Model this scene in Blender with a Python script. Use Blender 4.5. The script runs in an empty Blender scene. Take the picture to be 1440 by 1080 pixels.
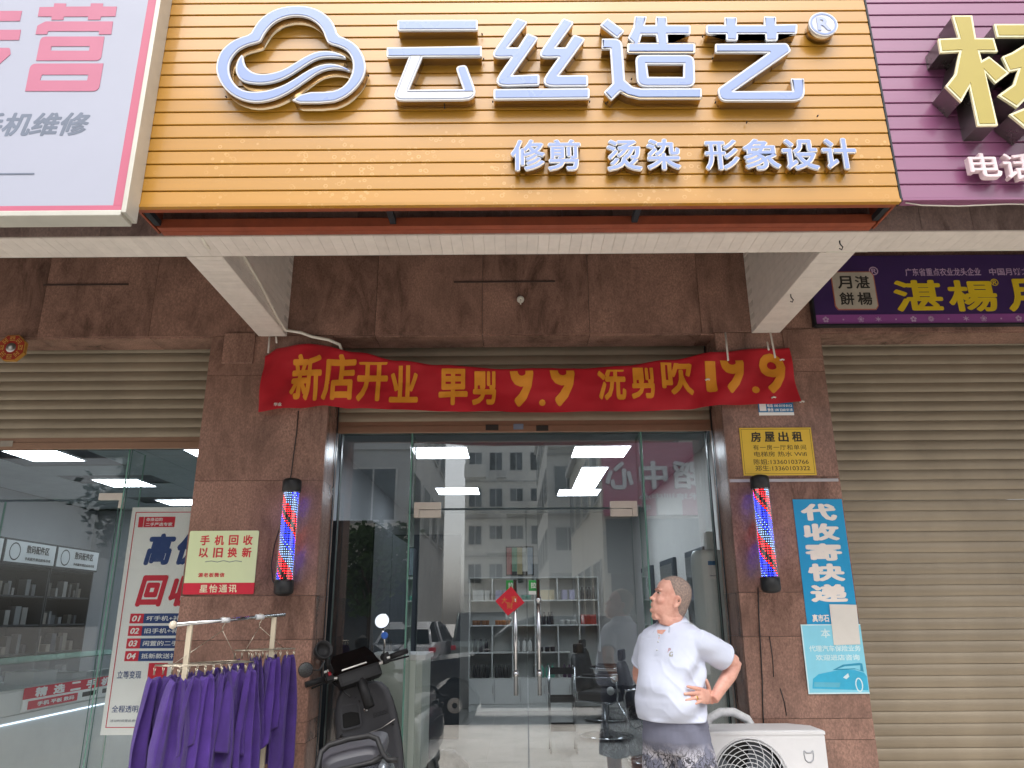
import bpy, bmesh, math, random
from mathutils import Vector, Matrix, Euler, noise as mnoise
from mathutils.geometry import tessellate_polygon

R = math.radians
random.seed(7)
scene = bpy.context.scene
COL = scene.collection

# ---------------------------------------------------------------- camera
cam_data = bpy.data.cameras.new('camera')
cam_data.sensor_fit = 'HORIZONTAL'
cam_data.sensor_width = 36.0
cam_data.lens = 26.25
cam_data.clip_start = 0.05
cam_data.clip_end = 1000
cam = bpy.data.objects.new('camera', cam_data)
COL.objects.link(cam)
cam.matrix_world = (Matrix.Translation((0, 0, 1.5)) @ Matrix.Rotation(R(90 + 17.2), 4, 'X')
                    @ Matrix.Rotation(R(-0.4), 4, 'Z'))
scene.camera = cam

# ---------------------------------------------------------------- world, sun, exposure
world = bpy.data.worlds.new('World')
scene.world = world
world.use_nodes = True
wn = world.node_tree.nodes
wl = world.node_tree.links
wn.clear()
sky = wn.new('ShaderNodeTexSky')
sky.sky_type = 'NISHITA'
sky.sun_disc = False
sky.sun_elevation = R(60)
sky.sun_rotation = R(160)
sky.air_density = 1.0
sky.dust_density = 4.0
sky.ozone_density = 1.0
hsv = wn.new('ShaderNodeHueSaturation')          # an overcast sky is nearly colourless
hsv.inputs['Saturation'].default_value = 0.30
bgd = wn.new('ShaderNodeBackground')
bgd.inputs['Strength'].default_value = 0.15
wout = wn.new('ShaderNodeOutputWorld')
wl.new(sky.outputs[0], hsv.inputs['Color'])
wl.new(hsv.outputs[0], bgd.inputs['Color'])
wl.new(bgd.outputs[0], wout.inputs['Surface'])

sun_data = bpy.data.lights.new('sun', 'SUN')
sun_data.energy = 1.2
sun_data.angle = R(40)
sun_data.color = (1.0, 0.97, 0.93)
sun = bpy.data.objects.new('sun', sun_data)
COL.objects.link(sun)
sun.rotation_euler = (R(90 - 60), 0, R(-20))      # light from high behind the camera

scene.view_settings.view_transform = 'Standard'
scene.view_settings.look = 'None'
scene.view_settings.gamma = 1.0
scene.view_settings.exposure = 1.05
scene.view_settings.use_curve_mapping = False
cy = scene.cycles
cy.use_denoising = True
cy.max_bounces = 10
cy.diffuse_bounces = 4
cy.glossy_bounces = 5
cy.transmission_bounces = 6
cy.transparent_max_bounces = 24
cy.sample_clamp_indirect = 6
cy.caustics_reflective = False
cy.caustics_refractive = False
cy.blur_glossy = 0.5

# ---------------------------------------------------------------- materials
def lin(c):
    if isinstance(c, str):
        c = [int(c[i:i + 2], 16) / 255 for i in (0, 2, 4)]
    return tuple(x / 12.92 if x <= 0.04045 else ((x + 0.055) / 1.055) ** 2.4 for x in c)

MATS = {}
def mat(name, col, rough=0.6, metal=0.0, var=0.10, scale=6.0, stretch=(1, 1, 1), col2=None, bump=0.0, bscale=60.0,
        coat=0.0, rnd=0.0, emit=0.0, spec=0.5, sheen=0.0, rvar=0.10, bstretch=None, alpha=None):
    """plain procedural material: base colour with noise wear, roughness variation and fine relief"""
    if name in MATS:
        return MATS[name]
    m = bpy.data.materials.new(name)
    m.use_nodes = True
    n, l = m.node_tree.nodes, m.node_tree.links
    b = n['Principled BSDF']
    c1 = lin(col)
    c2 = lin(col2) if col2 else tuple(min(1, x * (1 - 2.2 * var)) for x in c1)
    geo = n.new('ShaderNodeNewGeometry')
    mp = n.new('ShaderNodeMapping')
    mp.inputs['Scale'].default_value = stretch
    l.new(geo.outputs['Position'], mp.inputs['Vector'])
    nz = n.new('ShaderNodeTexNoise')
    nz.inputs['Scale'].default_value = scale
    nz.inputs['Detail'].default_value = 6
    nz.inputs['Roughness'].default_value = 0.62
    l.new(mp.outputs[0], nz.inputs['Vector'])
    rp = n.new('ShaderNodeMapRange')
    rp.inputs['From Min'].default_value = 0.33
    rp.inputs['From Max'].default_value = 0.68
    l.new(nz.outputs['Fac'], rp.inputs['Value'])
    mx = n.new('ShaderNodeMix')
    mx.data_type = 'RGBA'
    mx.inputs['A'].default_value = (*c1, 1)
    mx.inputs['B'].default_value = (*c2, 1)
    l.new(rp.outputs[0], mx.inputs['Factor'])
    csock = mx.outputs['Result']
    if rnd:
        oi = n.new('ShaderNodeObjectInfo')
        mr = n.new('ShaderNodeMapRange')
        mr.inputs['To Min'].default_value = 1 - rnd
        mr.inputs['To Max'].default_value = 1 + rnd
        l.new(oi.outputs['Random'], mr.inputs['Value'])
        vm = n.new('ShaderNodeVectorMath')
        vm.operation = 'SCALE'
        l.new(csock, vm.inputs[0])
        l.new(mr.outputs[0], vm.inputs['Scale'])
        csock = vm.outputs[0]
    l.new(csock, b.inputs['Base Color'])
    rr = n.new('ShaderNodeMapRange')
    rr.inputs['To Min'].default_value = max(0.02, rough - rvar * rough)
    rr.inputs['To Max'].default_value = min(1, rough + rvar)
    l.new(nz.outputs['Fac'], rr.inputs['Value'])
    l.new(rr.outputs[0], b.inputs['Roughness'])
    b.inputs['Metallic'].default_value = metal
    b.inputs['Specular IOR Level'].default_value = spec
    if coat:
        b.inputs['Coat Weight'].default_value = coat
        b.inputs['Coat Roughness'].default_value = 0.12
    if sheen:
        b.inputs['Sheen Weight'].default_value = sheen
    if emit:
        b.inputs['Emission Color'].default_value = (*c1, 1)
        b.inputs['Emission Strength'].default_value = emit
    if bump:
        n2 = n.new('ShaderNodeTexNoise')
        n2.inputs['Scale'].default_value = bscale
        n2.inputs['Detail'].default_value = 4
        mp2 = n.new('ShaderNodeMapping')
        mp2.inputs['Scale'].default_value = bstretch or (1, 1, 1)
        l.new(geo.outputs['Position'], mp2.inputs['Vector'])
        l.new(mp2.outputs[0], n2.inputs['Vector'])
        bp = n.new('ShaderNodeBump')
        bp.inputs['Strength'].default_value = bump
        bp.inputs['Distance'].default_value = 0.01
        l.new(n2.outputs['Fac'], bp.inputs['Height'])
        l.new(bp.outputs[0], b.inputs['Normal'])
    MATS[name] = m
    return m

def emission(name, col, strength):
    if name in MATS:
        return MATS[name]
    m = bpy.data.materials.new(name)
    m.use_nodes = True
    n, l = m.node_tree.nodes, m.node_tree.links
    n.clear()
    e = n.new('ShaderNodeEmission')
    e.inputs['Color'].default_value = (*lin(col), 1)
    e.inputs['Strength'].default_value = strength
    o = n.new('ShaderNodeOutputMaterial')
    l.new(e.outputs[0], o.inputs['Surface'])
    MATS[name] = m
    return m

def glass_mat(name, tint, base=0.05, rough=0.0):
    """thin clear pane: light goes straight through, a part of it is mirrored (more at grazing angles)"""
    m = bpy.data.materials.new(name)
    m.use_nodes = True
    n, l = m.node_tree.nodes, m.node_tree.links
    n.clear()
    tr = n.new('ShaderNodeBsdfTransparent')
    tr.inputs['Color'].default_value = (*tint, 1)
    gl = n.new('ShaderNodeBsdfGlossy')
    gl.inputs['Roughness'].default_value = rough
    gl.inputs['Color'].default_value = (0.97, 0.98, 0.98, 1)
    lw = n.new('ShaderNodeLayerWeight')
    lw.inputs['Blend'].default_value = 0.5
    pw = n.new('ShaderNodeMath')
    pw.operation = 'POWER'
    pw.inputs[1].default_value = 4.5
    l.new(lw.outputs['Facing'], pw.inputs[0])
    mr = n.new('ShaderNodeMapRange')
    mr.inputs['To Min'].default_value = base
    mr.inputs['To Max'].default_value = 0.9
    l.new(pw.outputs[0], mr.inputs['Value'])
    mx = n.new('ShaderNodeMixShader')
    l.new(mr.outputs[0], mx.inputs['Fac'])
    l.new(tr.outputs[0], mx.inputs[1])
    l.new(gl.outputs[0], mx.inputs[2])
    o = n.new('ShaderNodeOutputMaterial')
    l.new(mx.outputs[0], o.inputs['Surface'])
    MATS[name] = m
    return m

def granite(name, c_dark, c_mid, c_red, rough=0.28, panel_scale=1.0):
    """polished brown-red granite: vertical veins, speckle, large patches"""
    m = bpy.data.materials.new(name)
    m.use_nodes = True
    n, l = m.node_tree.nodes, m.node_tree.links
    b = n['Principled BSDF']
    geo = n.new('ShaderNodeNewGeometry')
    oi = n.new('ShaderNodeObjectInfo')
    off = n.new('ShaderNodeVectorMath')
    off.operation = 'SCALE'
    cmb = n.new('ShaderNodeCombineXYZ')
    for k in range(3):
        l.new(oi.outputs['Random'], cmb.inputs[k])
    off.inputs['Scale'].default_value = 9.0
    l.new(cmb.outputs[0], off.inputs[0])
    add = n.new('ShaderNodeVectorMath')
    add.operation = 'ADD'
    l.new(geo.outputs['Position'], add.inputs[0])
    l.new(off.outputs[0], add.inputs[1])
    def noise(scale, stretch, detail=6, rough=0.6, dist=0.0):
        mp = n.new('ShaderNodeMapping')
        mp.inputs['Scale'].default_value = stretch
        l.new(add.outputs[0], mp.inputs['Vector'])
        z = n.new('ShaderNodeTexNoise')
        z.inputs['Scale'].default_value = scale
        z.inputs['Detail'].default_value = detail
        z.inputs['Roughness'].default_value = rough
        z.inputs['Distortion'].default_value = dist
        l.new(mp.outputs[0], z.inputs['Vector'])
        return z.outputs['Fac']
    big = noise(2.2 * panel_scale, (1, 1, 0.6), 5, 0.6, 0.6)
    vein = noise(4.0 * panel_scale, (1.7, 1.7, 0.55), 9, 0.72, 0.9)
    speck = noise(75, (1.3, 1.3, 0.8), 4, 0.75)
    def ramp(fac, a, bb, p0, p1):
        cr = n.new('ShaderNodeValToRGB')
        cr.color_ramp.elements[0].position = p0
        cr.color_ramp.elements[1].position = p1
        cr.color_ramp.elements[0].color = (*a, 1)
        cr.color_ramp.elements[1].color = (*bb, 1)
        l.new(fac, cr.inputs[0])
        return cr.outputs[0]
    def mixc(f, a, bb, blend='MIX'):
        mx = n.new('ShaderNodeMix')
        mx.data_type = 'RGBA'
        mx.blend_type = blend
        if isinstance(f, float):
            mx.inputs['Factor'].default_value = f
        else:
            l.new(f, mx.inputs['Factor'])
        l.new(a, mx.inputs['A'])
        l.new(bb, mx.inputs['B'])
        return mx.outputs['Result']
    base = ramp(vein, lin(c_dark), lin(c_mid), 0.34, 0.62)
    red = ramp(speck, lin(c_mid), lin(c_red), 0.35, 0.65)
    fmask = ramp(big, (0, 0, 0), (1, 1, 1), 0.40, 0.66)
    c = mixc(fmask, base, red)
    sp = ramp(speck, (0.52, 0.52, 0.52), (1.35, 1.33, 1.30), 0.32, 0.68)
    c = mixc(0.5, c, sp, 'MULTIPLY')
    l.new(c, b.inputs['Base Color'])
    rr = n.new('ShaderNodeMapRange')
    rr.inputs['To Min'].default_value = rough * 0.7
    rr.inputs['To Max'].default_value = rough * 1.5
    l.new(big, rr.inputs['Value'])
    l.new(rr.outputs[0], b.inputs['Roughness'])
    bp = n.new('ShaderNodeBump')
    bp.inputs['Strength'].default_value = 0.08
    bp.inputs['Distance'].default_value = 0.004
    l.new(speck, bp.inputs['Height'])
    l.new(bp.outputs[0], b.inputs['Normal'])
    MATS[name] = m
    return m

# ---------------------------------------------------------------- mesh helpers
WL = {}                       # world position of the objects that parent others
def put(o, label=None, cat=None, group=None, kind=None):
    if label: o['label'] = label
    if cat: o['category'] = cat
    if group: o['group'] = group
    if kind: o['kind'] = kind
    return o

def empty(name, loc, label=None, cat=None, group=None, kind=None):
    o = bpy.data.objects.new(name, None)
    o.empty_display_size = 0.1
    o.location = loc
    COL.objects.link(o)
    WL[o] = Vector(loc)
    return put(o, label, cat, group, kind)

class MB:
    """collects simple solids; build() links them as one mesh object"""
    def __init__(s):
        s.v, s.f, s.mi, s.sm = [], [], [], []
    def add(s, vs, fs, mi=0, smooth=False):
        k = len(s.v)
        s.v += [tuple(p) for p in vs]
        for f in fs:
            s.f.append([i + k for i in f])
            s.mi.append(mi)
            s.sm.append(smooth)
        return s
    def box(s, x0, x1, y0, y1, z0, z1, mi=0, bev=0.0):
        if bev:
            b = min(bev, 0.49 * min(abs(x1 - x0), abs(y1 - y0), abs(z1 - z0)))
            bm = bmesh.new()
            bmesh.ops.create_cube(bm, size=1)
            for v in bm.verts:
                v.co = Vector(((x0 + x1) / 2 + v.co.x * (x1 - x0), (y0 + y1) / 2 + v.co.y * (y1 - y0), (z0 + z1) / 2 + v.co.z * (z1 - z0)))
            bmesh.ops.bevel(bm, geom=bm.edges[:], offset=b, segments=2, affect='EDGES', profile=0.6)
            s.addbm(bm, mi)
            return s
        vs = [(x, y, z) for z in (z0, z1) for y in (y0, y1) for x in (x0, x1)]
        return s.add(vs, [(0, 2, 3, 1), (4, 5, 7, 6), (0, 1, 5, 4), (2, 6, 7, 3), (0, 4, 6, 2), (1, 3, 7, 5)], mi)
    def addbm(s, bm, mi=0, smooth=False, M=None):
        bm.verts.index_update()
        if M is not None:
            bm.transform(M)
        s.add([v.co[:] for v in bm.verts], [[v.index for v in f.verts] for f in bm.faces], mi, smooth)
        bm.free()
        return s
    def tube(s, pts, r, n=8, mi=0, caps=True, smooth=True):
        pts = [Vector(p) for p in pts]
        rs = r if isinstance(r, (list, tuple)) else [r] * len(pts)
        rings = []
        prev = None
        for i, p in enumerate(pts):
            d = (pts[min(i + 1, len(pts) - 1)] - pts[max(i - 1, 0)])
            if d.length < 1e-9: d = Vector((0, 0, 1))
            d.normalize()
            if prev is None:
                a = d.orthogonal().normalized()
            else:
                a = prev - d * prev.dot(d)
                a = a.normalized() if a.length > 1e-6 else d.orthogonal().normalized()
            prev = a
            b = d.cross(a)
            rings.append([p + (a * math.cos(t) + b * math.sin(t)) * rs[i] for t in [2 * math.pi * k / n for k in range(n)]])
        s.loft(rings, mi, caps, smooth)
        return s
    def loft(s, rings, mi=0, caps=True, smooth=True, closed=False):
        n = len(rings[0])
        k = len(s.v)
        for r in rings:
            s.v += [tuple(p) for p in r]
        m = len(rings)
        for i in range(m if closed else m - 1):
            j2 = (i + 1) % m
            for j in range(n):
                s.f.append([k + i * n + j, k + i * n + (j + 1) % n, k + j2 * n + (j + 1) % n, k + j2 * n + j])
                s.mi.append(mi); s.sm.append(smooth)
        if caps and not closed:
            s.f.append([k + j for j in range(n)][::-1]); s.mi.append(mi); s.sm.append(False)
            s.f.append([k + (m - 1) * n + j for j in range(n)]); s.mi.append(mi); s.sm.append(False)
        return s
    def lathe(s, prof, c=(0, 0, 0), axis='Z', n=16, mi=0, smooth=True):
        rings = []
        for r, h in prof:
            ring = []
            for k in range(n):
                t = 2 * math.pi * k / n
                u, v = r * math.cos(t), r * math.sin(t)
                p = {'Z': (u, v, h), 'Y': (u, h, v), 'X': (h, u, v)}[axis]
                ring.append((p[0] + c[0], p[1] + c[1], p[2] + c[2]))
            rings.append(ring)
        return s.loft(rings, mi, True, smooth)
    def prism(s, poly, y0, y1, mi=0, smooth=False, holes=()):
        """outline in the XZ plane pushed from y0 (front) to y1"""
        loops = [list(poly)] + [list(h) for h in holes]
        flat = [p for lp in loops for p in lp]
        tris = tessellate_polygon([[Vector((p[0], p[1], 0)) for p in lp] for lp in loops])
        n = len(flat)
        k = len(s.v)
        s.v += [(p[0], y0, p[1]) for p in flat] + [(p[0], y1, p[1]) for p in flat]
        for t in tris:
            a, b, c = t
            A, B, C = flat[a], flat[b], flat[c]
            ccw = (B[0] - A[0]) * (C[1] - A[1]) - (B[1] - A[1]) * (C[0] - A[0]) > 0
            if not ccw: a, b, c = a, c, b
            s.f.append([k + a, k + b, k + c]); s.mi.append(mi); s.sm.append(False)
            s.f.append([k + n + a, k + n + c, k + n + b]); s.mi.append(mi); s.sm.append(False)
        o = 0
        for li, lp in enumerate(loops):
            area = sum(lp[i][0] * lp[(i + 1) % len(lp)][1] - lp[(i + 1) % len(lp)][0] * lp[i][1] for i in range(len(lp)))
            flip = (area > 0) == (li > 0)
            for i in range(len(lp)):
                a, b = k + o + i, k + o + (i + 1) % len(lp)
                q = [a, a + n, b + n, b]
                s.f.append(q if flip else q[::-1]); s.mi.append(mi); s.sm.append(smooth)
            o += len(lp)
        return s
    def mesh(s, name, mats, center=True):
        me = bpy.data.meshes.new(name)
        c = Vector((0, 0, 0))
        if center and s.v:
            lo = [min(p[i] for p in s.v) for i in range(3)]
            hi = [max(p[i] for p in s.v) for i in range(3)]
            c = Vector([(a + b) / 2 for a, b in zip(lo, hi)])
        me.from_pydata([(p[0] - c.x, p[1] - c.y, p[2] - c.z) for p in s.v], [], s.f)
        for m in (mats if isinstance(mats, (list, tuple)) else [mats]):
            me.materials.append(m)
        for p, mi, sm in zip(me.polygons, s.mi, s.sm):
            p.material_index = mi
            p.use_smooth = sm
        me.update()
        return me, c
    def build(s, name, mats, parent=None, label=None, cat=None, group=None, kind=None):
        me, c = s.mesh(name, mats)
        return place(name, me, c, parent, label, cat, group, kind)

def place(name, me, c, parent=None, label=None, cat=None, group=None, kind=None, rot=None):
    """link a mesh at world position c, as a part of parent when given (parents here are not rotated)"""
    o = bpy.data.objects.new(name, me)
    COL.objects.link(o)
    WL[o] = Vector(c)
    if parent is not None:
        o.parent = parent
        o.location = Vector(c) - WL[parent]
    else:
        o.location = c
    if rot: o.rotation_euler = rot
    return put(o, label, cat, group, kind)

def copy_tree(o, parent=None):
    c = o.copy()
    COL.objects.link(c)
    c.parent = parent
    for ch in list(o.children):
        copy_tree(ch, c)
    return c

def fillet(pts, n=5):
    """outline corners (x, z, radius) rounded off"""
    out = []
    m = len(pts)
    for i in range(m):
        p = Vector(pts[i][:2]); r = pts[i][2] if len(pts[i]) > 2 else 0
        a = Vector(pts[i - 1][:2]); b = Vector(pts[(i + 1) % m][:2])
        if r <= 0:
            out.append(tuple(p)); continue
        u, v = (a - p), (b - p)
        lu, lv = u.length, v.length
        u.normalize(); v.normalize()
        ang = u.angle(v, math.pi)
        t = min(r / max(math.tan(ang / 2), 0.05), 0.48 * lu, 0.48 * lv)
        p0, p1 = p + u * t, p + v * t
        for k in range(n + 1):
            s = k / n
            q = p0 * (1 - s) ** 2 + p * 2 * s * (1 - s) + p1 * s * s
            out.append(tuple(q))
    return out

def smooth_loop(pts, it=2):
    """corner cutting for curved outlines"""
    for _ in range(it):
        out = []
        for i in range(len(pts)):
            a, b = pts[i], pts[(i + 1) % len(pts)]
            out.append((a[0] * .75 + b[0] * .25, a[1] * .75 + b[1] * .25))
            out.append((a[0] * .25 + b[0] * .75, a[1] * .25 + b[1] * .75))
        pts = out
    return pts

def inset(poly, d, hole=False):
    """outline moved inwards by d (outwards for a hole)"""
    area = sum(poly[i][0] * poly[(i + 1) % len(poly)][1] - poly[(i + 1) % len(poly)][0] * poly[i][1] for i in range(len(poly)))
    sg = (1 if area > 0 else -1) * (-1 if hole else 1)
    out = []
    n = len(poly)
    for i in range(n):
        p = Vector(poly[i]); a = p - Vector(poly[i - 1]); b = Vector(poly[(i + 1) % n]) - p
        if a.length < 1e-7: a = b
        if b.length < 1e-7: b = a
        a = a.normalized(); b = b.normalized()
        na, nb = Vector((-a.y, a.x)), Vector((-b.y, b.x))
        nn = na + nb
        if nn.length < 1e-3: nn = na.copy()
        nn.normalize()
        k = d / max(0.45, nn.dot(na))
        out.append(tuple(p + nn * k * sg))
    return out

# ---------------------------------------------------------------- lettering (Blender's built-in font)
def text_raw(body, bold=0.0, ext=0.0, shear=0.0, space=1.0):
    """glyph outlines as a mesh; a bold weight is the glyph repeated at small shifts, each copy a hair apart in depth"""
    cu = bpy.data.curves.new('lettering', 'FONT')
    cu.body = body
    cu.offset = bold if bold <= 0.012 else 0.0
    cu.extrude = ext
    cu.shear = shear
    cu.space_character = space
    cu.resolution_u = 3
    o = bpy.data.objects.new('lettering', cu)
    COL.objects.link(o)
    bpy.context.view_layer.update()
    dg = bpy.context.evaluated_depsgraph_get()
    me = bpy.data.meshes.new_from_object(o.evaluated_get(dg), depsgraph=dg)
    bpy.data.objects.remove(o)
    bpy.data.curves.remove(cu)
    if bold > 0.012:
        vs = [v.co.copy() for v in me.vertices]
        fs = [list(p.vertices) for p in me.polygons]
        bpy.data.meshes.remove(me)
        V, F = [], []
        dirs = [(0, 0)] + [(bold * math.cos(k * math.pi / 4), bold * math.sin(k * math.pi / 4)) for k in range(8)]
        for i, (dx, dy) in enumerate(dirs):
            n = len(V)
            V += [(p.x + dx, p.y + dy, p.z + i * 0.03) for p in vs]
            F += [[j + n for j in f] for f in fs]
        me = bpy.data.meshes.new('lettering')
        me.from_pydata(V, [], F)
        me.update()
    return me

def text(name, body, box, y, m, parent, bold=0.02, thick=0.0, shear=0.0, space=1.0, mirror=False, keep=False, label=None):
    """lettering fitted into box (x0, x1, z0, z1) on the plane y, facing the street (-y)"""
    me = text_raw(body, bold, 0.5 if thick else 0.0, shear, space)
    xs = [v.co.x for v in me.vertices]; ys = [v.co.y for v in me.vertices]
    ax, bx, ay, by = min(xs), max(xs), min(ys), max(ys)
    x0, x1, z0, z1 = box
    sx = (x1 - x0) / (bx - ax); sz = (z1 - z0) / max(1e-6, by - ay)
    if keep:
        sx = sz = min(sx, sz)
    cx, cz = (x0 + x1) / 2, (z0 + z1) / 2
    for v in me.vertices:
        u = (v.co.x - (ax + bx) / 2) * sx
        w = (v.co.y - (ay + by) / 2) * sz
        v.co = Vector((u, -v.co.z * thick, w))
    me.materials.clear()
    me.materials.append(m)
    for p in me.polygons: p.use_smooth = False
    me.name = name
    return place(name, me, (cx, y - thick / 2, cz), parent, label)

# ================================================================ helpers for lettering that does not face the street
def text_at(name, body, w, h, loc, rotz, m, parent, bold=0.02, thick=0.001):
    o = text(name, body, (-w / 2, w / 2, -h / 2, h / 2), 0, m, None, bold, thick)
    o.parent = parent
    o.location = Vector(loc) - (WL[parent] if parent is not None else Vector())
    o.rotation_euler = (0, 0, rotz)
    return o


UPV = Vector((0, 0, 1))
ORD = ('first', 'second', 'third', 'fourth', 'fifth', 'sixth', 'seventh', 'eighth', 'ninth', 'tenth', 'eleventh', 'twelfth')

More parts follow.
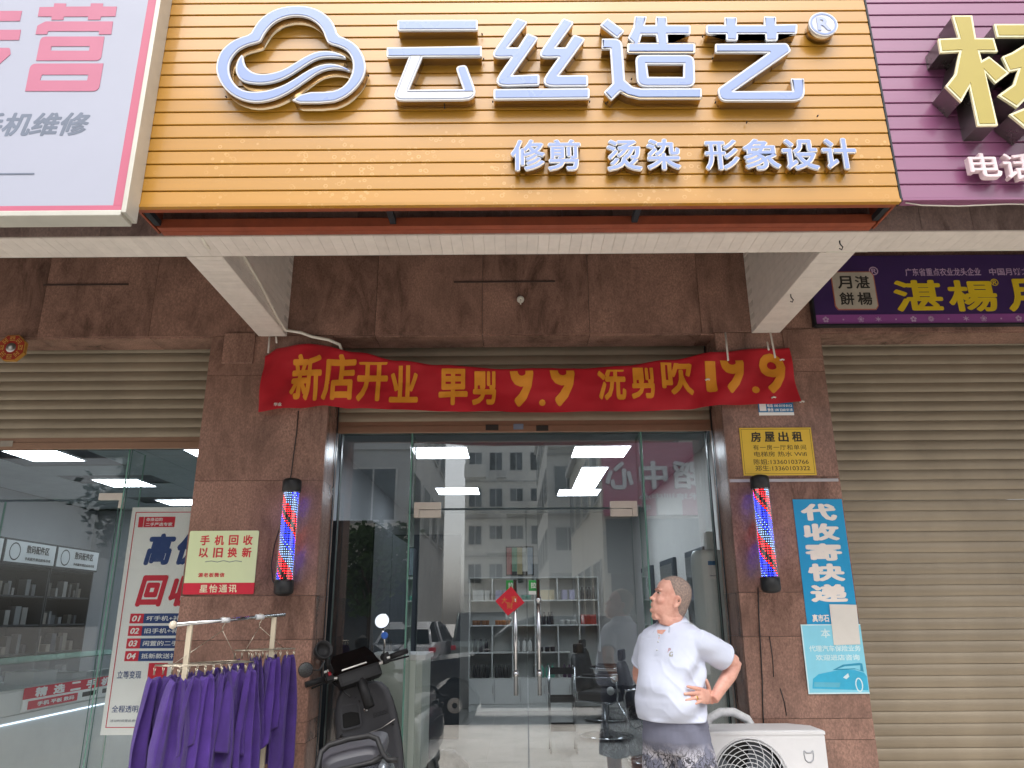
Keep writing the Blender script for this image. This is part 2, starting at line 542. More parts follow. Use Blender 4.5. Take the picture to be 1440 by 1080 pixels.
TRACE = {
    'cloud': [[[(-0.814, 4.157, 0),(-0.855, 4.175, 0),(-0.915, 4.179, 0),(-0.974, 4.158, 0),(-1.031, 4.108, 0),(-1.087, 4.058, 0),(-1.144, 4.016, 0),(-1.201, 3.988, 0),(-1.272, 3.974, 0),(-1.338, 3.985, 0),(-1.401, 4.018, 0),(-1.448, 4.064, 0),(-1.481, 4.119, 0),(-1.499, 4.17, 0),(-1.501, 4.221, 0),(-1.49, 4.28, 0),(-1.458, 4.328, 0),(-1.413, 4.365, 0),(-1.345, 4.391, 0),(-1.333, 4.428, 0),(-1.312, 4.474, 0),(-1.279, 4.516, 0),(-1.232, 4.55, 0),(-1.184, 4.567, 0),(-1.122, 4.574, 0),(-1.059, 4.568, 0),(-1.001, 4.544, 0),(-0.949, 4.501, 0),(-0.914, 4.447, 0),(-0.893, 4.379, 0),(-0.847, 4.36, 0),(-0.796, 4.322, 0),(-0.756, 4.262, 0),(-0.737, 4.192, 0),(-0.741, 4.141, 0),(-0.759, 4.091, 0),(-0.793, 4.041, 0),(-0.838, 3.999, 0),(-0.902, 3.97, 0),(-1.11, 3.971, 0),(-1.04, 4.03, 0),(-0.906, 4.031, 0),(-0.859, 4.049, 0),(-0.825, 4.084, 0),(-0.804, 4.135, 0),(-0.799, 4.186, 0),(-0.807, 4.237, 0),(-0.83, 4.282, 0),(-0.869, 4.312, 0),(-0.938, 4.335, 0),(-0.952, 4.365, 0),(-0.971, 4.418, 0),(-1.002, 4.463, 0),(-1.048, 4.498, 0),(-1.099, 4.512, 0),(-1.148, 4.511, 0),(-1.202, 4.492, 0),(-1.243, 4.458, 0),(-1.27, 4.413, 0),(-1.285, 4.375, 0),(-1.292, 4.349, 0),(-1.324, 4.338, 0),(-1.366, 4.323, 0),(-1.406, 4.294, 0),(-1.434, 4.242, 0),(-1.441, 4.191, 0),(-1.428, 4.133, 0),(-1.399, 4.082, 0),(-1.363, 4.049, 0),(-1.319, 4.035, 0),(-1.271, 4.034, 0),(-1.218, 4.043, 0),(-1.154, 4.069, 0),(-1.097, 4.108, 0),(-1.041, 4.155, 0),(-0.983, 4.191, 0),(-0.929, 4.204, 0),(-0.88, 4.197, 0),(-0.843, 4.179, 0)]], [[(-1.375, 4.268, 0),(-1.393, 4.235, 0),(-1.401, 4.191, 0),(-1.396, 4.154, 0),(-1.376, 4.118, 0),(-1.343, 4.096, 0),(-1.288, 4.087, 0),(-1.24, 4.088, 0),(-1.181, 4.102, 0),(-1.124, 4.134, 0),(-1.067, 4.181, 0),(-1.016, 4.224, 0),(-0.974, 4.244, 0),(-0.926, 4.249, 0),(-0.877, 4.245, 0),(-0.834, 4.239, 0),(-0.885, 4.271, 0),(-0.941, 4.284, 0),(-0.995, 4.278, 0),(-1.042, 4.254, 0),(-1.094, 4.214, 0),(-1.151, 4.17, 0),(-1.203, 4.149, 0),(-1.257, 4.14, 0),(-1.306, 4.148, 0),(-1.342, 4.176, 0),(-1.364, 4.212, 0)]]],
    'yun': [[[(-0.585, 4.475, 0.009),(-0.168, 4.473, 0.009),(-0.167, 4.411, 0.009),(-0.581, 4.413, 0.009)]], [[(-0.633, 4.302, 0.007),(-0.146, 4.307, 0.007),(-0.145, 4.244, 0.007),(-0.449, 4.246, 0.002),(-0.514, 4.04, 0.002),(-0.233, 4.041, 0.004),(-0.277, 4.181, 0.022),(-0.224, 4.19, 0.022),(-0.158, 3.981, 0.06),(-0.593, 3.98, 0.042),(-0.515, 4.246, 0.002),(-0.63, 4.245, 0.007)]]],
    'si': [[[(0.038, 4.483, 0.012),(0.094, 4.459, 0.012),(-0.012, 4.296, 0.001),(0.044, 4.296, 0.003),(0.092, 4.385, 0.012),(0.148, 4.358, 0.012),(0.008, 4.123, 0.001),(0.149, 4.128, 0.011),(0.148, 4.067, 0.011),(-0.095, 4.06, 0.047),(0.011, 4.238, 0.002),(-0.102, 4.236, 0.045)]], [[(0.282, 4.48, 0.012),(0.336, 4.456, 0.012),(0.235, 4.294, 0.001),(0.288, 4.294, 0.003),(0.334, 4.375, 0.012),(0.391, 4.349, 0.012),(0.246, 4.121, 0.001),(0.396, 4.121, 0.011),(0.394, 4.058, 0.011),(0.144, 4.058, 0.047),(0.254, 4.236, 0.002),(0.139, 4.234, 0.045)]], [[(-0.081, 4.041, 0.01),(0.401, 4.042, 0.01),(0.399, 3.984, 0.01),(-0.081, 3.982, 0.01)]]],
    'zao': [[[(0.513, 4.477, 0.007),(0.596, 4.397, 0.01),(0.558, 4.353, 0.007),(0.474, 4.436, 0.007)]], [[(0.48, 4.347, 0.001),(0.58, 4.347, 0.045),(0.583, 4.089, 0.015),(0.621, 4.048, 0.025),(0.665, 4.038, 0.015),(0.967, 4.037, 0.007),(0.964, 3.98, 0.007),(0.652, 3.982, 0.04),(0.593, 4.0, 0.025),(0.557, 4.024, 0.002),(0.51, 3.974, 0.005),(0.476, 4.019, 0.005),(0.522, 4.072, 0.003),(0.519, 4.286, 0.002),(0.477, 4.287, 0.001)]], [[(0.658, 4.49, 0.004),(0.717, 4.488, 0.004),(0.703, 4.432, 0.001),(0.763, 4.432, 0.001),(0.768, 4.486, 0.004),(0.82, 4.485, 0.004),(0.821, 4.431, 0.001),(0.943, 4.43, 0.01),(0.937, 4.374, 0.01),(0.818, 4.375, 0.001),(0.817, 4.318, 0.001),(0.96, 4.318, 0.01),(0.955, 4.26, 0.01),(0.606, 4.263, 0.01),(0.609, 4.32, 0.01),(0.641, 4.322, 0.001),(0.615, 4.353, 0.007),(0.646, 4.421, 0.01)], [(0.685, 4.375, 0),(0.761, 4.374, 0),(0.765, 4.32, 0),(0.67, 4.321, 0)]], [[(0.647, 4.244, 0.035),(0.946, 4.241, 0.04),(0.937, 4.051, 0.045),(0.646, 4.053, 0.05)], [(0.7, 4.19, 0),(0.891, 4.188, 0),(0.883, 4.106, 0),(0.704, 4.108, 0)]]],
    'yi': [[[(1.025, 4.432, 0.017),(1.123, 4.429, 0.001),(1.127, 4.479, 0.004),(1.187, 4.478, 0.004),(1.183, 4.428, 0.001),(1.328, 4.427, 0.001),(1.334, 4.482, 0.004),(1.393, 4.48, 0.004),(1.388, 4.429, 0.001),(1.5, 4.432, 0.01),(1.489, 4.373, 0.01),(1.392, 4.374, 0.001),(1.385, 4.332, 0.01),(1.326, 4.331, 0.01),(1.328, 4.373, 0.001),(1.184, 4.374, 0.001),(1.179, 4.334, 0.01),(1.123, 4.335, 0.01),(1.124, 4.375, 0.001),(1.023, 4.375, 0.017)]], [[(1.063, 4.31, 0.007),(1.433, 4.311, 0.02),(1.448, 4.265, 0.02),(1.124, 4.018, 0.001),(1.429, 4.017, 0.001),(1.429, 4.092, 0.002),(1.491, 4.091, 0.002),(1.483, 3.96, 0.065),(1.058, 3.964, 0.04),(1.05, 4.032, 0.03),(1.336, 4.256, 0.001),(1.059, 4.259, 0.005)]]],
    'yang': [[[(2.274, 4.423, 0),(2.373, 4.423, 0),(2.366, 4.281, 0),(2.456, 4.28, 0),(2.46, 4.2, 0),(2.368, 4.201, 0),(2.37, 4.143, 0),(2.411, 4.167, 0),(2.49, 4.069, 0),(2.413, 4.01, 0),(2.374, 4.08, 0),(2.374, 3.765, 0),(2.279, 3.764, 0),(2.282, 3.994, 0),(2.223, 3.903, 0),(2.163, 3.993, 0),(2.223, 4.065, 0),(2.271, 4.202, 0),(2.174, 4.197, 0),(2.177, 4.278, 0),(2.282, 4.283, 0)]], [[(2.479, 4.368, 0),(2.746, 4.366, 0),(2.746, 4.292, 0),(2.614, 4.173, 0),(2.874, 4.179, 0),(2.745, 3.76, 0),(2.663, 3.709, 0),(2.652, 3.776, 0),(2.688, 3.821, 0),(2.768, 4.092, 0),(2.633, 4.093, 0),(2.575, 3.945, 0),(2.491, 3.867, 0),(2.414, 3.937, 0),(2.502, 4.0, 0),(2.544, 4.09, 0),(2.495, 4.079, 0),(2.479, 4.166, 0),(2.531, 4.19, 0),(2.619, 4.246, 0),(2.659, 4.29, 0),(2.478, 4.291, 0)]], [[(2.447, 3.825, 0),(2.536, 3.864, 0),(2.64, 3.96, 0),(2.691, 4.073, 0),(2.739, 4.073, 0),(2.694, 3.936, 0),(2.609, 3.814, 0),(2.521, 3.736, 0)]]],
    'ying': [[[(-2.446, 4.54, 0),(-2.372, 4.541, 0),(-2.373, 4.564, 0),(-2.311, 4.562, 0),(-2.31, 4.542, 0),(-2.181, 4.542, 0),(-2.182, 4.562, 0),(-2.118, 4.561, 0),(-2.117, 4.541, 0),(-2.043, 4.54, 0),(-2.042, 4.478, 0),(-2.117, 4.477, 0),(-2.117, 4.457, 0),(-2.181, 4.457, 0),(-2.183, 4.478, 0),(-2.31, 4.478, 0),(-2.308, 4.458, 0),(-2.37, 4.458, 0),(-2.372, 4.479, 0),(-2.444, 4.481, 0)]], [[(-2.435, 4.367, 0),(-2.436, 4.421, 0.009),(-2.399, 4.448, 0.027),(-2.049, 4.445, 0),(-2.046, 4.364, 0),(-2.11, 4.364, 0),(-2.111, 4.384, 0),(-2.375, 4.386, 0),(-2.376, 4.367, 0)]], [[(-2.403, 4.204, 0),(-2.405, 4.352, 0.027),(-2.079, 4.35, 0),(-2.074, 4.201, 0.027)], [(-2.339, 4.264, 0),(-2.144, 4.262, 0),(-2.143, 4.29, 0),(-2.34, 4.291, 0)]], [[(-2.424, 4.019, 0),(-2.427, 4.185, 0.031),(-2.058, 4.183, 0),(-2.056, 4.016, 0.031)], [(-2.361, 4.082, 0),(-2.124, 4.08, 0),(-2.123, 4.115, 0),(-2.358, 4.117, 0)]]],
    'zhuan': [[[(-2.878, 4.518, 0),(-2.533, 4.517, 0),(-2.532, 4.452, 0),(-2.874, 4.454, 0)]], [[(-2.898, 4.398, 0),(-2.516, 4.396, 0),(-2.513, 4.332, 0),(-2.884, 4.332, 0)]], [[(-2.738, 4.284, 0),(-2.551, 4.283, 0.013),(-2.54, 4.244, 0.013),(-2.582, 4.187, 0),(-2.637, 4.125, 0),(-2.677, 4.163, 0),(-2.616, 4.222, 0),(-2.725, 4.223, 0)]]],
}


# ================================================================ palette
M_GRAN = granite('brown_granite', '553f37', '8c6c5f', 'a57f70', 0.2)
M_GRAN_PALE = granite('pale_granite', '6a5148', 'a08479', 'a88c82', 0.4)
M_TILEW = mat('white_strip_tile', 'd8cfc6', 0.35, var=0.05, rnd=0.035, scale=18)
M_GROUT = mat('grout', 'a59d95', 0.9)
M_GROUTL = mat('pale_grout', 'cdc4bb', 0.9)
M_CONC = mat('concrete', 'bab6b0', 0.9, var=0.12, bump=0.2)
M_YEL = mat('yellow_slat_paint', 'b07c18', 0.38, var=0.025, scale=3, stretch=(0.4, 1, 6), coat=0.45, rnd=0.05, bump=0.03, bscale=14)
def rain_spots(m):
    """dried rain drops: scattered pale rings left on the lower boards"""
    n, l = m.node_tree.nodes, m.node_tree.links
    b = n['Principled BSDF']
    old = b.inputs['Base Color'].links[0].from_socket
    geo = n.new('ShaderNodeNewGeometry')
    vo = n.new('ShaderNodeTexVoronoi'); vo.inputs['Scale'].default_value = 26; vo.inputs['Randomness'].default_value = 1
    l.new(geo.outputs['Position'], vo.inputs['Vector'])
    r1 = n.new('ShaderNodeMapRange'); r1.inputs['From Min'].default_value = .16; r1.inputs['From Max'].default_value = .24
    r2 = n.new('ShaderNodeMapRange'); r2.inputs['From Min'].default_value = .34; r2.inputs['From Max'].default_value = .26
    l.new(vo.outputs['Distance'], r1.inputs['Value']); l.new(vo.outputs['Distance'], r2.inputs['Value'])
    nz = n.new('ShaderNodeTexNoise'); nz.inputs['Scale'].default_value = 3.0; nz.inputs['Detail'].default_value = 3
    l.new(geo.outputs['Position'], nz.inputs['Vector'])
    r3 = n.new('ShaderNodeMapRange'); r3.inputs['From Min'].default_value = .50; r3.inputs['From Max'].default_value = .60; r3.inputs['To Max'].default_value = .45
    l.new(nz.outputs['Fac'], r3.inputs['Value'])
    sep = n.new('ShaderNodeSeparateXYZ'); l.new(geo.outputs['Position'], sep.inputs[0])
    r4 = n.new('ShaderNodeMapRange'); r4.inputs['From Min'].default_value = 3.95; r4.inputs['From Max'].default_value = 3.75
    l.new(sep.outputs['Z'], r4.inputs['Value'])
    f = None
    for q in (r1, r2, r3, r4):
        if f is None: f = q.outputs[0]
        else:
            k = n.new('ShaderNodeMath'); k.operation = 'MULTIPLY'; l.new(f, k.inputs[0]); l.new(q.outputs[0], k.inputs[1]); f = k.outputs[0]
    mx = n.new('ShaderNodeMix'); mx.data_type = 'RGBA'; mx.inputs['B'].default_value = (*lin('d0a763'), 1)
    l.new(f, mx.inputs['Factor']); l.new(old, mx.inputs['A']); l.new(mx.outputs['Result'], b.inputs['Base Color'])
rain_spots(M_YEL)
M_YELDK = mat('yellow_joint', '8f5d10', 0.6)
M_PUR = mat('mauve_slat_paint', '834a6e', 0.36, var=0.03, scale=3, stretch=(0.4, 1, 6), coat=0.45, rnd=0.05, bump=0.03, bscale=14)
M_RUST = mat('brown_red_steel', '8e452b', 0.55, var=0.12, scale=9, bump=0.06)
M_WHITE = mat('white_plastic', 'cfd1d4', 0.4, var=0.02)
M_FACE = mat('pale_blue_acrylic', '8698c6', 0.25, var=0.012, scale=4)
M_STEEL = mat('mirror_steel', 'c9b79a', 0.16, metal=1.0, var=0.05)
M_CHROME = mat('chrome', 'd0d2d4', 0.09, metal=1.0, var=0.03)
M_BRUSH = mat('brushed_steel', 'b9b6b2', 0.3, metal=1.0, var=0.05)
M_BLACK = mat('black_plastic', '17181b', 0.45, var=0.2)
M_DKMET = mat('dark_metal', '33363b', 0.45, metal=0.6, var=0.15)
M_SHUT = mat('champagne_shutter', '998c78', 0.42, metal=0.35, var=0.10, scale=1.6, stretch=(1.3, 1, 0.7), rnd=0.05, bump=0.04, bscale=22, bstretch=(0.3, 1, 4))
M_SHUTBAR = mat('shutter_bar', '96755f', 0.4, metal=0.45, var=0.06)
M_WALLIN = mat('interior_paint', '95989c', 0.85, var=0.04, scale=1.2)
M_WALLDK = mat('dark_interior_panel', '3a4046', 0.55, var=0.08)
M_CEIL = mat('ceiling_board', '8d9598', 0.85, var=0.04, rnd=0.03)
M_FLOOR = mat('polished_floor_tile', '9c9b98', 0.13, var=0.06, rnd=0.03, scale=4)
M_LAMP = emission('lit_led_panel', 'eaf5ff', 11.0)
M_LAMPB = emission('lit_led_panel_cool', 'e8f3ff', 9.0)
M_PAPER = mat('paper_white', 'eeeeec', 0.7, var=0.02)
M_RED = mat('print_red', 'cf1f38', 0.55, var=0.03)
M_NAVY = mat('print_navy', '24407c', 0.55, var=0.03)
M_INK = mat('print_black', '2a2622', 0.6, var=0.05)
M_GLASS = glass_mat('clear_glass', (0.965, 0.972, 0.965), 0.15)
M_GLASS2 = glass_mat('phone_shop_glass', (0.965, 0.98, 0.975), 0.035)
M_GEDGE = mat('glass_edge', '6f9a8c', 0.15, var=0.1)
M_PVC = mat('pvc_pipe', 'd9d3c6', 0.4, var=0.08)

# ================================================================ ground and road
def sheet(name, x0, x1, y0, y1, z, m, t=0.3):
    return MB().box(x0, x1, y0, y1, z - t, z).build(name, m, kind='structure')
M_PAVE = mat('pavement', 'd0cac0', 0.85, var=0.12, scale=2.2, bump=0.15, rnd=0.05)
M_ROAD = mat('worn_concrete_road', 'aaa8a4', 0.9, var=0.10, scale=1.4, bump=0.25, bscale=120)
sheet('ground', -120, 120, -160, 60, -0.30, M_CONC, 0.5)
pave = sheet('pavement', -14, 14, -0.6, 5.46, -0.004, M_CONC, 0.15)
sheet('road', -60, 60, -11.5, -0.75, -0.14, M_ROAD, 0.1)
sheet('kerb', -14, 14, -0.75, -0.601, 0.0, M_PAVE, 0.25)
me, c = MB().box(-0.298, 0.298, -0.298, 0.298, -0.004, 0.0).mesh('paving_slab', M_PAVE)
for i in range(-9, 9):
    for j in range(9):
        place('paving_slab', me, (i * 0.6 + 0.3, -0.28 + j * 0.6 + 0.02, 0.0), pave)

# ================================================================ our building
BLD = empty('shop_building', (0, 5.6, 0), 'brown granite shop building with white tiled bracket beams behind the signs', 'building')

# --- pillars: granite panels on a core, joints open
def panels_xz(parent, x0, x1, zs, y, m, xs=None, t=0.02, gap=0.0013, name='granite_panel'):
    for i in range(len(zs) - 1):
        cuts = xs[i] if xs and xs[i] else []
        xx = [x0] + list(cuts) + [x1]
        for a, b in zip(xx[:-1], xx[1:]):
            MB().box(a + gap, b - gap, y, y + t, zs[i] + gap, zs[i + 1] - gap).build(name, m, parent)
def panels_yz(parent, y0, y1, zs, x, sgn, m, t=0.02, gap=0.0013, name='granite_panel'):
    for i in range(len(zs) - 1):
        a, b = sorted((x, x + sgn * t))
        MB().box(a, b, y0 + gap, y1 - gap, zs[i] + gap, zs[i + 1] - gap).build(name, m, parent)
ZS = [0.02, 0.45, 0.76, 0.88, 1.36, 1.63, 2.378, 3.124, 3.42]
for (x0, x1, cut) in ((-2.147, -1.277, -1.70), (1.453, 2.205, None)):
    core = MB().box(x0 + 0.021, x1 - 0.021, 5.021, 5.44, 0, 3.42).build('pillar', M_GROUT, BLD)
    xs = [None] * 8
    if cut: xs = [None, None, None, [cut + 0.02], None, None, None, None]
    panels_xz(core, x0, x1, ZS, 5.0, M_GRAN, xs)
    inner = x1 if x0 < 0 else x0
    panels_yz(core, 5.022, 5.34, ZS, inner, -1 if x0 < 0 else 1, M_GRAN)
    outer = x0 if x0 < 0 else x1
    panels_yz(core, 5.022, 5.34, ZS, outer, 1 if x0 < 0 else -1, M_GRAN)
# --- wall above the shop fronts
wall = MB().box(-9, 9, 5.023, 5.25, 3.44, 5.6).build('upper_wall', M_GROUT, BLD)
xcuts = [-6.2, -4.9, -3.4, -2.6, -1.82, -0.98, -0.21, 0.56, 1.36, 1.92, 2.9, 3.9, 5.2, 6.4]
for a, b in zip(xcuts[:-1], xcuts[1:]):
    MB().box(a + .0015, b - .0015, 4.998, 5.022, 3.423, 4.05).build('granite_panel', M_GRAN, wall)
for a, b in zip(xcuts[:-1], xcuts[1:]):
    MB().box(a + .0015, b - .0015, 5.025, 5.255, 3.415, 3.4385).build('soffit_panel', M_GRAN, wall)
# grooves of an old sign frame still on the granite
for (a, b, z) in ((-0.42, 0.32, 3.83), (-3.42, -2.8, 3.83)):
    MB().box(a, b, 4.992, 4.997, z - .006, z + .006).build('old_bracket_strip', mat('old_glue_line', '46332d', 0.8, var=0.2), wall)
# back wall and roof slab that close the canopy
MB().box(-9, 9, 3.745, 5.02, 4.05, 4.25).build('canopy_slab', mat('darkened_soffit', '6a635b', 0.9, var=0.15, scale=2), BLD)  # unseen slab, coloured dark to cut the light bounced onto the upper wall
# --- front fascia beam: granite tiles on its face, white strip tiles on its underside
fas = MB().box(-9, 9, 3.522, 3.735, 3.418, 5.9).build('fascia', M_GROUTL, BLD)
me2, c = MB().box(-0.0284, 0.0284, -0.110, 0.110, -0.005, 0.005).mesh('strip_tile', M_TILEW)
for i in range(-58, 58):
    place('strip_tile', me2, (i * 0.058, 3.623, 3.412), fas)
M_GRANF = granite('grey_pink_granite', '5d4a47', '94807a', '9c837c', 0.35)
for i in range(-17, 18):
    MB().box(i * 0.27 + .001, i * 0.27 + 0.269, 3.511, 3.522, 3.414, 3.85).build('granite_tile', M_GRANF, fas)
# --- bracket beams from the pillars to the fascia
me_u, c = MB().box(-0.0965, 0.0965, -0.0215, 0.0215, -0.005, 0.005).mesh('strip_tile', M_TILEW)
me_s, c = MB().box(-0.005, 0.005, -0.094, 0.094, -0.0215, 0.0215).mesh('strip_tile', M_TILEW)
for (x0, x1, sd) in ((-1.80, -1.602, 1), (1.712, 1.905, -1)):
    bm_ = MB().box(x0 + .006, x1 - .006, 3.737, 4.999, 3.417, 4.06).build('bracket_beam', M_GROUTL, BLD)
    yy = 3.738
    cxm = (x0 + x1) / 2
    while yy < 4.95:
        place('strip_tile', me_u, (cxm, yy + .0225, 3.411), bm_)
        yy += 0.0455
    xs_ = x1 - .003 if sd > 0 else x0 + .003
    for r_ in range(14):
        z = 3.430 + r_ * 0.0455
        for k in range(8):
            yc = 3.835 + 0.19 * k - (0.095 if r_ % 2 else 0)
            if yc - .094 < 3.735 or yc + .094 > 5.0: continue
            place('strip_tile', me_s, (xs_, yc, z), bm_)
# --- a short granite stub beside each beam, small lamp hook
for (x0, x1) in ((-2.05, -1.83), (1.935, 2.20)):
    MB().box(x0, x1, 4.984, 4.999, 3.21, 3.44, bev=0.004).build('granite_stub', M_GRAN_PALE if False else M_GRAN, BLD)
hk = MB()
hx, hz = (0.066, 3.686)
hk.lathe([(0.0, 4.975), (0.022, 4.975), (0.026, 4.985), (0.026, 4.998), (0, 4.998)], (hx, 0, hz), 'Y', 14)
hk.tube([(hx, 4.97, hz - .01), (hx, 4.955, hz - .03), (hx, 4.965, hz - .05)], 0.005, 6)
hk.build('wall_hook', M_PVC, None, 'small pale lamp hook on the granite wall above the red banner', 'hook')

# ================================================================ the three shop signs over the canopy
# --- channel letters: mirror-steel sides, white rim, pale face
def channel(name, polys, y_face, y_back, parent, m_side, m_rim, m_face, rim=0.008, curved=False, label=None):
    body, rimb, face = MB(), MB(), MB()
    for loops in polys:
        ls = [smooth_loop([p[:2] for p in lp], 1) if curved else fillet(lp) for lp in loops]
        out, holes = ls[0], ls[1:]
        body.prism(out, y_face + 0.004, y_back, 0, curved, holes)
        o2, h2 = inset(out, -0.002), [inset(h, -0.002, True) for h in holes]
        rimb.prism(o2, y_face + 0.0015, y_face + 0.014, 0, False, h2)
        fi, fh = inset(out, rim), [inset(h, rim, True) for h in holes]
        face.prism(fi, y_face - 0.0015, y_face + 0.006, 0, False, fh)
    r = body.build(name, m_side, parent, label)
    rimb.build('rim', m_rim, r)
    face.build('face', m_face, r)
    return r

def font_channel(name, ch, box, y_face, y_back, parent, m_side, m_rim, m_face, b0=0.035, b1=0.012):
    me = text_raw(ch, b0, 0.0)
    xs = [v.co.x for v in me.vertices]; ys = [v.co.y for v in me.vertices]
    ax, bx, ay, by = min(xs), max(xs), min(ys), max(ys)
    x0, x1, z0, z1 = box
    sx, sz = (x1 - x0) / (bx - ax), (z1 - z0) / (by - ay)
    cx, cz, mx_, my_ = (x0 + x1) / 2, (z0 + z1) / 2, (ax + bx) / 2, (ay + by) / 2
    def mk(nm, bold, ya, yb, m, par):
        k = text_raw(ch, bold, 0.5)
        for v in k.vertices:
            yv = (ya + yb) / 2 - v.co.z * (yb - ya)
            v.co = Vector(((v.co.x - mx_) * sx, yv - (ya + yb) / 2, (v.co.y - my_) * sz))
        k.materials.clear(); k.materials.append(m)
        return place(nm, k, (cx, (ya + yb) / 2, cz), par)
    r = mk(name, b0, y_face + 0.010, y_back, m_side, parent)
    mk('rim', b0 + 0.004, y_face + 0.002, y_face + 0.012, m_rim, r)
    mk('face', b1, y_face - 0.0015, y_face + 0.004, m_face, r)
    bpy.data.meshes.remove(me)
    return r

SY, SYL = 3.23, 3.165
SX0, SX1 = -1.850, 1.908
SZ0 = 3.423
SIGN = empty('shop_sign', (0, 3.4, SZ0), 'yellow slatted shop sign with cloud logo and pale blue channel characters', 'sign')
# slats: a folded board with a lip that hangs over the next one
def slat_mesh(name, x0, x1, h, m):
    w = x1 - x0
    prof = [(0.0, 0.0), (-0.0075, 0.001), (-0.009, 0.004), (-0.006, h - 0.006), (-0.004, h - 0.003), (0.0, h - 0.002), (0.003, h)]
    ring = lambda x: [(x, p[0], p[1]) for p in prof] + [(x, 0.012, h), (x, 0.012, 0)]
    return MB().loft([ring(-w / 2), ring(w / 2)], 0, True, False).mesh(name, m, center=False)[0]
P_ = 0.0766
me = slat_mesh('slat', SX0, SX1, P_, M_YEL)
nsl = 26
for i in range(nsl):
    place('slat', me, ((SX0 + SX1) / 2, SY + 0.011, SZ0 + 0.010 + i * P_), SIGN)
MB().box(SX0, SX1, SY + .024, SY + .03, SZ0 + .012, SZ0 + nsl * P_).build('backing', M_YELDK, SIGN)
# bottom edge trim, open steel frame under the sign
MB().box(SX0, SX1, SY - .006, SY + 0.022, SZ0 - .006, SZ0 + .0095).build('edge_trim', M_YEL, SIGN)
MB().box(SX0 + .01, SX1 - .01, SY + 0.0225, SY + 0.058, SZ0 - .002, SZ0 + .036).build('frame_tube', M_RUST, SIGN)
MB().box(SX0 + .03, SX1 - .03, 3.425, 3.465, SZ0 - .009, SZ0 + .04).build('frame_tube', M_RUST, SIGN)
MB().box(SX0 + .03, SX1 - .03, 3.468, 3.508, SZ0 - .009, SZ0 + .04).build('frame_tube', M_RUST, SIGN)
for x in (SX0 + .02, -0.62, 0.62, SX1 - .05):
    MB().box(x, x + .03, SY + .06, 3.424, SZ0 + .001, SZ0 + .031).build('frame_tube', M_DKMET, SIGN)
MB().box(SX0 + .002, SX0 + .012, SY + .032, 3.505, SZ0, SZ0 + nsl * P_).build('side_panel', M_RUST, SIGN)
MB().box(SX1 - .012, SX1 - .002, SY + .032, 3.505, SZ0, SZ0 + nsl * P_).build('side_panel', M_RUST, SIGN)
# logo and the four big characters
channel('cloud_logo', TRACE['cloud'], SYL, SY + .004, SIGN, M_STEEL, M_WHITE, M_FACE, 0.007, True)
for nm in ('yun', 'si', 'zao', 'yi'):
    channel('sign_character', TRACE[nm], SYL, SY + .004, SIGN, M_STEEL, M_WHITE, M_FACE, 0.008)
# registered mark disc
cx, cz = (1.636, 4.432)
rm = MB().lathe([(0, SYL + .01), (0.072, SYL + .01), (0.072, SY + .004), (0, SY + .004)], (cx, 0, cz), 'Y', 28).build('registered_mark', M_STEEL, SIGN)
MB().lathe([(0, SYL), (0.075, SYL), (0.075, SYL + .012), (0, SYL + .012)], (cx, 0, cz), 'Y', 32, smooth=False).build('rim', M_WHITE, rm)
ring = [(cx + 0.068 * math.cos(t * .1963), cz + 0.068 * math.sin(t * .1963)) for t in range(32)]
MB().prism(ring, SYL - .002, SYL + .002, 0, False, [inset(ring, .009)]).build('ring', M_FACE, rm)
text('letter', 'R', (cx - .034, cx + .034, cz - .042, cz + .042), SYL - .0015, mat('mark_blue', 'a9b4dc', 0.3), rm, 0.03, 0.002)
# the small raised characters
small = [('修', (0.001, 0.172, 3.576, 3.754)), ('剪', (0.183, 0.348, 3.575, 3.753)), ('烫', (0.474, 0.649, 3.572, 3.75)), ('染', (0.67, 0.838, 3.575, 3.753)),
         ('形', (0.957, 1.128, 3.572, 3.746)), ('象', (1.146, 1.328, 3.571, 3.749)), ('设', (1.338, 1.517, 3.569, 3.747)), ('计', (1.535, 1.706, 3.572, 3.75))]
for ch, bx in small:
    font_channel('small_character', ch, bx, 3.18, SY + .004, SIGN, M_STEEL, M_WHITE, M_FACE)
# little fixing screws beside the letters
sc_ = MB()
for (px, pz) in ((-0.578, 4.009), (-0.145, 4.427), (-0.136, 4.269), (-0.088, 4.005), (0.406, 4.001), (0.489, 3.991), (0.627, 4.138), (1.047, 3.991), (1.016, 4.404), (1.056, 4.263), (-0.732, 4.171), (-1.454, 4.046), (-0.334, 3.972), (1.195, 3.87), (1.558, 3.906)):
    sc_.lathe([(0, 3.21), (0.0035, 3.21), (0.0035, 3.222), (0, 3.222)], (px, 0, pz), 'Y', 8)
sc_.build('fixing_screws', M_DKMET, SIGN, kind='stuff')

# --- white light-box sign on the left
WS = empty('light_box_sign', (-2.6, 3.3, 3.33), 'white light box sign with pink border and pink lettering, far left', 'sign')
wx1, wz0 = -1.835, 3.335
MB().box(-5.2, wx1 - .052, 3.130, 3.20, wz0 + .035, 5.6).build('sheet', mat('white_vinyl', 'a6a9b8', 0.45, var=0.015, scale=2), WS)
M_PINK = mat('pink_vinyl', 'bb6078', 0.45, var=0.03, scale=3)
M_PINKL = mat('pale_pink_vinyl', 'b86c84', 0.45, var=0.03, scale=3)
MB().box(wx1 - .0515, wx1 - .006, 3.1295, 3.20, wz0 + .036, 5.6).build('border', M_PINK, WS)
MB().box(-5.2, wx1 - .006, 3.1285, 3.20, wz0 + .006, wz0 + .0345).build('border', M_PINK, WS)
M_ALU = mat('aluminium_frame', 'c4c1b6', 0.45, metal=0.3, var=0.06)
MB().box(wx1 - .0055, wx1 + .018, 3.122, 3.232, wz0 - .006, 5.6, bev=.003).build('frame', M_ALU, WS)
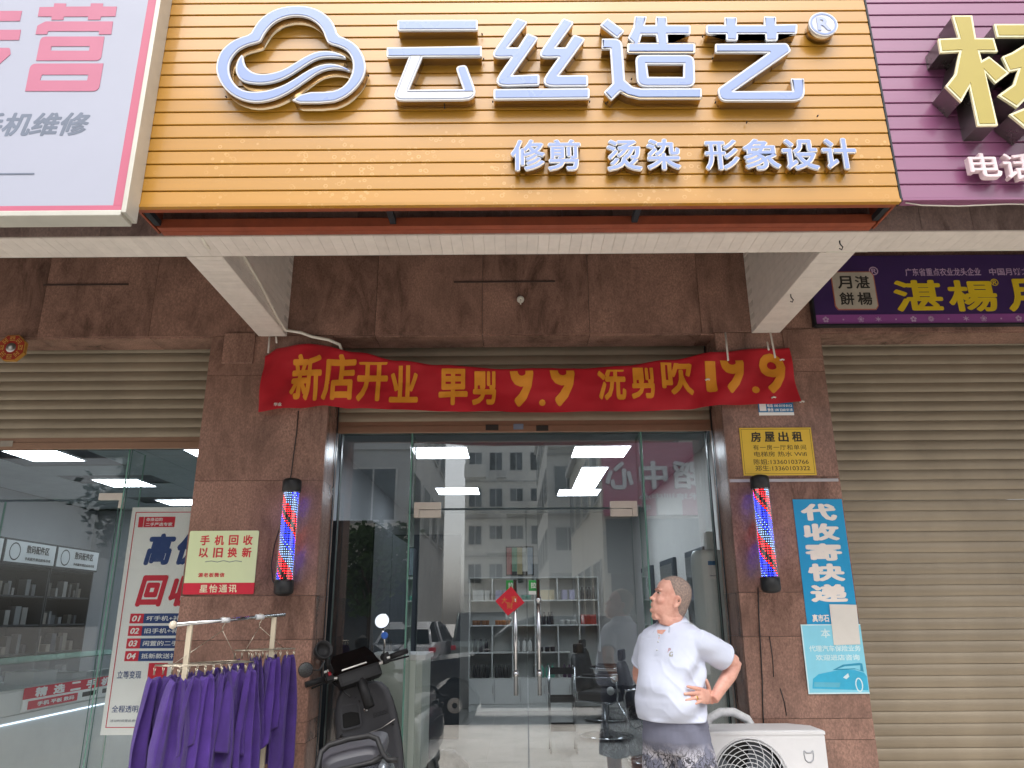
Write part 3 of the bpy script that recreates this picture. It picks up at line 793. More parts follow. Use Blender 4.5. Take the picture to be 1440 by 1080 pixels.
MB().box(-5.2, wx1 - .0056, 3.122, 3.232, wz0 - .022, wz0 + .0055, bev=.003).build('frame', M_ALU, WS)
MB().box(-5.2, wx1 - .03, 3.235, 3.262, wz0 + .02, 5.6).build('box_body', M_ALU, WS)
lt = MB()
for loops in TRACE['ying'] + TRACE['zhuan']:
    ls = [fillet(lp, 4) for lp in loops]
    lt.prism(ls[0], 3.1275, 3.1297, 0, False, ls[1:])
lt.build('lettering', M_PINKL, WS)
M_GREYP = mat('grey_print', '727b8c', 0.5)
text('lettering', '手机维修', (-2.634, -2.073, 3.757, 3.893), 3.1296, M_GREYP, WS, 0.03, 0.0004, 0.18)
b = (-2.662, -2.292, 3.541, 3.549)
MB().box(b[0], b[1], 3.1278, 3.1296, b[2], b[3]).build('rule_line', M_GREYP, WS)
# --- mauve slatted sign on the right
PS = empty('slatted_sign', (3.2, 3.4, SZ0), 'mauve slatted sign with large yellow character, far right', 'sign')
PX0, PX1 = SX1 + .012, 4.9
PP = 0.0795
me = slat_mesh('slat', PX0, PX1, PP, M_PUR)
for i in range(26):
    place('slat', me, ((PX0 + PX1) / 2, SY + 0.014, SZ0 + 0.018 + i * PP), PS)
MB().box(PX0, PX1, SY + .027, SY + .04, SZ0 + .02, SZ0 + 2.0).build('backing', M_DKMET, PS)
MB().box(PX0, PX1, SY - .002, SY + .05, SZ0 + .004, SZ0 + .017).build('edge_trim', M_PUR, PS)
MB().box(PX0 - .010, PX0 - .001, SY + .0, SY + .05, SZ0, SZ0 + 2.0).build('end_trim', M_DKMET, PS)
MB().box(PX0 + .05, PX1, SY + .052, SY + .08, SZ0 + .03, SZ0 + 2.0).build('box_body', M_GROUT, PS)
M_YFACE = mat('yellow_acrylic', 'ab9a46', 0.3, var=0.02)
M_CREAM = mat('cream_rim', 'f3ecc4', 0.4)
M_PEWTER = mat('pewter_sides', '8f8c88', 0.25, metal=0.9, var=0.1)
channel('sign_character', TRACE['yang'], 3.105, SY + .006, PS, M_PEWTER, M_CREAM, M_YFACE, 0.009)
M_PINKW = mat('pink_white_letter', 'eed9dc', 0.4)
for ch, bx in (('电', (2.245, 2.398, 3.521, 3.657)), ('话', (2.411, 2.561, 3.508, 3.656))):
    text('small_character', ch, bx, 3.212, M_PINKW, PS, 0.02, 0.03)
cw = MB().tube([(PX0 + .02, 3.245, SZ0 + .0), (2.02, 3.25, SZ0 - .012), (2.2, 3.25, SZ0 - .018), (2.45, 3.25, SZ0 - .008), (2.75, 3.25, SZ0 - .02), (3.1, 3.25, SZ0 - .006)], .0035, 6)
cw.build('loose_wire', M_PVC, PS)

# ================================================================ purple sign of the neighbour under the canopy
MS = empty('shop_fascia_sign', (3.2, 4.98, 3.45), 'dark purple sign with yellow calligraphy under the right canopy', 'sign')
MB().box(2.17, 5.0, 4.955, 4.995, 3.535, 4.00).build('panel', mat('deep_purple_print', '3b2457', 0.4, var=0.05, scale=4), MS)
MB().box(2.17, 5.0, 4.953, 4.994, 3.462, 3.534).build('border_band', mat('mauve_band', '8b4a8c', 0.4, var=0.05), MS)
MB().box(2.155, 2.1695, 4.945, 4.996, 3.455, 4.0).build('frame', M_DKMET, MS)
MB().box(2.17, 5.0, 4.945, 4.996, 3.450, 3.4615).build('frame', M_DKMET, MS)
M_YINK = mat('yellow_print', 'd8b81e', 0.5, var=0.04)
M_PINKI = mat('pale_mauve_print', 'c0a3c0', 0.5)
for ch, bx in (('湛', (2.754, 3.102, 3.555, 3.8)), ('楊', (3.143, 3.495, 3.552, 3.797)), ('月', (3.563, 3.854, 3.549, 3.805)), ('餅', (3.946, 4.253, 3.547, 3.802))):
    text('sign_character', ch, bx, 4.9545, M_YINK, MS, 0.028, 0.003)
text('lettering', '广东省重点农业龙头企业', (2.866, 3.414, 3.832, 3.895), 4.9545, M_PINKI, MS, 0.01, 0.001)
text('lettering', '中国月饼之乡', (3.477, 3.823, 3.834, 3.891), 4.9545, M_PINKI, MS, 0.01, 0.001)
for bx in ((2.604, 2.671, 3.842, 3.91), (3.47, 3.527, 3.751, 3.807)):
    text('registered_mark', '®', bx, 4.9545, M_PINKI if bx[0] < 2.8 else M_YINK, MS, 0.01, 0.001)
bx = (2.319, 2.632, 3.57, 3.871)
oc = [(bx[0] + .02, bx[2], 0), (bx[1] - .02, bx[2], 0), (bx[1], bx[2] + .03, 0), (bx[1], bx[3] - .03, 0), (bx[1] - .02, bx[3], 0), (bx[0] + .02, bx[3], 0), (bx[0], bx[3] - .03, 0), (bx[0], bx[2] + .03, 0)]
sl = MB().prism([p[:2] for p in oc], 4.9515, 4.956).build('seal', mat('seal_rim', 'b5674f', 0.5), MS)
MB().prism(inset([p[:2] for p in oc], .007), 4.9500, 4.9514).build('seal_face', mat('seal_cream', 'b8ae9e', 0.5), sl)
xm, zm = (bx[0] + bx[1]) / 2, (bx[2] + bx[3]) / 2
for ch, dx, dz in (('月', -1, 1), ('湛', 1, 1), ('餅', -1, -1), ('楊', 1, -1)):
    cx, cz = xm + dx * .064, zm + dz * .064
    text('seal_character', ch, (cx - .052, cx + .052, cz - .05, cz + .05), 4.9497, M_INK, sl, 0.02, 0.001)
for i, ch in enumerate('✿·❀✶·✿❁·✶❀·✿'):
    cx = 2.24 + i * 0.125
    text('band_ornament', ch, (cx - .022, cx + .022, 3.476, 3.52) if ch != '·' else (cx - .006, cx + .006, 3.49, 3.502), 4.9527, M_PINKI, MS, 0.0, 0.001)

# ================================================================ roller shutters
def shutter(name, x0, x1, ztop, zbot, label, pitch, bar_h, m=None, rails=True, y=5.30):
    m = m or M_SHUT
    s = empty(name, ((x0 + x1) / 2, y, zbot), label, 'shutter', 'roller shutters of the shop fronts')
    w = x1 - x0
    prof = []
    for k in range(7):
        t = k / 6
        prof.append((-0.0085 * math.sin(math.pi * (0.10 + 0.84 * t)) + 0.002, pitch * t * 0.94))
    prof += [(0.004, pitch * 0.94), (0.006, pitch)]
    rg = lambda x: [(x, p[0], p[1]) for p in prof] + [(x, 0.010, pitch), (x, 0.010, 0.0)]
    me = MB().loft([rg(-w / 2), rg(w / 2)], 0, True, False).mesh('slat', m, center=False)[0]
    z = zbot + bar_h
    srnd = random.Random(int(x0 * 10))
    while z < ztop:
        place('slat', me, ((x0 + x1) / 2, y + srnd.uniform(-.0015, .0015), z + srnd.uniform(-.001, .001)), s, rot=(srnd.uniform(-.02, .02), srnd.uniform(-.0006, .0006), 0))
        z += pitch
    MB().box(x0, x1, y - .012, y + .016, zbot, zbot + bar_h * .62, bev=.004).build('bottom_bar', M_SHUTBAR, s)
    MB().box(x0, x1, y - .006, y + .012, zbot + bar_h * .63, zbot + bar_h * .99).build('bottom_bar', M_SHUTBAR, s)
    if rails:
        for x in (x0 - .0015, x1 + .0015):
            sg = 1 if x < (x0 + x1) / 2 else -1
            MB().box(min(x, x - sg * .0) - .002, x + .002, y - .03, y - .0145, 0.0, ztop).build('guide_rail', M_DKMET, s)
    return s
SH_L = shutter('roller_shutter', -5.9, -2.152, 3.47, 2.668, 'half raised brown roller shutter over the phone shop window', 0.0725, 0.085)
SH_C = shutter('roller_shutter', -1.270, 1.446, 3.47, 2.772, 'raised roller shutter behind the red banner over the glass door', 0.0725, 0.085)
SH_R = shutter('roller_shutter', 2.209, 5.9, 3.47, 0.0, 'closed full height champagne roller shutter on the right', 0.0725, 0.085)
# stickers on the centre shutter's bar
for i, (bx, m_) in enumerate((((-0.194, -0.101, 2.786, 2.828), M_INK), ((0.008, 0.081, 2.79, 2.832), M_GREYP), ((0.174, 0.262, 2.778, 2.82), M_INK), ((0.267, 0.36, 2.772, 2.82), M_SHUTBAR))):
    st = MB().box(bx[0], bx[1], 5.2862, 5.2878, bx[2] + .0, bx[3]).build('sticker', m_, SH_C)
bx = (-3.712, -3.619, 2.689, 2.732)
MB().box(bx[0], bx[1], 5.2862, 5.2878, bx[2], bx[3]).build('sticker', mat('faded_sticker', 'a39a8e', 0.6), SH_L)

# ================================================================ glass fronts
def pane(name, x0, x1, y0, y1, z0, z1, parent, gm=None):
    """glass sheet with greenish polished edges"""
    mb = MB().box(x0, x1, y0, y1, z0, z1)
    dx, dy = x1 - x0, y1 - y0
    big = (2, 3) if dy < dx else (4, 5)
    for k in range(6):
        mb.mi[k] = 0 if k in big else 1
    return mb.build(name, [gm or M_GLASS, M_GEDGE], parent)
GY = 5.45
GF = empty('glass_shopfront', (0.09, GY, 0), 'frameless glass shop front of the barber shop with two pull handles', 'glass front')
pane('fixed_pane', -1.268, -0.757, GY, GY + .012, 0.02, 2.80, GF)
pane('fixed_pane', 0.968, 1.445, GY, GY + .012, 0.02, 2.80, GF)
pane('glass_fin', -0.752, -0.740, GY - .02, GY + .22, 0.02, 2.80, GF)
pane('glass_fin', 0.950, 0.962, GY - .02, GY + .22, 0.02, 2.80, GF)
pane('transom_pane', -0.735, 0.945, GY, GY + .012, 2.245, 2.80, GF)
M_PATCH = mat('satin_patch_fitting', 'cfc3b6', 0.32, metal=0.75, var=0.05)
for sx in (-1, 1):
    x0, x1 = (-0.672, 0.090) if sx < 0 else (0.098, 0.858)
    d = pane('door_leaf', x0, x1, GY + .002, GY + .014, 0.035, 2.232, GF)
    hx = 0.012 if sx < 0 else 0.172
    mb = MB().tube([(hx, GY - .055, 0.985), (hx, GY - .055, 1.735)], .0145, 12)
    for z in (1.12, 1.60):
        mb.tube([(hx, GY - .055, z), (hx, GY + .003, z)], .009, 8)
        mb.lathe([(0, -.022), (.019, -.020), (.021, 0), (.019, .02), (0, .022)], (hx, GY - .055, z), 'Z', 12)
    mb.build('pull_handle', M_CHROME, d)
    cx = x0 if sx < 0 else x1
    # patch fittings: an L on the transom side, a plate on the leaf
    a, b = (cx - .005, cx + .150) if sx < 0 else (cx - .150, cx + .005)
    MB().box(a, b, GY - .012, GY + .026, 2.178, 2.231, bev=.002).build('patch_plate', M_PATCH, d)
    a2, b2 = (cx - .045, cx + .150) if sx < 0 else (cx - .150, cx + .045)
    MB().box(a2, b2, GY - .014, GY + .028, 2.2365, 2.288, bev=.002).build('patch_fitting', M_PATCH, GF)
    a3, b3 = (cx - .045, cx - .008) if sx < 0 else (cx + .008, cx + .045)
    MB().box(a3, b3, GY - .0135, GY + .0275, 2.178, 2.236, bev=.002).build('patch_fitting', M_PATCH, GF)
    a4, b4 = (x0, x1)
    MB().box(a4, b4, GY - .008, GY + .024, 0.03, 0.09, bev=.003).build('bottom_rail', M_PATCH, d)
    # green pull sticker
    sxm = hx - .03
    st = MB().box(sxm - .034, sxm + .034, GY + .0002, GY + .0015, 1.662, 1.735).build('pull_sticker', mat('sticker_green', '2fa34b', 0.5), d)
    MB().box(sxm - .034, sxm + .034, GY - .0002, GY + .0012, 1.638, 1.6615).build('sticker_foot', M_PAPER, st)
    text('lettering', '拉', (sxm - .019, sxm + .019, 1.680, 1.720), GY - .0002, M_PAPER, st, 0.02, 0.0008)
MB().box(-1.272, 1.448, GY - .02, GY + .05, 2.802, 2.86).build('head_channel', M_DKMET, GF)
MB().box(-1.272, 1.448, GY - .02, GY + .04, 0.0, 0.018).build('floor_channel', M_BRUSH, GF)
MB().box(-1.2745, -1.2685, GY - .02, GY + .04, 0.0, 2.80).build('jamb_channel', M_DKMET, GF)
MB().box(1.4455, 1.451, GY - .02, GY + .04, 0.0, 2.80).build('jamb_channel', M_DKMET, GF)
# red new-year paper pasted over the handles
cx, cz = (-0.028, 1.594)
rp = MB()
dm = [(cx - .098, cz), (cx - .012, cz - .098), (cx + .104, cz - .012), (cx + .012, cz + .098)]
rp.prism(dm, GY - .0745, GY - .0725)
rpo = rp.build('new_year_paper', mat('red_paper', 'c8102c', 0.55, var=0.05, bump=0.1, bscale=40), None, 'red diamond paper with gold writing hung on the door handles', 'paper')
for ch, dx, dz in (('大', -.035, .005), ('吉', .035, .012), ('財', .003, -.03)):
    text('lettering', ch, (cx + dx - .02, cx + dx + .02, cz + dz - .022, cz + dz + .022), GY - .0748, mat('gold_ink', 'c98a3a', 0.4), rpo, 0.0, 0.0008)

# phone shop front on the left
GL = empty('glass_shopfront', (-4, GY, 0), 'frameless glass front of the phone shop on the left', 'glass front')
pane('fixed_pane', -2.83, -2.155, GY, GY + .012, 0.02, 2.70, GL, M_GLASS2)
pane('transom_pane', -5.9, -2.845, GY, GY + .012, 2.33, 2.70, GL, M_GLASS2)
pane('door_leaf', -3.70, -2.875, GY + .002, GY + .014, 0.03, 2.315, GL, M_GLASS2)
pane('door_leaf', -4.53, -3.708, GY + .002, GY + .014, 0.03, 2.315, GL, M_GLASS2)
pane('glass_fin', -2.843, -2.832, GY - .02, GY + .22, 0.02, 2.70, GL, M_GLASS2)
MB().box(-3.02, -2.848, GY - .012, GY + .026, 2.3205, 2.372, bev=.002).build('patch_fitting', M_PATCH, GL)
MB().box(-2.868, -2.846, GY - .0135, GY + .0275, 2.262, 2.320, bev=.002).build('patch_fitting', M_PATCH, GL)
MB().box(-5.9, -2.15, GY - .02, GY + .05, 2.702, 2.76).build('head_channel', M_DKMET, GL)

# ================================================================ interiors (structure)
def struct(name, x0, x1, y0, y1, z0, z1, m):
    return MB().box(x0, x1, y0, y1, z0, z1).build(name, m, kind='structure')
# barber shop: x -1.9..2.1, depth to 13.5, ceiling 3.25
fl = struct('shop_floor', -1.95, 2.15, 5.47, 13.5, -0.25, 0.010, M_GROUT)
me, c = MB().box(-0.398, 0.398, -0.398, 0.398, -0.005, 0.005).mesh('floor_tile', M_FLOOR)
for i in range(5):
    for j in range(10):
        place('floor_tile', me, (-1.53 + i * 0.8 + .03, 5.90 + j * 0.8, 0.0155), fl)
struct('shop_ceiling', -1.95, 2.15, 5.47, 13.5, 3.25, 3.40, M_CEIL)
M_WALLB_ = mat('barber_wall_paint', 'c2c1bd', 0.85, var=0.04, scale=1.2)
struct('wall_back', -1.95, 2.15, 13.5, 13.6, -0.2, 3.40, M_WALLB_)
struct('wall_left', -2.02, -1.90, 5.36, 13.5, -0.2, 3.40, M_WALLIN)
struct('wall_right', 2.10, 2.20, 5.36, 13.5, -0.2, 3.40, M_WALLB_)
struct('shutter_box', -1.27, 1.45, 5.36, 5.46, 2.862, 3.45, M_WALLDK)
# phone shop: x -6..-2.1
M_FLOORW = mat('white_floor_tile', 'c9c6c0', 0.18, var=0.05, rnd=0.02)
fl2 = struct('phone_shop_floor', -7.0, -2.05, 5.47, 12.6, -0.25, 0.010, M_FLOORW)
cl = struct('phone_shop_ceiling', -7.0, -2.05, 5.47, 12.6, 3.215, 3.40, M_DKMET)
me, c = MB().box(-0.297, 0.297, -0.297, 0.297, -0.004, 0.004).mesh('ceiling_tile', M_CEIL)
lamps_l = ((-5.13, 8.05), (-5.13, 9.81), (-5.13, 11.6), (-3.2, 8.05), (-3.2, 9.81), (-3.2, 11.6))
for i in range(8):
    for j in range(11):
        x, y = -6.63 + i * 0.6, 5.95 + j * 0.6
        if any(abs(x - a) < .31 and abs(y - b) < .31 for a, b in lamps_l): continue
        place('ceiling_tile', me, (x, y, 3.208), cl)
struct('wall_back_phone', -7.0, -2.05, 12.6, 12.7, -0.2, 3.40, M_WALLIN)
struct('wall_right_phone', -2.10, -2.03, 5.36, 12.6, -0.2, 3.40, M_WALLIN)
struct('wall_left_phone', -7.1, -7.0, 5.36, 12.6, -0.2, 3.40, M_WALLIN)
struct('shutter_box_phone', -6.0, -2.155, 5.36, 5.46, 2.765, 3.45, M_WALLDK)
# far side walls that close the block
struct('rear_block', -9, 9, 13.62, 14, -0.2, 5.6, M_CONC)
struct('block_roof', -9, 9, 5.26, 13.62, 3.46, 3.7, M_CONC)

# --- lit ceiling panels
def panel_lamp(x, y, wx, wy, z, label, group, lm=None):
    e = empty('ceiling_light', (x, y, z), label, 'ceiling light', group)
    MB().box(x - wx / 2, x + wx / 2, y - wy / 2, y + wy / 2, z - .012, z - .002).build('diffuser', lm or M_LAMP, e)
    mb = MB()
    for a, b, c_, d in ((-wx / 2 - .012, wx / 2 + .012, -wy / 2 - .012, -wy / 2 - .001), (-wx / 2 - .012, wx / 2 + .012, wy / 2 + .001, wy / 2 + .012),
                        (-wx / 2 - .012, -wx / 2 - .001, -wy / 2, wy / 2), (wx / 2 + .001, wx / 2 + .012, -wy / 2, wy / 2)):
        mb.box(x + a, x + b, y + c_, y + d, z - .016, z - .0005)
    mb.build('frame', M_WHITE, e)
nm_l = ['front left', 'middle left', 'rear left', 'front right', 'middle right', 'rear right']
for (x, y), w in zip(lamps_l, nm_l):
    panel_lamp(x, y, .58, .56, 3.214, 'lit square ceiling panel in the phone shop, ' + w, 'ceiling panels of the phone shop')
for (x, y, wx, wy, w) in ((-0.80, 8.2, .6, .6, 'front left square'), (-0.80, 10.9, .6, .6, 'rear left square'), (0.98, 8.2, .6, .6, 'front right square'),
                          (0.98, 11.1, .6, .6, 'rear right square'), (1.02, 9.9, .32, 1.6, 'long lengthwise')):
    panel_lamp(x, y, wx, wy, 3.25, w + ' lit ceiling panel of the barber shop', 'ceiling panels of the barber shop', M_LAMPB)

# ================================================================ barber shop contents
M_LAM = mat('white_laminate', 'd9dbd8', 0.4, var=0.03)
M_SHBACK = mat('shelf_back', 'a9aba8', 0.6, var=0.04)
sh = empty('display_cabinet', (0.35, 13.3, 0), 'white display cabinet of square compartments at the back of the barber shop', 'cabinet')
sx0, sx1, sy0, sy1 = -0.74, 1.43, 13.08, 13.42
cols = [-0.74, -0.36, -0.02, 0.36, 0.74, 1.10, 1.43]
rows = [0.50, 0.906, 1.334, 1.736, 2.11]
MB().box(sx0, sx1, sy1 - .015, sy1, .05, 2.11).build('back_panel', M_SHBACK, sh)
for z in rows:
    MB().box(sx0, sx1 if z > .95 else 0.93, sy0, sy1 - .016, z - .009, z + .009).build('shelf', M_LAM, sh)
for j in range(4):
    for i, x in enumerate(cols):
        if j == 0 and x > .95: continue
        if (i, j) in ((2, 2), (4, 2), (1, 2)): continue
        MB().box(x - .009, x + .009, sy0, sy1 - .016, rows[j] + .0095, rows[j + 1] - .0095).build('divider', M_LAM, sh)
MB().box(sx0, .93, sy0 + .01, sy1 - .02, .02, .12).build('plinth', M_LAM, sh)
for a, b_ in zip((-0.74, -0.32, 0.10, 0.52), (-0.32, 0.10, 0.52, 0.93)):
    d = MB().box(a + .003, b_ - .003, sy0 + .002, sy0 + .02, .125, .488).build('cupboard_door', M_LAM, sh)
    MB().box(b_ - .035, b_ - .025, sy0 - .012, sy0 + .001, .28, .40).build('handle', M_BRUSH, d)
cols_b = {'dark': '26222a', 'green': '5fae98', 'white': 'd8d8d4', 'amber': '8a5a34', 'purple': '4a2f4e', 'red': 'a8392f', 'cream': 'd0c19c', 'lilac': 'b5b2cf', 'black': '15161a', 'orange': 'c27a3c'}
rr = random.Random(5)
meshes = {}
def bottle_mesh(kind, col):
    key = kind + col
    if key in meshes: return meshes[key]
    m = mat('pack_' + col, cols_b[col], 0.35, var=0.06)
    mb = MB()
    if kind == 'pump':
        mb.lathe([(0, 0), (.034, .002), (.036, .02), (.036, .14), (.026, .165), (.012, .175), (.012, .19), (0, .19)], n=10)
        mb.tube([(0, 0, .19), (0, 0, .215), (.03, 0, .213)], .006, 6)
    elif kind == 'bottle':
        mb.lathe([(0, 0), (.030, .002), (.032, .02), (.030, .15), (.016, .18), (.016, .205), (0, .207)], n=10)
    elif kind == 'jar':
        mb.lathe([(0, 0), (.04, .002), (.041, .05), (.043, .052), (.043, .075), (0, .077)], n=10)
    else:
        mb.box(-.045, .045, -.035, .035, 0, .16, bev=.003)
    meshes[key] = mb.mesh(kind, m, center=False)[0]
    return meshes[key]
plan = [  # (column, row, kind, colour, count, label)
    (0, 0, 'bottle', 'black', 5, 'black bottle in the lowest left compartment of the display cabinet'),
    (1, 0, 'bottle', 'black', 5, 'black bottle in the lowest second compartment of the display cabinet'),
    (3, 0, 'pump', 'green', 3, 'green pump bottle in the lowest compartment right of the door handles'),
    (4, 0, 'bottle', 'purple', 3, 'dark purple bottle in the lowest right compartment of the display cabinet'),
    (0, 1, 'bottle', 'dark', 3, 'dark bottle on the second shelf at left of the display cabinet'),
    (2, 1, 'pump', 'white', 3, 'white pump bottle on the second shelf mid display cabinet'),
    (3, 1, 'jar', 'dark', 3, 'dark jar on the second shelf of the display cabinet'),
    (0, 2, 'jar', 'amber', 4, 'amber jar on the third shelf at left of the display cabinet'),
    (1, 2, 'jar', 'orange', 4, 'orange jar on the third shelf of the display cabinet'),
    (3, 2, 'bottle', 'dark', 4, 'dark bottle on the third shelf of the display cabinet'),
    (5, 2, 'carton', 'red', 3, 'red carton on the third shelf at right of the display cabinet'),
    (4, 2, 'jar', 'white', 3, 'white jar on the third shelf right of centre in the display cabinet'),
    (0, 3, 'carton', 'white', 3, 'white carton on the top shelf at left of the display cabinet'),
    (1, 3, 'carton', 'lilac', 2, 'lilac carton on the top shelf of the display cabinet'),
    (2, 3, 'jar', 'green', 3, 'green jar on the top shelf behind the door handles'),
    (3, 3, 'carton', 'cream', 3, 'cream carton on the top shelf right of the door handles'),
    (5, 3, 'bottle', 'dark', 4, 'dark bottle on the top shelf at right of the display cabinet'),
    (4, 3, 'carton', 'lilac', 2, 'lilac carton on the top shelf at right of the display cabinet')]
for ci, ri, kind, col, n_, lab in plan:
    xa, xb = cols[ci] + .05, cols[ci + 1] - .05
    for k in range(n_):
        x = xa + (xb - xa) * ((k + .5) / n_) + rr.uniform(-.008, .008)
        nm = {'pump': 'pump_bottle', 'bottle': 'bottle', 'jar': 'jar', 'carton': 'carton'}[kind]
        place(nm, bottle_mesh(kind, col), (x, 13.22 + rr.uniform(-.04, .04), rows[ri] + .0095), None, lab + ', %s from left' % ORD[k], nm.replace('_', ' '), 'goods in the display cabinet: ' + col + ' ' + nm.replace('_', ' '), rot=(0, 0, rr.uniform(-.4, .4)))

# --- barber chairs
M_LEATH = mat('black_leather', '1a1b1e', 0.42, var=0.2, bump=0.1, bscale=200)
def barber_chair(x, y, rz, label):
    e = empty('barber_chair', (0, 0, 0), label, 'chair', 'barber chairs')
    MB().lathe([(0, .02), (.33, .022), (.34, .03), (.30, .045), (.12, .075), (.07, .10), (0, .10)], n=28).build('base', M_CHROME, e)
    MB().lathe([(0, .10), (.038, .10), (.038, .40), (.055, .41), (.055, .43), (0, .43)], n=16).build('column', M_CHROME, e)
    MB().box(-.25, .25, -.25, .27, .43, .56, bev=.035).build('seat', M_LEATH, e)
    mb = MB()
    rings = []
    for z, yy, w, t in ((.55, .25, .22, .05), (.65, .285, .235, .05), (.8, .315, .235, .045), (.93, .335, .21, .04), (.99, .345, .16, .025)):
        rings.append([(w * a, yy + t * b_, z) for a, b_ in ((-1, -.6), (-.9, -1), (0, -.85), (.9, -1), (1, -.6), (1, .6), (.9, 1), (0, 1), (-.9, 1), (-1, .6))])
    mb.loft(rings, 0, True, True)
    mb.build('backrest', M_LEATH, e)
    MB().box(-.13, .13, .31, .37, 1.0, 1.12, bev=.025).build('headrest', M_LEATH, e)
    for s in (-1, 1):
        x0 = .28 * s
        MB().tube([(x0, .27, .45), (x0, -.20, .43), (x0, -.27, .46), (x0, -.28, .55), (x0, -.27, .69), (x0, -.22, .725), (x0, .20, .73), (x0, .28, .72), (x0, .30, .66), (x0, .27, .45)], .013, 8).build('arm_frame', M_CHROME, e)
        MB().box(x0 - .028, x0 + .028, -.20, .18, .742, .765, bev=.01).build('arm_pad', M_LEATH, e)
        MB().lathe([(0, x0 + s * .016), (.05, x0 + s * .016), (.05, x0 + s * .022), (0, x0 + s * .022)], (0, -.20, .58), 'X', 18).build('side_disc', M_LAM, e)
    MB().tube([(-.2, -.24, .46), (-.2, -.40, .20), (-.19, -.44, .15), (.19, -.44, .15), (.2, -.40, .20), (.2, -.24, .46)], .012, 8).build('foot_rest', M_CHROME, e)
    e.location = (x, y, .0205); e.rotation_euler = (0, 0, rz)
    return e
barber_chair(1.15, 10.25, R(62), 'black barber chair with chrome frame and round base, farther inside')
barber_chair(1.50, 8.55, R(75), 'black barber chair partly hidden behind the man in white')
barber_chair(1.36, 11.9, R(70), 'black barber chair nearest the display cabinet')
# --- tool trolley between the chairs
tro = empty('tool_trolley', (0.55, 9.3, 0), 'small black three tier tool trolley beside the barber chairs', 'trolley')
for z in (.25, .55, .85):
    t_ = MB().box(.40, .70, 9.15, 9.45, z, z + .012)
    for (a, b_, c_, d) in ((.40, .70, 9.15, 9.158), (.40, .70, 9.442, 9.45), (.40, .408, 9.1585, 9.4415), (.692, .70, 9.1585, 9.4415)):
        t_.box(a, b_, c_, d, z + .0125, z + .055)
    t_.build('tray', M_BLACK, tro)
for x in (.405, .695):
    for y in (9.155, 9.445):
        MB().tube([(x, y, .06), (x, y, .93)], .009, 8).build('post', M_CHROME, tro)
        MB().lathe([(0, -.012), (.025, -.012), (.025, .012), (0, .012)], (x, y, .047), 'X', 12).build('caster', M_BLACK, tro)
# --- mirror stations along the right wall
M_MIRROR = mat('mirror', 'c9ced2', 0.03, metal=1.0, var=0.01)
for i, y in enumerate((8.7, 10.3, 11.9)):
    w = ('nearest', 'middle', 'farthest')[i]
    e = empty('mirror_station', (2.06, y, 0), f'dark framed mirror station on the right wall of the barber shop, {w}', 'mirror', 'mirror stations')
    MB().box(2.05, 2.098, y - .45, y + .45, .85, 2.2, bev=.006).build('frame', M_WALLDK, e)
    MB().box(2.043, 2.049, y - .40, y + .40, .92, 2.13).build('mirror', M_MIRROR, e)
    MB().box(1.85, 2.0975, y - .45, y + .45, .78, .84, bev=.006).build('ledge', M_WALLDK, e)
# --- round floor-standing air conditioner behind the right pane
AX, AY, AR = 1.468, 5.72, .138
cy_ = empty('floor_air_conditioner', (AX, AY, 0), 'tall white round floor standing air conditioner inside by right pane', 'air conditioner')
M_CYL = mat('appliance_white', 'dfe6e3', 0.35, var=0.02)
MB().lathe([(0, .02), (AR + .01, .02), (AR + .012, .05), (AR, .08), (AR, 1.87), (AR - .004, 1.92), (AR - .02, 1.95), (0, 1.96)], (AX, AY, 0), 'Z', 40).build('body', M_CYL, cy_)
mbv = MB()
for k in range(20):
    if k in (5, 11): continue
    z = 1.77 - k * .058
    t = R(-62)
    c0 = Vector((AX + AR * math.cos(t), AY + AR * math.sin(t), z))
    tg = Vector((-math.sin(t), math.cos(t), 0)); nr = Vector((math.cos(t), math.sin(t), 0))
    q = [c0 - tg * .019 - UPV * .021, c0 + tg * .019 - UPV * .021, c0 + tg * .019 + UPV * .021, c0 - tg * .019 + UPV * .021]
    mbv.loft([[p - nr * .01 for p in q], [p + nr * .003 for p in q]], 0, True, False)
mbv.build('vent_squares', M_BLACK, cy_)
MB().box(AX - .02, AX + .055, AY - .03, AY + .05, 1.962, 2.09, bev=.004).build('top_box', M_CYL, cy_)
lb = MB().box(AX - .055, AX + .012, AY - AR - .004, AY - AR - .001, 1.74, 1.87).build('energy_label', M_PAPER, cy_)
MB().box(AX - .052, AX + .009, AY - AR - .0052, AY - AR - .0042, 1.838, 1.867).build('label_head', mat('advert_blue', '1f74a8', 0.45, var=0.05), lb)
MB().box(AX - .045, AX + .002, AY - AR - .0052, AY - AR - .0042, 1.76, 1.765).build('label_line', M_GREYP, lb)
# --- reception counter and clutter behind the left pane
rc = empty('reception_counter', (-1.0, 5.9, 0), 'pale green white reception counter inside behind the scooter', 'counter')
M_MINT = mat('mint_white_panel', 'c9d3ca', 0.4, var=0.02)
MB().box(-1.06, -0.655, 5.70, 6.25, .02, 1.195).build('body', M_MINT, rc)
MB().box(-1.08, -0.635, 5.69, 6.27, 1.1955, 1.232, bev=.004).build('top', M_LAM, rc)
dk = empty('wall_cupboard', (-1.6, 8.4, 0), 'tall dark cupboard along the left wall of the barber shop', 'cupboard')
MB().box(-1.895, -1.30, 7.0, 10.2, .02, 2.35).build('carcass', M_WALLDK, dk)
for y in (7.0, 8.07, 9.14):
    d = MB().box(-1.2985, -1.28, y + .005, y + 1.055, .06, 2.33).build('door', M_WALLDK, dk)
    MB().box(-1.2795, -1.265, y + .10, y + .115, 1.0, 1.25).build('handle', M_BRUSH, d)
MB().box(-1.897, -0.70, 10.25, 10.32, .02, 2.55).build('partition_panel', M_WALLDK, None, 'dark partition panel standing behind the cupboard in the barber shop', 'partition')
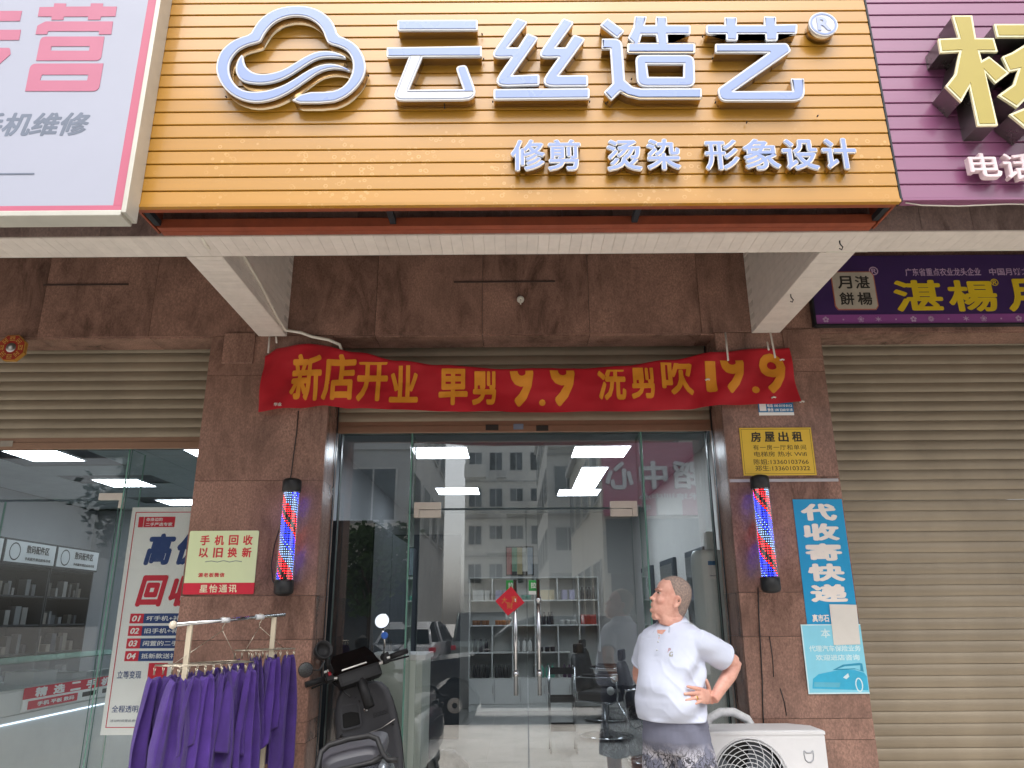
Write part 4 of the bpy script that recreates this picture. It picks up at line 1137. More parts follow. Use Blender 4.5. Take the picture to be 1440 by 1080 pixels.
pic = empty('wall_poster', (0.15, 13.49, 2.4), 'colourful framed poster on the back wall above the display cabinet', 'poster')
MB().box(-.13, .36, 13.47, 13.495, 2.16, 2.66).build('frame', M_INK, pic)
for i, c_ in enumerate(('b35a5a', '7fae8c', 'c8b98a', 'd0d0c8', '9aa9b8')):
    MB().box(-.115 + i * .092, -.025 + i * .092, 13.4655, 13.4695, 2.18 + .05 * (i % 2), 2.64).build('picture_strip', mat('poster_' + c_, c_, 0.5), pic)
bag = MB()
rings = []
for z, a, b_ in ((.02, .14, .12), (.10, .17, .15), (.22, .18, .14), (.32, .15, .12), (.38, .08, .07), (.42, .05, .05)):
    rings.append([(-.50 + a * math.cos(t) * (1 + .12 * math.sin(5 * t + z * 20)), 6.15 + b_ * math.sin(t) * (1 + .1 * math.cos(4 * t)), z + .12) for t in [k * math.pi / 12 for k in range(24)]])
bag.loft(rings, 0, True, True)
bag.build('plastic_bag', mat('grey_plastic_bag', '5d6063', 0.25, var=0.3, scale=25, bump=0.6, bscale=25), None, 'crumpled dark grey plastic bag on the floor just inside the glass', 'bag')

# ================================================================ phone shop contents
M_SHDK = mat('dark_cabinet', '1c1f24', 0.6, var=0.1)
M_HEAD = mat('cabinet_header', 'b9bcbf', 0.5, var=0.03)
for i, y0 in enumerate((5.95, 6.865, 7.78, 8.695)):
    w = ('first', 'second', 'third', 'last')[i]
    e = empty('accessory_cabinet', (-5.4, y0 + .45, 0), f'dark accessory cabinet with white header in the phone shop, {w} from the street', 'cabinet', 'accessory cabinets')
    mb = MB()
    mb.box(-5.62, -5.60, y0, y0 + .90, .02, 2.30)
    for y in (y0, y0 + .885):
        mb.box(-5.60, -5.24, y, y + .015, .02, 2.30)
    mb.build('carcass', M_SHDK, e)
    for z in (.45, .80, 1.12, 1.42, 1.72, 2.02):
        MB().box(-5.599, -5.25, y0 + .0155, y0 + .8845, z, z + .018).build('shelf', M_SHDK, e)
    MB().box(-5.24, -5.205, y0 + .001, y0 + .899, 2.045, 2.30).build('header_frame', M_SHDK, e)
    MB().box(-5.2045, -5.20, y0 + .02, y0 + .88, 2.065, 2.28).build('header_board', M_HEAD, e)
    text_at('lettering', '数码配件区', .40, .085, (-5.198, y0 + .56, 2.21), R(90), M_INK, e, 0.03)
    text_at('lettering', '手机配件周边应有尽有', .46, .032, (-5.198, y0 + .58, 2.11), R(90), M_INK, e, 0.02)
    mb = MB()
    for k in range(24):
        t = k * math.pi / 12; t2 = (k + 1) * math.pi / 12
        mb.add([(-5.1985, y0 + .17 + r_ * math.cos(tt), 2.172 + r_ * 1.0 * math.sin(tt)) for r_, tt in ((.078, t), (.078, t2), (.092, t2), (.092, t))], [(0, 1, 2, 3)])
    mb.build('header_ring', M_INK, e)
    rq = random.Random(40 + i)
    for z in (.818, 1.138, 1.438, 1.738):
        y = y0 + .06; nb = 0
        while y < y0 + .82:
            wd, hh, dp = rq.uniform(.04, .10), rq.uniform(.07, .2), rq.uniform(.05, .1)
            if rq.random() < .82:
                cname = rq.choice(['6d6f72', '54524e', '7a746c', '45484e', '8c8a88'])
                MB().box(-5.42, -5.42 + dp, y, y + wd, z, z + hh).build('accessory_box', mat('box_' + cname, cname, 0.5), None, '%s box from the street on the %s shelf of the %s accessory cabinet' % (ORD[nb], {.818: 'lowest', 1.138: 'second lowest', 1.438: 'second highest', 1.738: 'highest'}[z], w), 'box', 'accessory boxes in the %s cabinet' % w)
                nb += 1
            y += wd + rq.uniform(.01, .05)
cn = empty('glass_counter', (-4.3, 7.4, 0), 'white glass topped display counter with red phone sign in the phone shop', 'counter')
MB().box(-4.60, -4.003, 5.75, 9.4, .02, .70).build('base', M_LAM, cn)
MB().box(-4.60, -3.995, 5.75, 9.4, .71, .76).build('light_ledge', M_LAM, cn)
MB().box(-3.998, -3.990, 6.2, 9.2, .700, .708).build('light_strip', emission('cool_led_strip', 'cfe6ff', 1.6), cn)
pane('front_glass', -4.004, -3.998, 5.76, 9.39, .96, 1.15, cn)
pane('top_glass', -4.60, -4.01, 5.76, 9.39, 1.151, 1.159, cn)
MB().box(-4.60, -4.004, 5.76, 9.39, .94, .955).build('deck', M_LAM, cn)
MB().box(-4.01, -3.998, 5.76, 9.39, .765, .938).build('front_panel', M_LAM, cn)
MB().box(-3.997, -3.990, 6.55, 8.6, .868, .955).build('red_panel', M_RED, cn)
MB().box(-3.997, -3.991, 6.55, 8.6, .775, .8675).build('cream_panel', M_PAPER, cn)
for i, ch in enumerate('精选二手机'):
    text_at('counter_character', ch, .17, .075, (-3.989, 6.78 + i * .26, .911), R(90), M_PAPER, cn, 0.05)
MB().box(-3.990, -3.988, 6.62, 7.35, .785, .850).build('red_tab', M_RED, cn)
text_at('lettering', '手机 平板 数码', .55, .035, (-3.987, 7.02, .818), R(90), M_PAPER, cn, 0.03)
for y in (7.55, 7.9, 8.25):
    MB().box(-3.990, -3.988, y - .12, y + .12, .805, .845).build('black_tab', M_INK, cn)
for k, (y, wd, h_, lab) in enumerate(((6.9, .35, .10, 'larger'), (7.5, .25, .05, 'flat'))):
    MB().box(-4.4, -4.15, y, y + wd, .9555, .9555 + h_, bev=.004).build('white_phone_box', M_PAPER, None, f'{lab} white box lying inside the glass counter of the phone shop', 'box')
# poster stand inside the left pane
po = empty('recycling_poster', (-2.49, 5.52, .75), 'tall white phone recycling poster with blue and red characters behind left pane', 'poster')
MB().box(-2.795, -2.16, 5.505, 5.525, .745, 2.275).build('board', M_PAPER, po)
mb = MB()
for (a, b_, z0, z1) in ((-2.765, -2.19, .79, .795), (-2.765, -2.19, 2.235, 2.24), (-2.765, -2.760, .795, 2.235)):
    mb.box(a, b_, 5.5022, 5.5045, z0, z1)
mb.build('border_line', M_RED, po)
PY = 5.5043
MB().box(-2.695, -2.47, 5.5022, 5.5045, 2.13, 2.205).build('red_tab', M_RED, po)
MB().box(-2.735, -2.70, 5.5022, 5.5045, 2.13, 2.205).build('logo_square', M_RED, po)
text('lettering', '你身边的', (-2.68, -2.56, 2.173, 2.198), 5.502, M_PAPER, po, 0.02, .0006)
text('lettering', '二手严选专家', (-2.68, -2.485, 2.138, 2.163), 5.502, M_PAPER, po, 0.02, .0006)
text('poster_character', '高', (-2.66, -2.445, 1.86, 2.085), PY, M_NAVY, po, 0.05, .001, 0.2)
text('poster_character', '价', (-2.43, -2.215, 1.86, 2.085), PY, M_NAVY, po, 0.05, .001, 0.2)
text('poster_character', '回', (-2.68, -2.465, 1.575, 1.79), PY, M_RED, po, 0.05, .001, 0.2)
text('poster_character', '收', (-2.45, -2.235, 1.575, 1.79), PY, M_RED, po, 0.05, .001, 0.2)
for i, (nn, tx) in enumerate((('01', '坏手机+补差价'), ('02', '旧手机+补差价'), ('03', '闲置的二手机换'), ('04', '抵新款送礼物啦'))):
    z = 1.495 - i * .083
    MB().box(-2.70, -2.605, 5.5022, 5.5045, z - .033, z + .033).build('number_tab', M_RED, po)
    MB().box(-2.6045, -2.20, 5.5022, 5.5045, z - .033, z + .033).build('text_tab', M_NAVY, po)
    text('lettering', nn, (-2.685, -2.625, z - .02, z + .02), 5.502, M_PAPER, po, 0.03, .0006, 0.2)
    text('lettering', tx, (-2.585, -2.24, z - .017, z + .017), 5.502, M_PAPER, po, 0.01, .0006)
text('lettering', '立等变现', (-2.735, -2.57, 1.10, 1.15), PY, M_NAVY, po, 0.01, .001)
text('lettering', '全程透明', (-2.74, -2.56, .885, .93), PY, M_NAVY, po, 0.01, .001)
text('lettering', '活动时间里此券价值等详询店员', (-2.74, -2.40, .825, .842), PY, M_GREYP, po, 0.0, .001)
# red and blue block picture on the poster (plain stand-in)
for (a, b_, z0, z1, m_) in ((-2.50, -2.42, .93, 1.06, M_NAVY), (-2.525, -2.395, 1.065, 1.20, M_RED)):
    MB().box(a, b_, 5.5022, 5.5045, z0, z1).build('picture_block', m_, po)
# red price flag at far left
MB().box(-3.93, -3.83, 5.40, 5.402, 1.62, 1.72).build('price_flag', M_RED, None, 'small red flag sticker on the phone shop glass at the left edge', 'sticker')

# ================================================================ red banner
def interp(tab, x):
    if x <= tab[0][0]: return tab[0][1]
    for (a, za), (b, zb) in zip(tab[:-1], tab[1:]):
        if x <= b:
            t = (x - a) / (b - a); t = t * t * (3 - 2 * t)
            return za + (zb - za) * t
    return tab[-1][1]
BT = [(-1.743, 3.262), (-1.66, 3.315), (-1.405, 3.340), (-1.1, 3.275), (-0.796, 3.205), (-0.5, 3.163), (0, 3.130), (.45, 3.133), (.75, 3.152), (1.1, 3.200), (1.4, 3.250), (1.7, 3.283), (1.954, 3.285)]
BB = [(-1.743, 2.842), (-1.5, 2.868), (-1.27, 2.884), (-1.1, 2.862), (-.783, 2.850), (-.3, 2.828), (0.2, 2.822), (.7, 2.826), (1.169, 2.838), (1.5, 2.872), (1.75, 2.872), (1.977, 2.886)]
def by(x, z):
    """depth of the cloth: slack folds that run down from the ties, fuller towards the ends"""
    t = (z - 2.83) / 0.45
    e = max(0, abs(x) - 0.9)
    f = 0.010 * math.sin(9 * x + 5 * t) * (1 - t * .5) + 0.010 * math.sin(21 * x - 8 * t + 1.3) * min(1, e * 1.6 + .22)
    f += 0.012 * mnoise.noise(Vector((x * 3.1, z * 5, 1.7))) + 0.006 * mnoise.noise(Vector((x * 9, z * 14, 4.2)))
    f += 0.016 * math.sin(7.0 * t + 2.2 * x) * (0.35 + 0.3 * math.cos(1.7 * x))
    return 4.952 - 0.010 * math.cos(1.5 * x) + f - 0.02 * math.exp(-((x - .2) / .9) ** 2) - 0.018 * (1 - t) * (abs(x) > 1.27)
mb = MB()
NX, NZ = 150, 22
grid = []
for j in range(NZ + 4):
    row = []
    for i in range(NX + 1):
        s = i / NX
        t = min(1, j / NZ)
        x = -1.743 + s * 3.70 + 0.02 * t * 0 + (0.026 * (1 - t) if s > .99 else 0)
        zt, zb = interp(BT, x), interp(BB, x)
        z = zb + (zt - zb) * t
        y = by(x, z)
        if j > NZ:                                 # the rolled-over top hem
            k = j - NZ
            y = by(x, zt) + 0.006 * k
            z = zt + (0.004, 0.002, -0.012)[k - 1]
        row.append((x, y, z))
    grid.append(row)
vs = [p for r_ in grid for p in r_]
fs = [(j * (NX + 1) + i, j * (NX + 1) + i + 1, (j + 1) * (NX + 1) + i + 1, (j + 1) * (NX + 1) + i) for j in range(NZ + 3) for i in range(NX)]
mb.add(vs, fs, 0, True)
M_BAN = mat('red_banner_cloth', 'c00d22', 0.62, var=0.06, scale=5, bump=0.08, bscale=300, sheen=0.1)
def clothlike(m, tr=0.22):
    """thin cloth lets some light through"""
    n, l = m.node_tree.nodes, m.node_tree.links
    b = n['Principled BSDF']; out = [q for q in n if q.type == 'OUTPUT_MATERIAL'][0]
    t = n.new('ShaderNodeBsdfTranslucent')
    t.inputs['Color'].default_value = (0.7, 0.03, 0.05, 1)
    mx = n.new('ShaderNodeMixShader'); mx.inputs['Fac'].default_value = tr
    l.new(b.outputs[0], mx.inputs[1]); l.new(t.outputs[0], mx.inputs[2]); l.new(mx.outputs[0], out.inputs['Surface'])
clothlike(M_BAN)
ban = mb.build('hanging_banner', M_BAN, None, 'red cloth banner with orange writing tied between the two pillars', 'banner')
M_BTXT = mat('orange_banner_print', 'd98a1c', 0.6, var=0.05, scale=8)
def banner_char(ch, px0, px1, z0, z1, bold=0.03):
    me = text_raw(ch, bold, 0.0)
    xs = [v.co.x for v in me.vertices]; ys = [v.co.y for v in me.vertices]
    ax, bx, ay, by_ = min(xs), max(xs), min(ys), max(ys)
    bm = bmesh.new(); bm.from_mesh(me); bpy.data.meshes.remove(me)
    for v in bm.verts:
        v.co = Vector((px0 + (v.co.x - ax) / (bx - ax) * (px1 - px0), v.co.z, z0 + (v.co.y - ay) / (by_ - ay) * (z1 - z0)))
    xm = (px0 + px1) / 2
    zt = min(interp(BT, px0), interp(BT, px1)) - 0.016
    if 1.15 < xm: zt = min(zt, 3.175 + 0.055 * (xm - 1.2))
    if xm > 1.72: zt = 3.25
    geom = bm.verts[:] + bm.edges[:] + bm.faces[:]
    bmesh.ops.bisect_plane(bm, geom=geom, plane_co=(0, 0, zt), plane_no=(0.0, 0, 1), clear_outer=True)
    for _ in range(3):
        le = [e for e in bm.edges if e.calc_length() > 0.022]
        if not le: break
        bmesh.ops.subdivide_edges(bm, edges=le, cuts=1)
        bmesh.ops.triangulate(bm, faces=bm.faces[:])
    for v in bm.verts:
        v.co.y = by(v.co.x, v.co.z) - 0.0035 - v.co.y * 0.002
    mb = MB().addbm(bm, 0, False)
    mb.build('banner_character', M_BTXT, ban)
for ch, bx in (('新', (-1.537, -1.324, 2.922, 3.264)), ('店', (-1.319, -1.087, 2.92, 3.263)), ('开', (-1.076, -0.863, 2.908, 3.224)), ('业', (-0.848, -0.65, 2.902, 3.186)),
               ('单', (-0.507, -0.305, 2.874, 3.194)), ('剪', (-0.276, -0.099, 2.872, 3.192)), ('9', (-0.015, 0.148, 2.86, 3.227)), ('.', (0.185, 0.229, 2.869, 2.915)), ('9', (0.261, 0.434, 2.863, 3.225)),
               ('洗', (0.592, 0.789, 2.906, 3.201)), ('剪', (0.824, 0.997, 2.915, 3.21)), ('吹', (1.038, 1.26, 2.939, 3.229)), ('1', (1.347, 1.421, 2.963, 3.28)), ('9', (1.457, 1.62, 2.951, 3.301)), ('.', (1.659, 1.708, 2.95, 3.001)), ('9', (1.731, 1.909, 2.944, 3.251))):
    banner_char(ch, *bx, bold=0.03 if ch in '9.1' else 0.03)
M_TAPE = mat('white_tie', 'd6d0c8', 0.6)
for (a, b_) in (((1.519, 4.965, 3.407), (1.507, 4.925, 3.185)), ((1.838, 4.965, 3.415), (1.837, 4.925, 3.203)), ((1.807, 4.96, 3.333), (1.8, 4.93, 3.263)), ((-1.724, 4.975, 3.402), (-1.711, 4.94, 3.272)), ((-1.679, 4.975, 3.413), (-1.658, 4.94, 3.346))):
    MB().tube([a, b_], 0.0065, 6).build('tie_strip', M_TAPE, ban)
for p in ((1.352, 4.925, 3.046), (1.882, 4.92, 3.185), (1.992, 4.94, 2.887), (1.793, 4.92, 2.913)):
    MB().tube([(p[0] - .016, p[1], p[2] - .004), (p[0], p[1] - .004, p[2] + .004), (p[0] + .014, p[1], p[2])], 0.006, 6).build('tape_scrap', M_TAPE, ban)
text('maker_tag', '华业', (-1.63, -1.576, 2.875, 2.9), by(-1.63, 2.9) - .012, M_TAPE, ban, 0.03, 0.001)

# ================================================================ pipes and cables on the left beam
mb = MB().tube([(-1.626, 3.52, 3.412), (-1.634, 3.6, 3.404), (-1.639, 3.735, 3.432)], .010, 8)
mb.build('corrugated_conduit', M_PVC, None, 'short grey flexible conduit dropping from the sign above left beam', 'conduit')
a = Vector((-1.869, 3.75, 3.428)); b_ = Vector((-1.608, 3.73, 3.424))
MB().tube([a, b_], .012, 8).build('pvc_pipe', M_PVC, None, 'short white pvc pipe lying across the front end of left beam', 'pipe')
a = Vector((1.743, 3.73, 3.412)); b_ = Vector((1.971, 3.73, 3.414))
MB().tube([a, b_], .010, 8).build('pvc_pipe', M_PVC, None, 'short white pvc pipe across the front end of right beam', 'pipe')
cab = MB().tube([(-1.594, 3.78, 3.62), (-1.593, 3.95, 3.56), (-1.592, 4.3, 3.52), (-1.592, 4.7, 3.445), (-1.592, 4.9, 3.425), (-1.50, 4.96, 3.43), (-1.42, 4.965, 3.40), (-1.30, 4.965, 3.375), (-1.22, 4.97, 3.34), (-1.19, 4.985, 3.26), (-1.18, 5.0, 3.18)], .011, 8)
cb = cab.build('white_cable', M_PVC, None, 'white cable running down left beam and behind the red banner', 'cable')
kx, kz = (-1.674, 3.514)
mk_ = MB()
for dx, dz, dy in ((-.03, -.05, 0), (.012, -.06, -.01), (.045, .012, 0), (-.025, .018, -.01), (.05, -.01, .01)):
    mk_.tube([(kx, 4.93, kz), (kx + dx * .6, 4.925 + dy, kz + dz * .7), (kx + dx, 4.93 + dy, kz + dz)], .0055, 6)
mk_.build('tape_knot', M_BLACK, cb)
for (px, pz, yy, w) in ((*(1.761, 3.42), 3.60, 'end of fascia above right beam'), (*(1.747, 3.4), 4.3, 'underside of right beam')):
    MB().tube([(px, yy, 3.405), (px, yy, 3.385), (px + .012, yy, 3.368), (px + .004, yy, 3.352), (px - .008, yy, 3.36)], .0035, 6).build('wire_hook', M_DKMET, None, 'thin bent wire hook at the ' + w, 'hook')

# ================================================================ bagua mirror plaque
bc = (-3.535, 4.965, 3.328)
bg = empty('bagua_plaque', bc, 'red octagonal bagua mirror plaque hung above phone shop shutter', 'plaque')
oct_ = lambda r: [(bc[0] + r * math.cos(math.pi / 8 + k * math.pi / 4), bc[2] + r * math.sin(math.pi / 8 + k * math.pi / 4)) for k in range(8)]
MB().prism(oct_(.103), 4.955, 4.985).build('rim', mat('gold_rim', 'b98538', 0.4), bg)
MB().prism(oct_(.096), 4.951, 4.954).build('face', mat('bagua_red', '9c2a1c', 0.5), bg)
mb = MB()
for k in range(8):
    t = math.pi / 4 * k
    for j in range(3):
        r_ = .055 + j * .012
        for s in ((-1, 1) if (k + j) % 2 else (0,)):
            w = .018 if s == 0 else .007
            c0 = Vector((bc[0] + r_ * math.cos(t) - s * .011 * math.sin(t), bc[2] + r_ * math.sin(t) + s * .011 * math.cos(t)))
            u, v = Vector((-math.sin(t), math.cos(t))) * w, Vector((math.cos(t), math.sin(t))) * .003
            mb.prism([tuple(c0 - u - v), tuple(c0 + u - v), tuple(c0 + u + v), tuple(c0 - u + v)], 4.9495, 4.9505)
mb.build('trigrams', mat('bagua_gold', 'c9a04a', 0.4), bg)
MB().lathe([(0, 4.944), (.02, 4.945), (.034, 4.9485), (.036, 4.9505), (0, 4.9505)], (bc[0], 0, bc[2]), 'Y', 20).build('mirror', M_BRUSH, bg)

# ================================================================ LED barber poles
M_LW = emission('led_white', '93bcff', 3)
M_LB = emission('led_blue', '1726ff', 12)
M_LR = emission('led_red', 'ff1622', 6)
def pole_build(cx, cz0, cz1, cy_, label, shift):
    e = empty('barber_pole', (cx, cy_, cz0), label, 'barber pole', 'led barber poles on the pillars')
    prof_b = [(0, cz0 - .012), (.03, cz0 - .010), (.052, cz0), (.060, cz0 + .012), (.061, cz0 + .082), (.055, cz0 + .086), (0, cz0 + .086)]
    MB().lathe(prof_b, (cx, cy_, 0), 'Z', 24).build('bottom_cap', M_BLACK, e)
    prof_t = [(0, cz1 - .086), (.055, cz1 - .086), (.061, cz1 - .082), (.060, cz1 - .012), (.05, cz1), (.02, cz1 + .008), (0, cz1 + .008)]
    MB().lathe(prof_t, (cx, cy_, 0), 'Z', 24).build('top_cap', M_BLACK, e)
    MB().lathe([(0.0462, cz0 + .08), (.0462, cz1 - .08)], (cx, cy_, 0), 'Z', 24).build('core', mat('pcb_black', '0c0e18', 0.4), e)
    tb = MB()
    tb.lathe([(0.0575, cz0 + .085), (.0575, cz1 - .085)], (cx, cy_, 0), 'Z', 28)
    tb.f, tb.mi, tb.sm = tb.f[:-2], tb.mi[:-2], tb.sm[:-2]
    tb.build('clear_tube', M_GLASS, e)
    NC, NR = 24, 37
    z0, z1 = cz0 + .095, cz1 - .095
    dots = MB()
    for c_ in range(NC):
        t = 2 * math.pi * c_ / NC
        nrm = Vector((math.cos(t), math.sin(t), 0)); tg = Vector((-math.sin(t), math.cos(t), 0))
        # column count from the left edge as seen from the street
        u = -(t - 1.5 * math.pi) / (2 * math.pi) * NC
        for r_ in range(NR):
            z = z1 - (z1 - z0) * r_ / (NR - 1)
            ph = (r_ + u * 1.0 + shift) % 24
            if ph < 5: mi = 0
            elif ph < 9.6: mi = 2
            elif ph < 11.5: continue
            elif ph < 13.6: mi = 2
            elif ph < 20: mi = 1
            else:
                mi = 0 if (r_ + c_) % 2 else 1
            p = Vector((cx, cy_, z)) + nrm * .0475
            rr = .0028
            ring = [p + tg * rr * math.cos(a) + Vector((0, 0, 1)) * rr * math.sin(a) for a in [k * math.pi / 3 for k in range(6)]]
            dots.add(ring, [range(6)], mi)
    dots.build('led_dots', [M_LW, M_LB, M_LR], e, kind='stuff')
    for z in (cz0 + .04, cz1 - .04):
        MB().box(cx - .02, cx + .02, cy_ + .058, 4.999, z - .02, z + .02).build('wall_bracket', M_BLACK, e)
    return e
pole_build(-1.447, 1.635, 2.362, 4.87, 'led barber pole on left pillar beside pale green notice', 0)
pole_build(1.620, 1.632, 2.362, 4.87, 'led barber pole on right pillar below yellow rental notice', 5)
pts = [(-1.48, 4.99, 2.86), (-1.478, 4.985, 2.7), (-1.488, 4.988, 2.55), (-1.492, 4.985, 2.42), (-1.513, 4.985, 2.28), (-1.53, 4.985, 2.1), (-1.565, 4.985, 1.95), (-1.575, 4.985, 1.82), (-1.555, 4.985, 1.72), (-1.515, 4.96, 1.685), (-1.49, 4.90, 1.67)]
MB().tube(pts, .004, 6).build('power_cord', M_BLACK, None, 'thin black cord looping beside left barber pole', 'cord')
pts = [(1.575, 4.985, 1.66), (1.565, 4.99, 1.5), (1.555, 4.99, 1.3), (1.545, 4.99, 1.1), (1.530, 4.99, 0.92), (1.525, 4.99, 0.78), (1.53, 4.99, .5)]
MB().tube(pts, .004, 6).build('power_cord', M_BLACK, None, 'black cord hanging down right pillar from barber pole', 'cord')
mb = MB()
for i in range(2):
    q = [((1.621, 4.998, 1.36), (1.621, 4.998, 1.12)), ((1.654, 4.998, 1.054), (1.676, 4.998, 0.899))][i]
    mb.tube([q[0], ((q[0][0] + q[1][0]) / 2 + .006, 4.998, (q[0][2] + q[1][2]) / 2), q[1]], .003, 5)
mb.build('wall_crack', M_BLACK, None, 'dark crack lines in the granite above the outdoor unit', 'crack')

# ================================================================ notices on the pillars
def card(name, x0, x1, z0, z1, y, m, label, cat, t=.003, tilt=0, rad=0):
    cx, cz = (x0 + x1) / 2, (z0 + z1) / 2
    e = empty(name, (cx, y, cz), label, cat)
    pl = [(x0, z0, rad), (x1, z0, rad), (x1, z1, rad), (x0, z1, rad)]
    MB().prism(fillet(pl, 4), y - t, y).build('sheet', m, e)
    return e
# pale green recycling plaque
M_PGREEN = mat('pale_green_board', 'd9e4b4', 0.35, var=0.02)
c = card('notice_plaque', -2.132, -1.676, 1.642, 2.045, 4.998, M_PGREEN, 'pale green plaque with red characters and red foot on left pillar', 'notice', .006, 0, .012)
MB().prism(fillet([(-2.133, 1.641, .012), (-1.675, 1.641, .012), (-1.675, 1.712, 0), (-2.133, 1.712, 0)], 4), 4.9905, 4.998).build('foot_band', M_RED, c)
M_REDI = mat('notice_red_ink', 'd0343c', 0.5)
for i, ch in enumerate('手机回收'):
    x = -2.026 + i * 0.094
    text('notice_character', ch, (x - .031, x + .031, 1.951, 2.016), 4.9915, M_REDI, c, 0.03, .0006)
for i, ch in enumerate('以旧换新'):
    x = -2.026 + i * 0.094
    text('notice_character', ch, (x - .031, x + .031, 1.872, 1.936), 4.9915, M_REDI, c, 0.03, .0006)
text('lettering', '源老板微信', (-2.045, -1.875, 1.748, 1.776), 4.9915, M_REDI, c, 0.03, .0006, space=1.2)
text('lettering', '星怡通讯', (-2.025, -1.785, 1.652, 1.702), 4.9902, mat('plaque_cream', 'f3ecc8', 0.5), c, 0.02, .0006, space=1.25)
MB().tube([(-2.01, 4.9912, 1.845), (-1.97, 4.9912, 1.851), (-1.93, 4.9912, 1.843), (-1.89, 4.9912, 1.853), (-1.85, 4.9912, 1.843), (-1.81, 4.9912, 1.851), (-1.77, 4.9912, 1.845)], .0018, 5).build('flourish', M_GREYP, c)
# yellow rental notice
M_YBOARD = mat('yellow_board', 'e0b93a', 0.45, var=0.03)
c = card('rental_notice', 1.558, 2.050, 2.388, 2.718, 4.996, M_YBOARD, 'yellow rental notice with black writing and phone numbers on right pillar', 'notice', .004)
mb = MB()
for (a, b_, cz0, cz1) in ((1.568, 2.040, 2.398, 2.400), (1.568, 2.040, 2.706, 2.708), (1.568, 1.570, 2.40, 2.706), (2.038, 2.040, 2.40, 2.706)):
    mb.box(a, b_, 4.9916, 4.9922, cz0, cz1)
mb.build('border_line', M_INK, c)
for i, ch in enumerate('房屋出租'):
    x = 1.666 + i * 0.094
    text('notice_character', ch, (x - .035, x + .035, 2.618, 2.690), 4.9922, M_INK, c, 0.03, .0006)
M_INKB = mat('brown_ink', '4a3a1c', 0.6)
text('lettering', '有一房一厅和单间', (1.640, 2.000, 2.562, 2.598), 4.9922, M_INKB, c, 0.004, .0006, space=1.15)
text('lettering', '电梯房 热水 Wifi', (1.642, 2.000, 2.516, 2.552), 4.9922, M_INKB, c, 0.004, .0006)
text('lettering', '陈姐:13360103766', (1.634, 2.006, 2.462, 2.500), 4.9922, M_INKB, c, 0.006, .0006)
text('lettering', '郑生:13360103322', (1.640, 2.010, 2.418, 2.456), 4.9922, M_INKB, c, 0.006, .0006)
# small blue advert
M_BLUE = mat('advert_blue', '1f74a8', 0.45, var=0.05)
c = card('advert_sticker', 1.706, 1.948, 2.810, 2.896, 4.997, M_BLUE, 'small blue advert sticker with white numbers just below the banner', 'sticker', .002)
MB().box(1.706, 1.948, 4.9940, 4.9948, 2.806, 2.828).build('foot_band', M_PAPER, c)
text('lettering', '电话 100 0110 0112', (1.768, 1.94, 2.864, 2.888), 4.9950, M_PAPER, c, 0.03, .0006)
text('lettering', '微信 100 2260 0118', (1.768, 1.94, 2.834, 2.858), 4.9950, M_PAPER, c, 0.03, .0006)
MB().box(1.714, 1.760, 4.9942, 4.9949, 2.838, 2.888).build('white_patch', M_PAPER, c)
# pale rail across the right pillar
MB().box(1.460, 2.190, 4.990, 4.999, 2.344, 2.364, bev=.002).build('cable_trunking', mat('grey_trunking', 'b9b4b8', 0.5), None, 'thin pale cable trunking across right pillar behind the barber pole', 'trunking')
# blue courier poster, car poster and blank paper
M_CYAN = mat('courier_blue', '0a93c6', 0.42, var=0.03)
c = card('courier_poster', 1.868, 2.196, 1.42, 2.226, 4.998, M_CYAN, 'tall bright blue courier poster with large white characters on right pillar', 'poster', .003)
M_PWH = mat('poster_white', 'e9dfd6', 0.5, var=0.05)
for i, ch in enumerate('代收寄快递'):
    z = 2.140 - i * 0.1295
    text('poster_character', ch, (1.912, 2.150, z - .056, z + .056), 4.9945, M_PWH, c, 0.05, .0008)
text('lettering', '真市石', (1.905, 2.012, 1.445, 1.492), 4.9945, M_PWH, c, 0.03, .0008)
M_LCY = mat('faded_cyan_poster', '86cfe4', 0.45, var=0.05, scale=5)
c = card('car_poster', 1.824, 2.203, 1.020, 1.431, 4.9945, M_LCY, 'faded light blue poster with a convertible car below the courier poster', 'poster', .003)
M_LCW = mat('faded_white_print', 'd5eef2', 0.5)
mb = MB()
for (a, b_, z0, z1) in ((1.824, 2.203, 1.020, 1.028), (1.824, 1.831, 1.028, 1.431), (1.831, 2.203, 1.425, 1.431)):
    mb.box(a, b_, 4.9902, 4.9912, z0, z1)
mb.build('border', M_LCW, c)
text('poster_character', '本', (1.945, 2.005, 1.35, 1.405), 4.9909, M_LCW, c, 0.02, .0006)
text('lettering', '代理汽车保险业务', (1.86, 2.185, 1.268, 1.305), 4.9909, M_LCW, c, 0.02, .0006)
text('lettering', '欢迎进店咨询', (1.895, 2.17, 1.215, 1.250), 4.9909, M_LCW, c, 0.02, .0006)
cary = 4.9908
body = [(1.852, 1.052), (2.198, 1.040), (2.200, 1.12), (2.185, 1.142), (2.13, 1.158), (2.05, 1.162), (1.98, 1.150), (1.90, 1.135), (1.862, 1.108)]
MB().prism(body, cary, cary + .0005).build('printed_car', mat('car_print', '35b0d6', 0.45), c)
MB().prism([(1.99, 1.158), (2.14, 1.162), (2.185, 1.146), (2.182, 1.196), (2.165, 1.2), (2.06, 1.19)], cary, cary + .0005, 0, False, [[(2.02, 1.165), (2.13, 1.168), (2.165, 1.156), (2.168, 1.186), (2.07, 1.18)]]).build('printed_roof', mat('car_print_dark', '2a92b4', 0.45), c)
MB().prism([(1.862, 1.062), (2.02, 1.058), (2.03, 1.085), (1.868, 1.09)], cary - .0006, cary - .0001).build('printed_grille', mat('car_print_grille', '5fb6cf', 0.45), c)
whl = [(2.145 + .024 * math.cos(k * .4488), 1.072 + .042 * math.sin(k * .4488)) for k in range(14)]
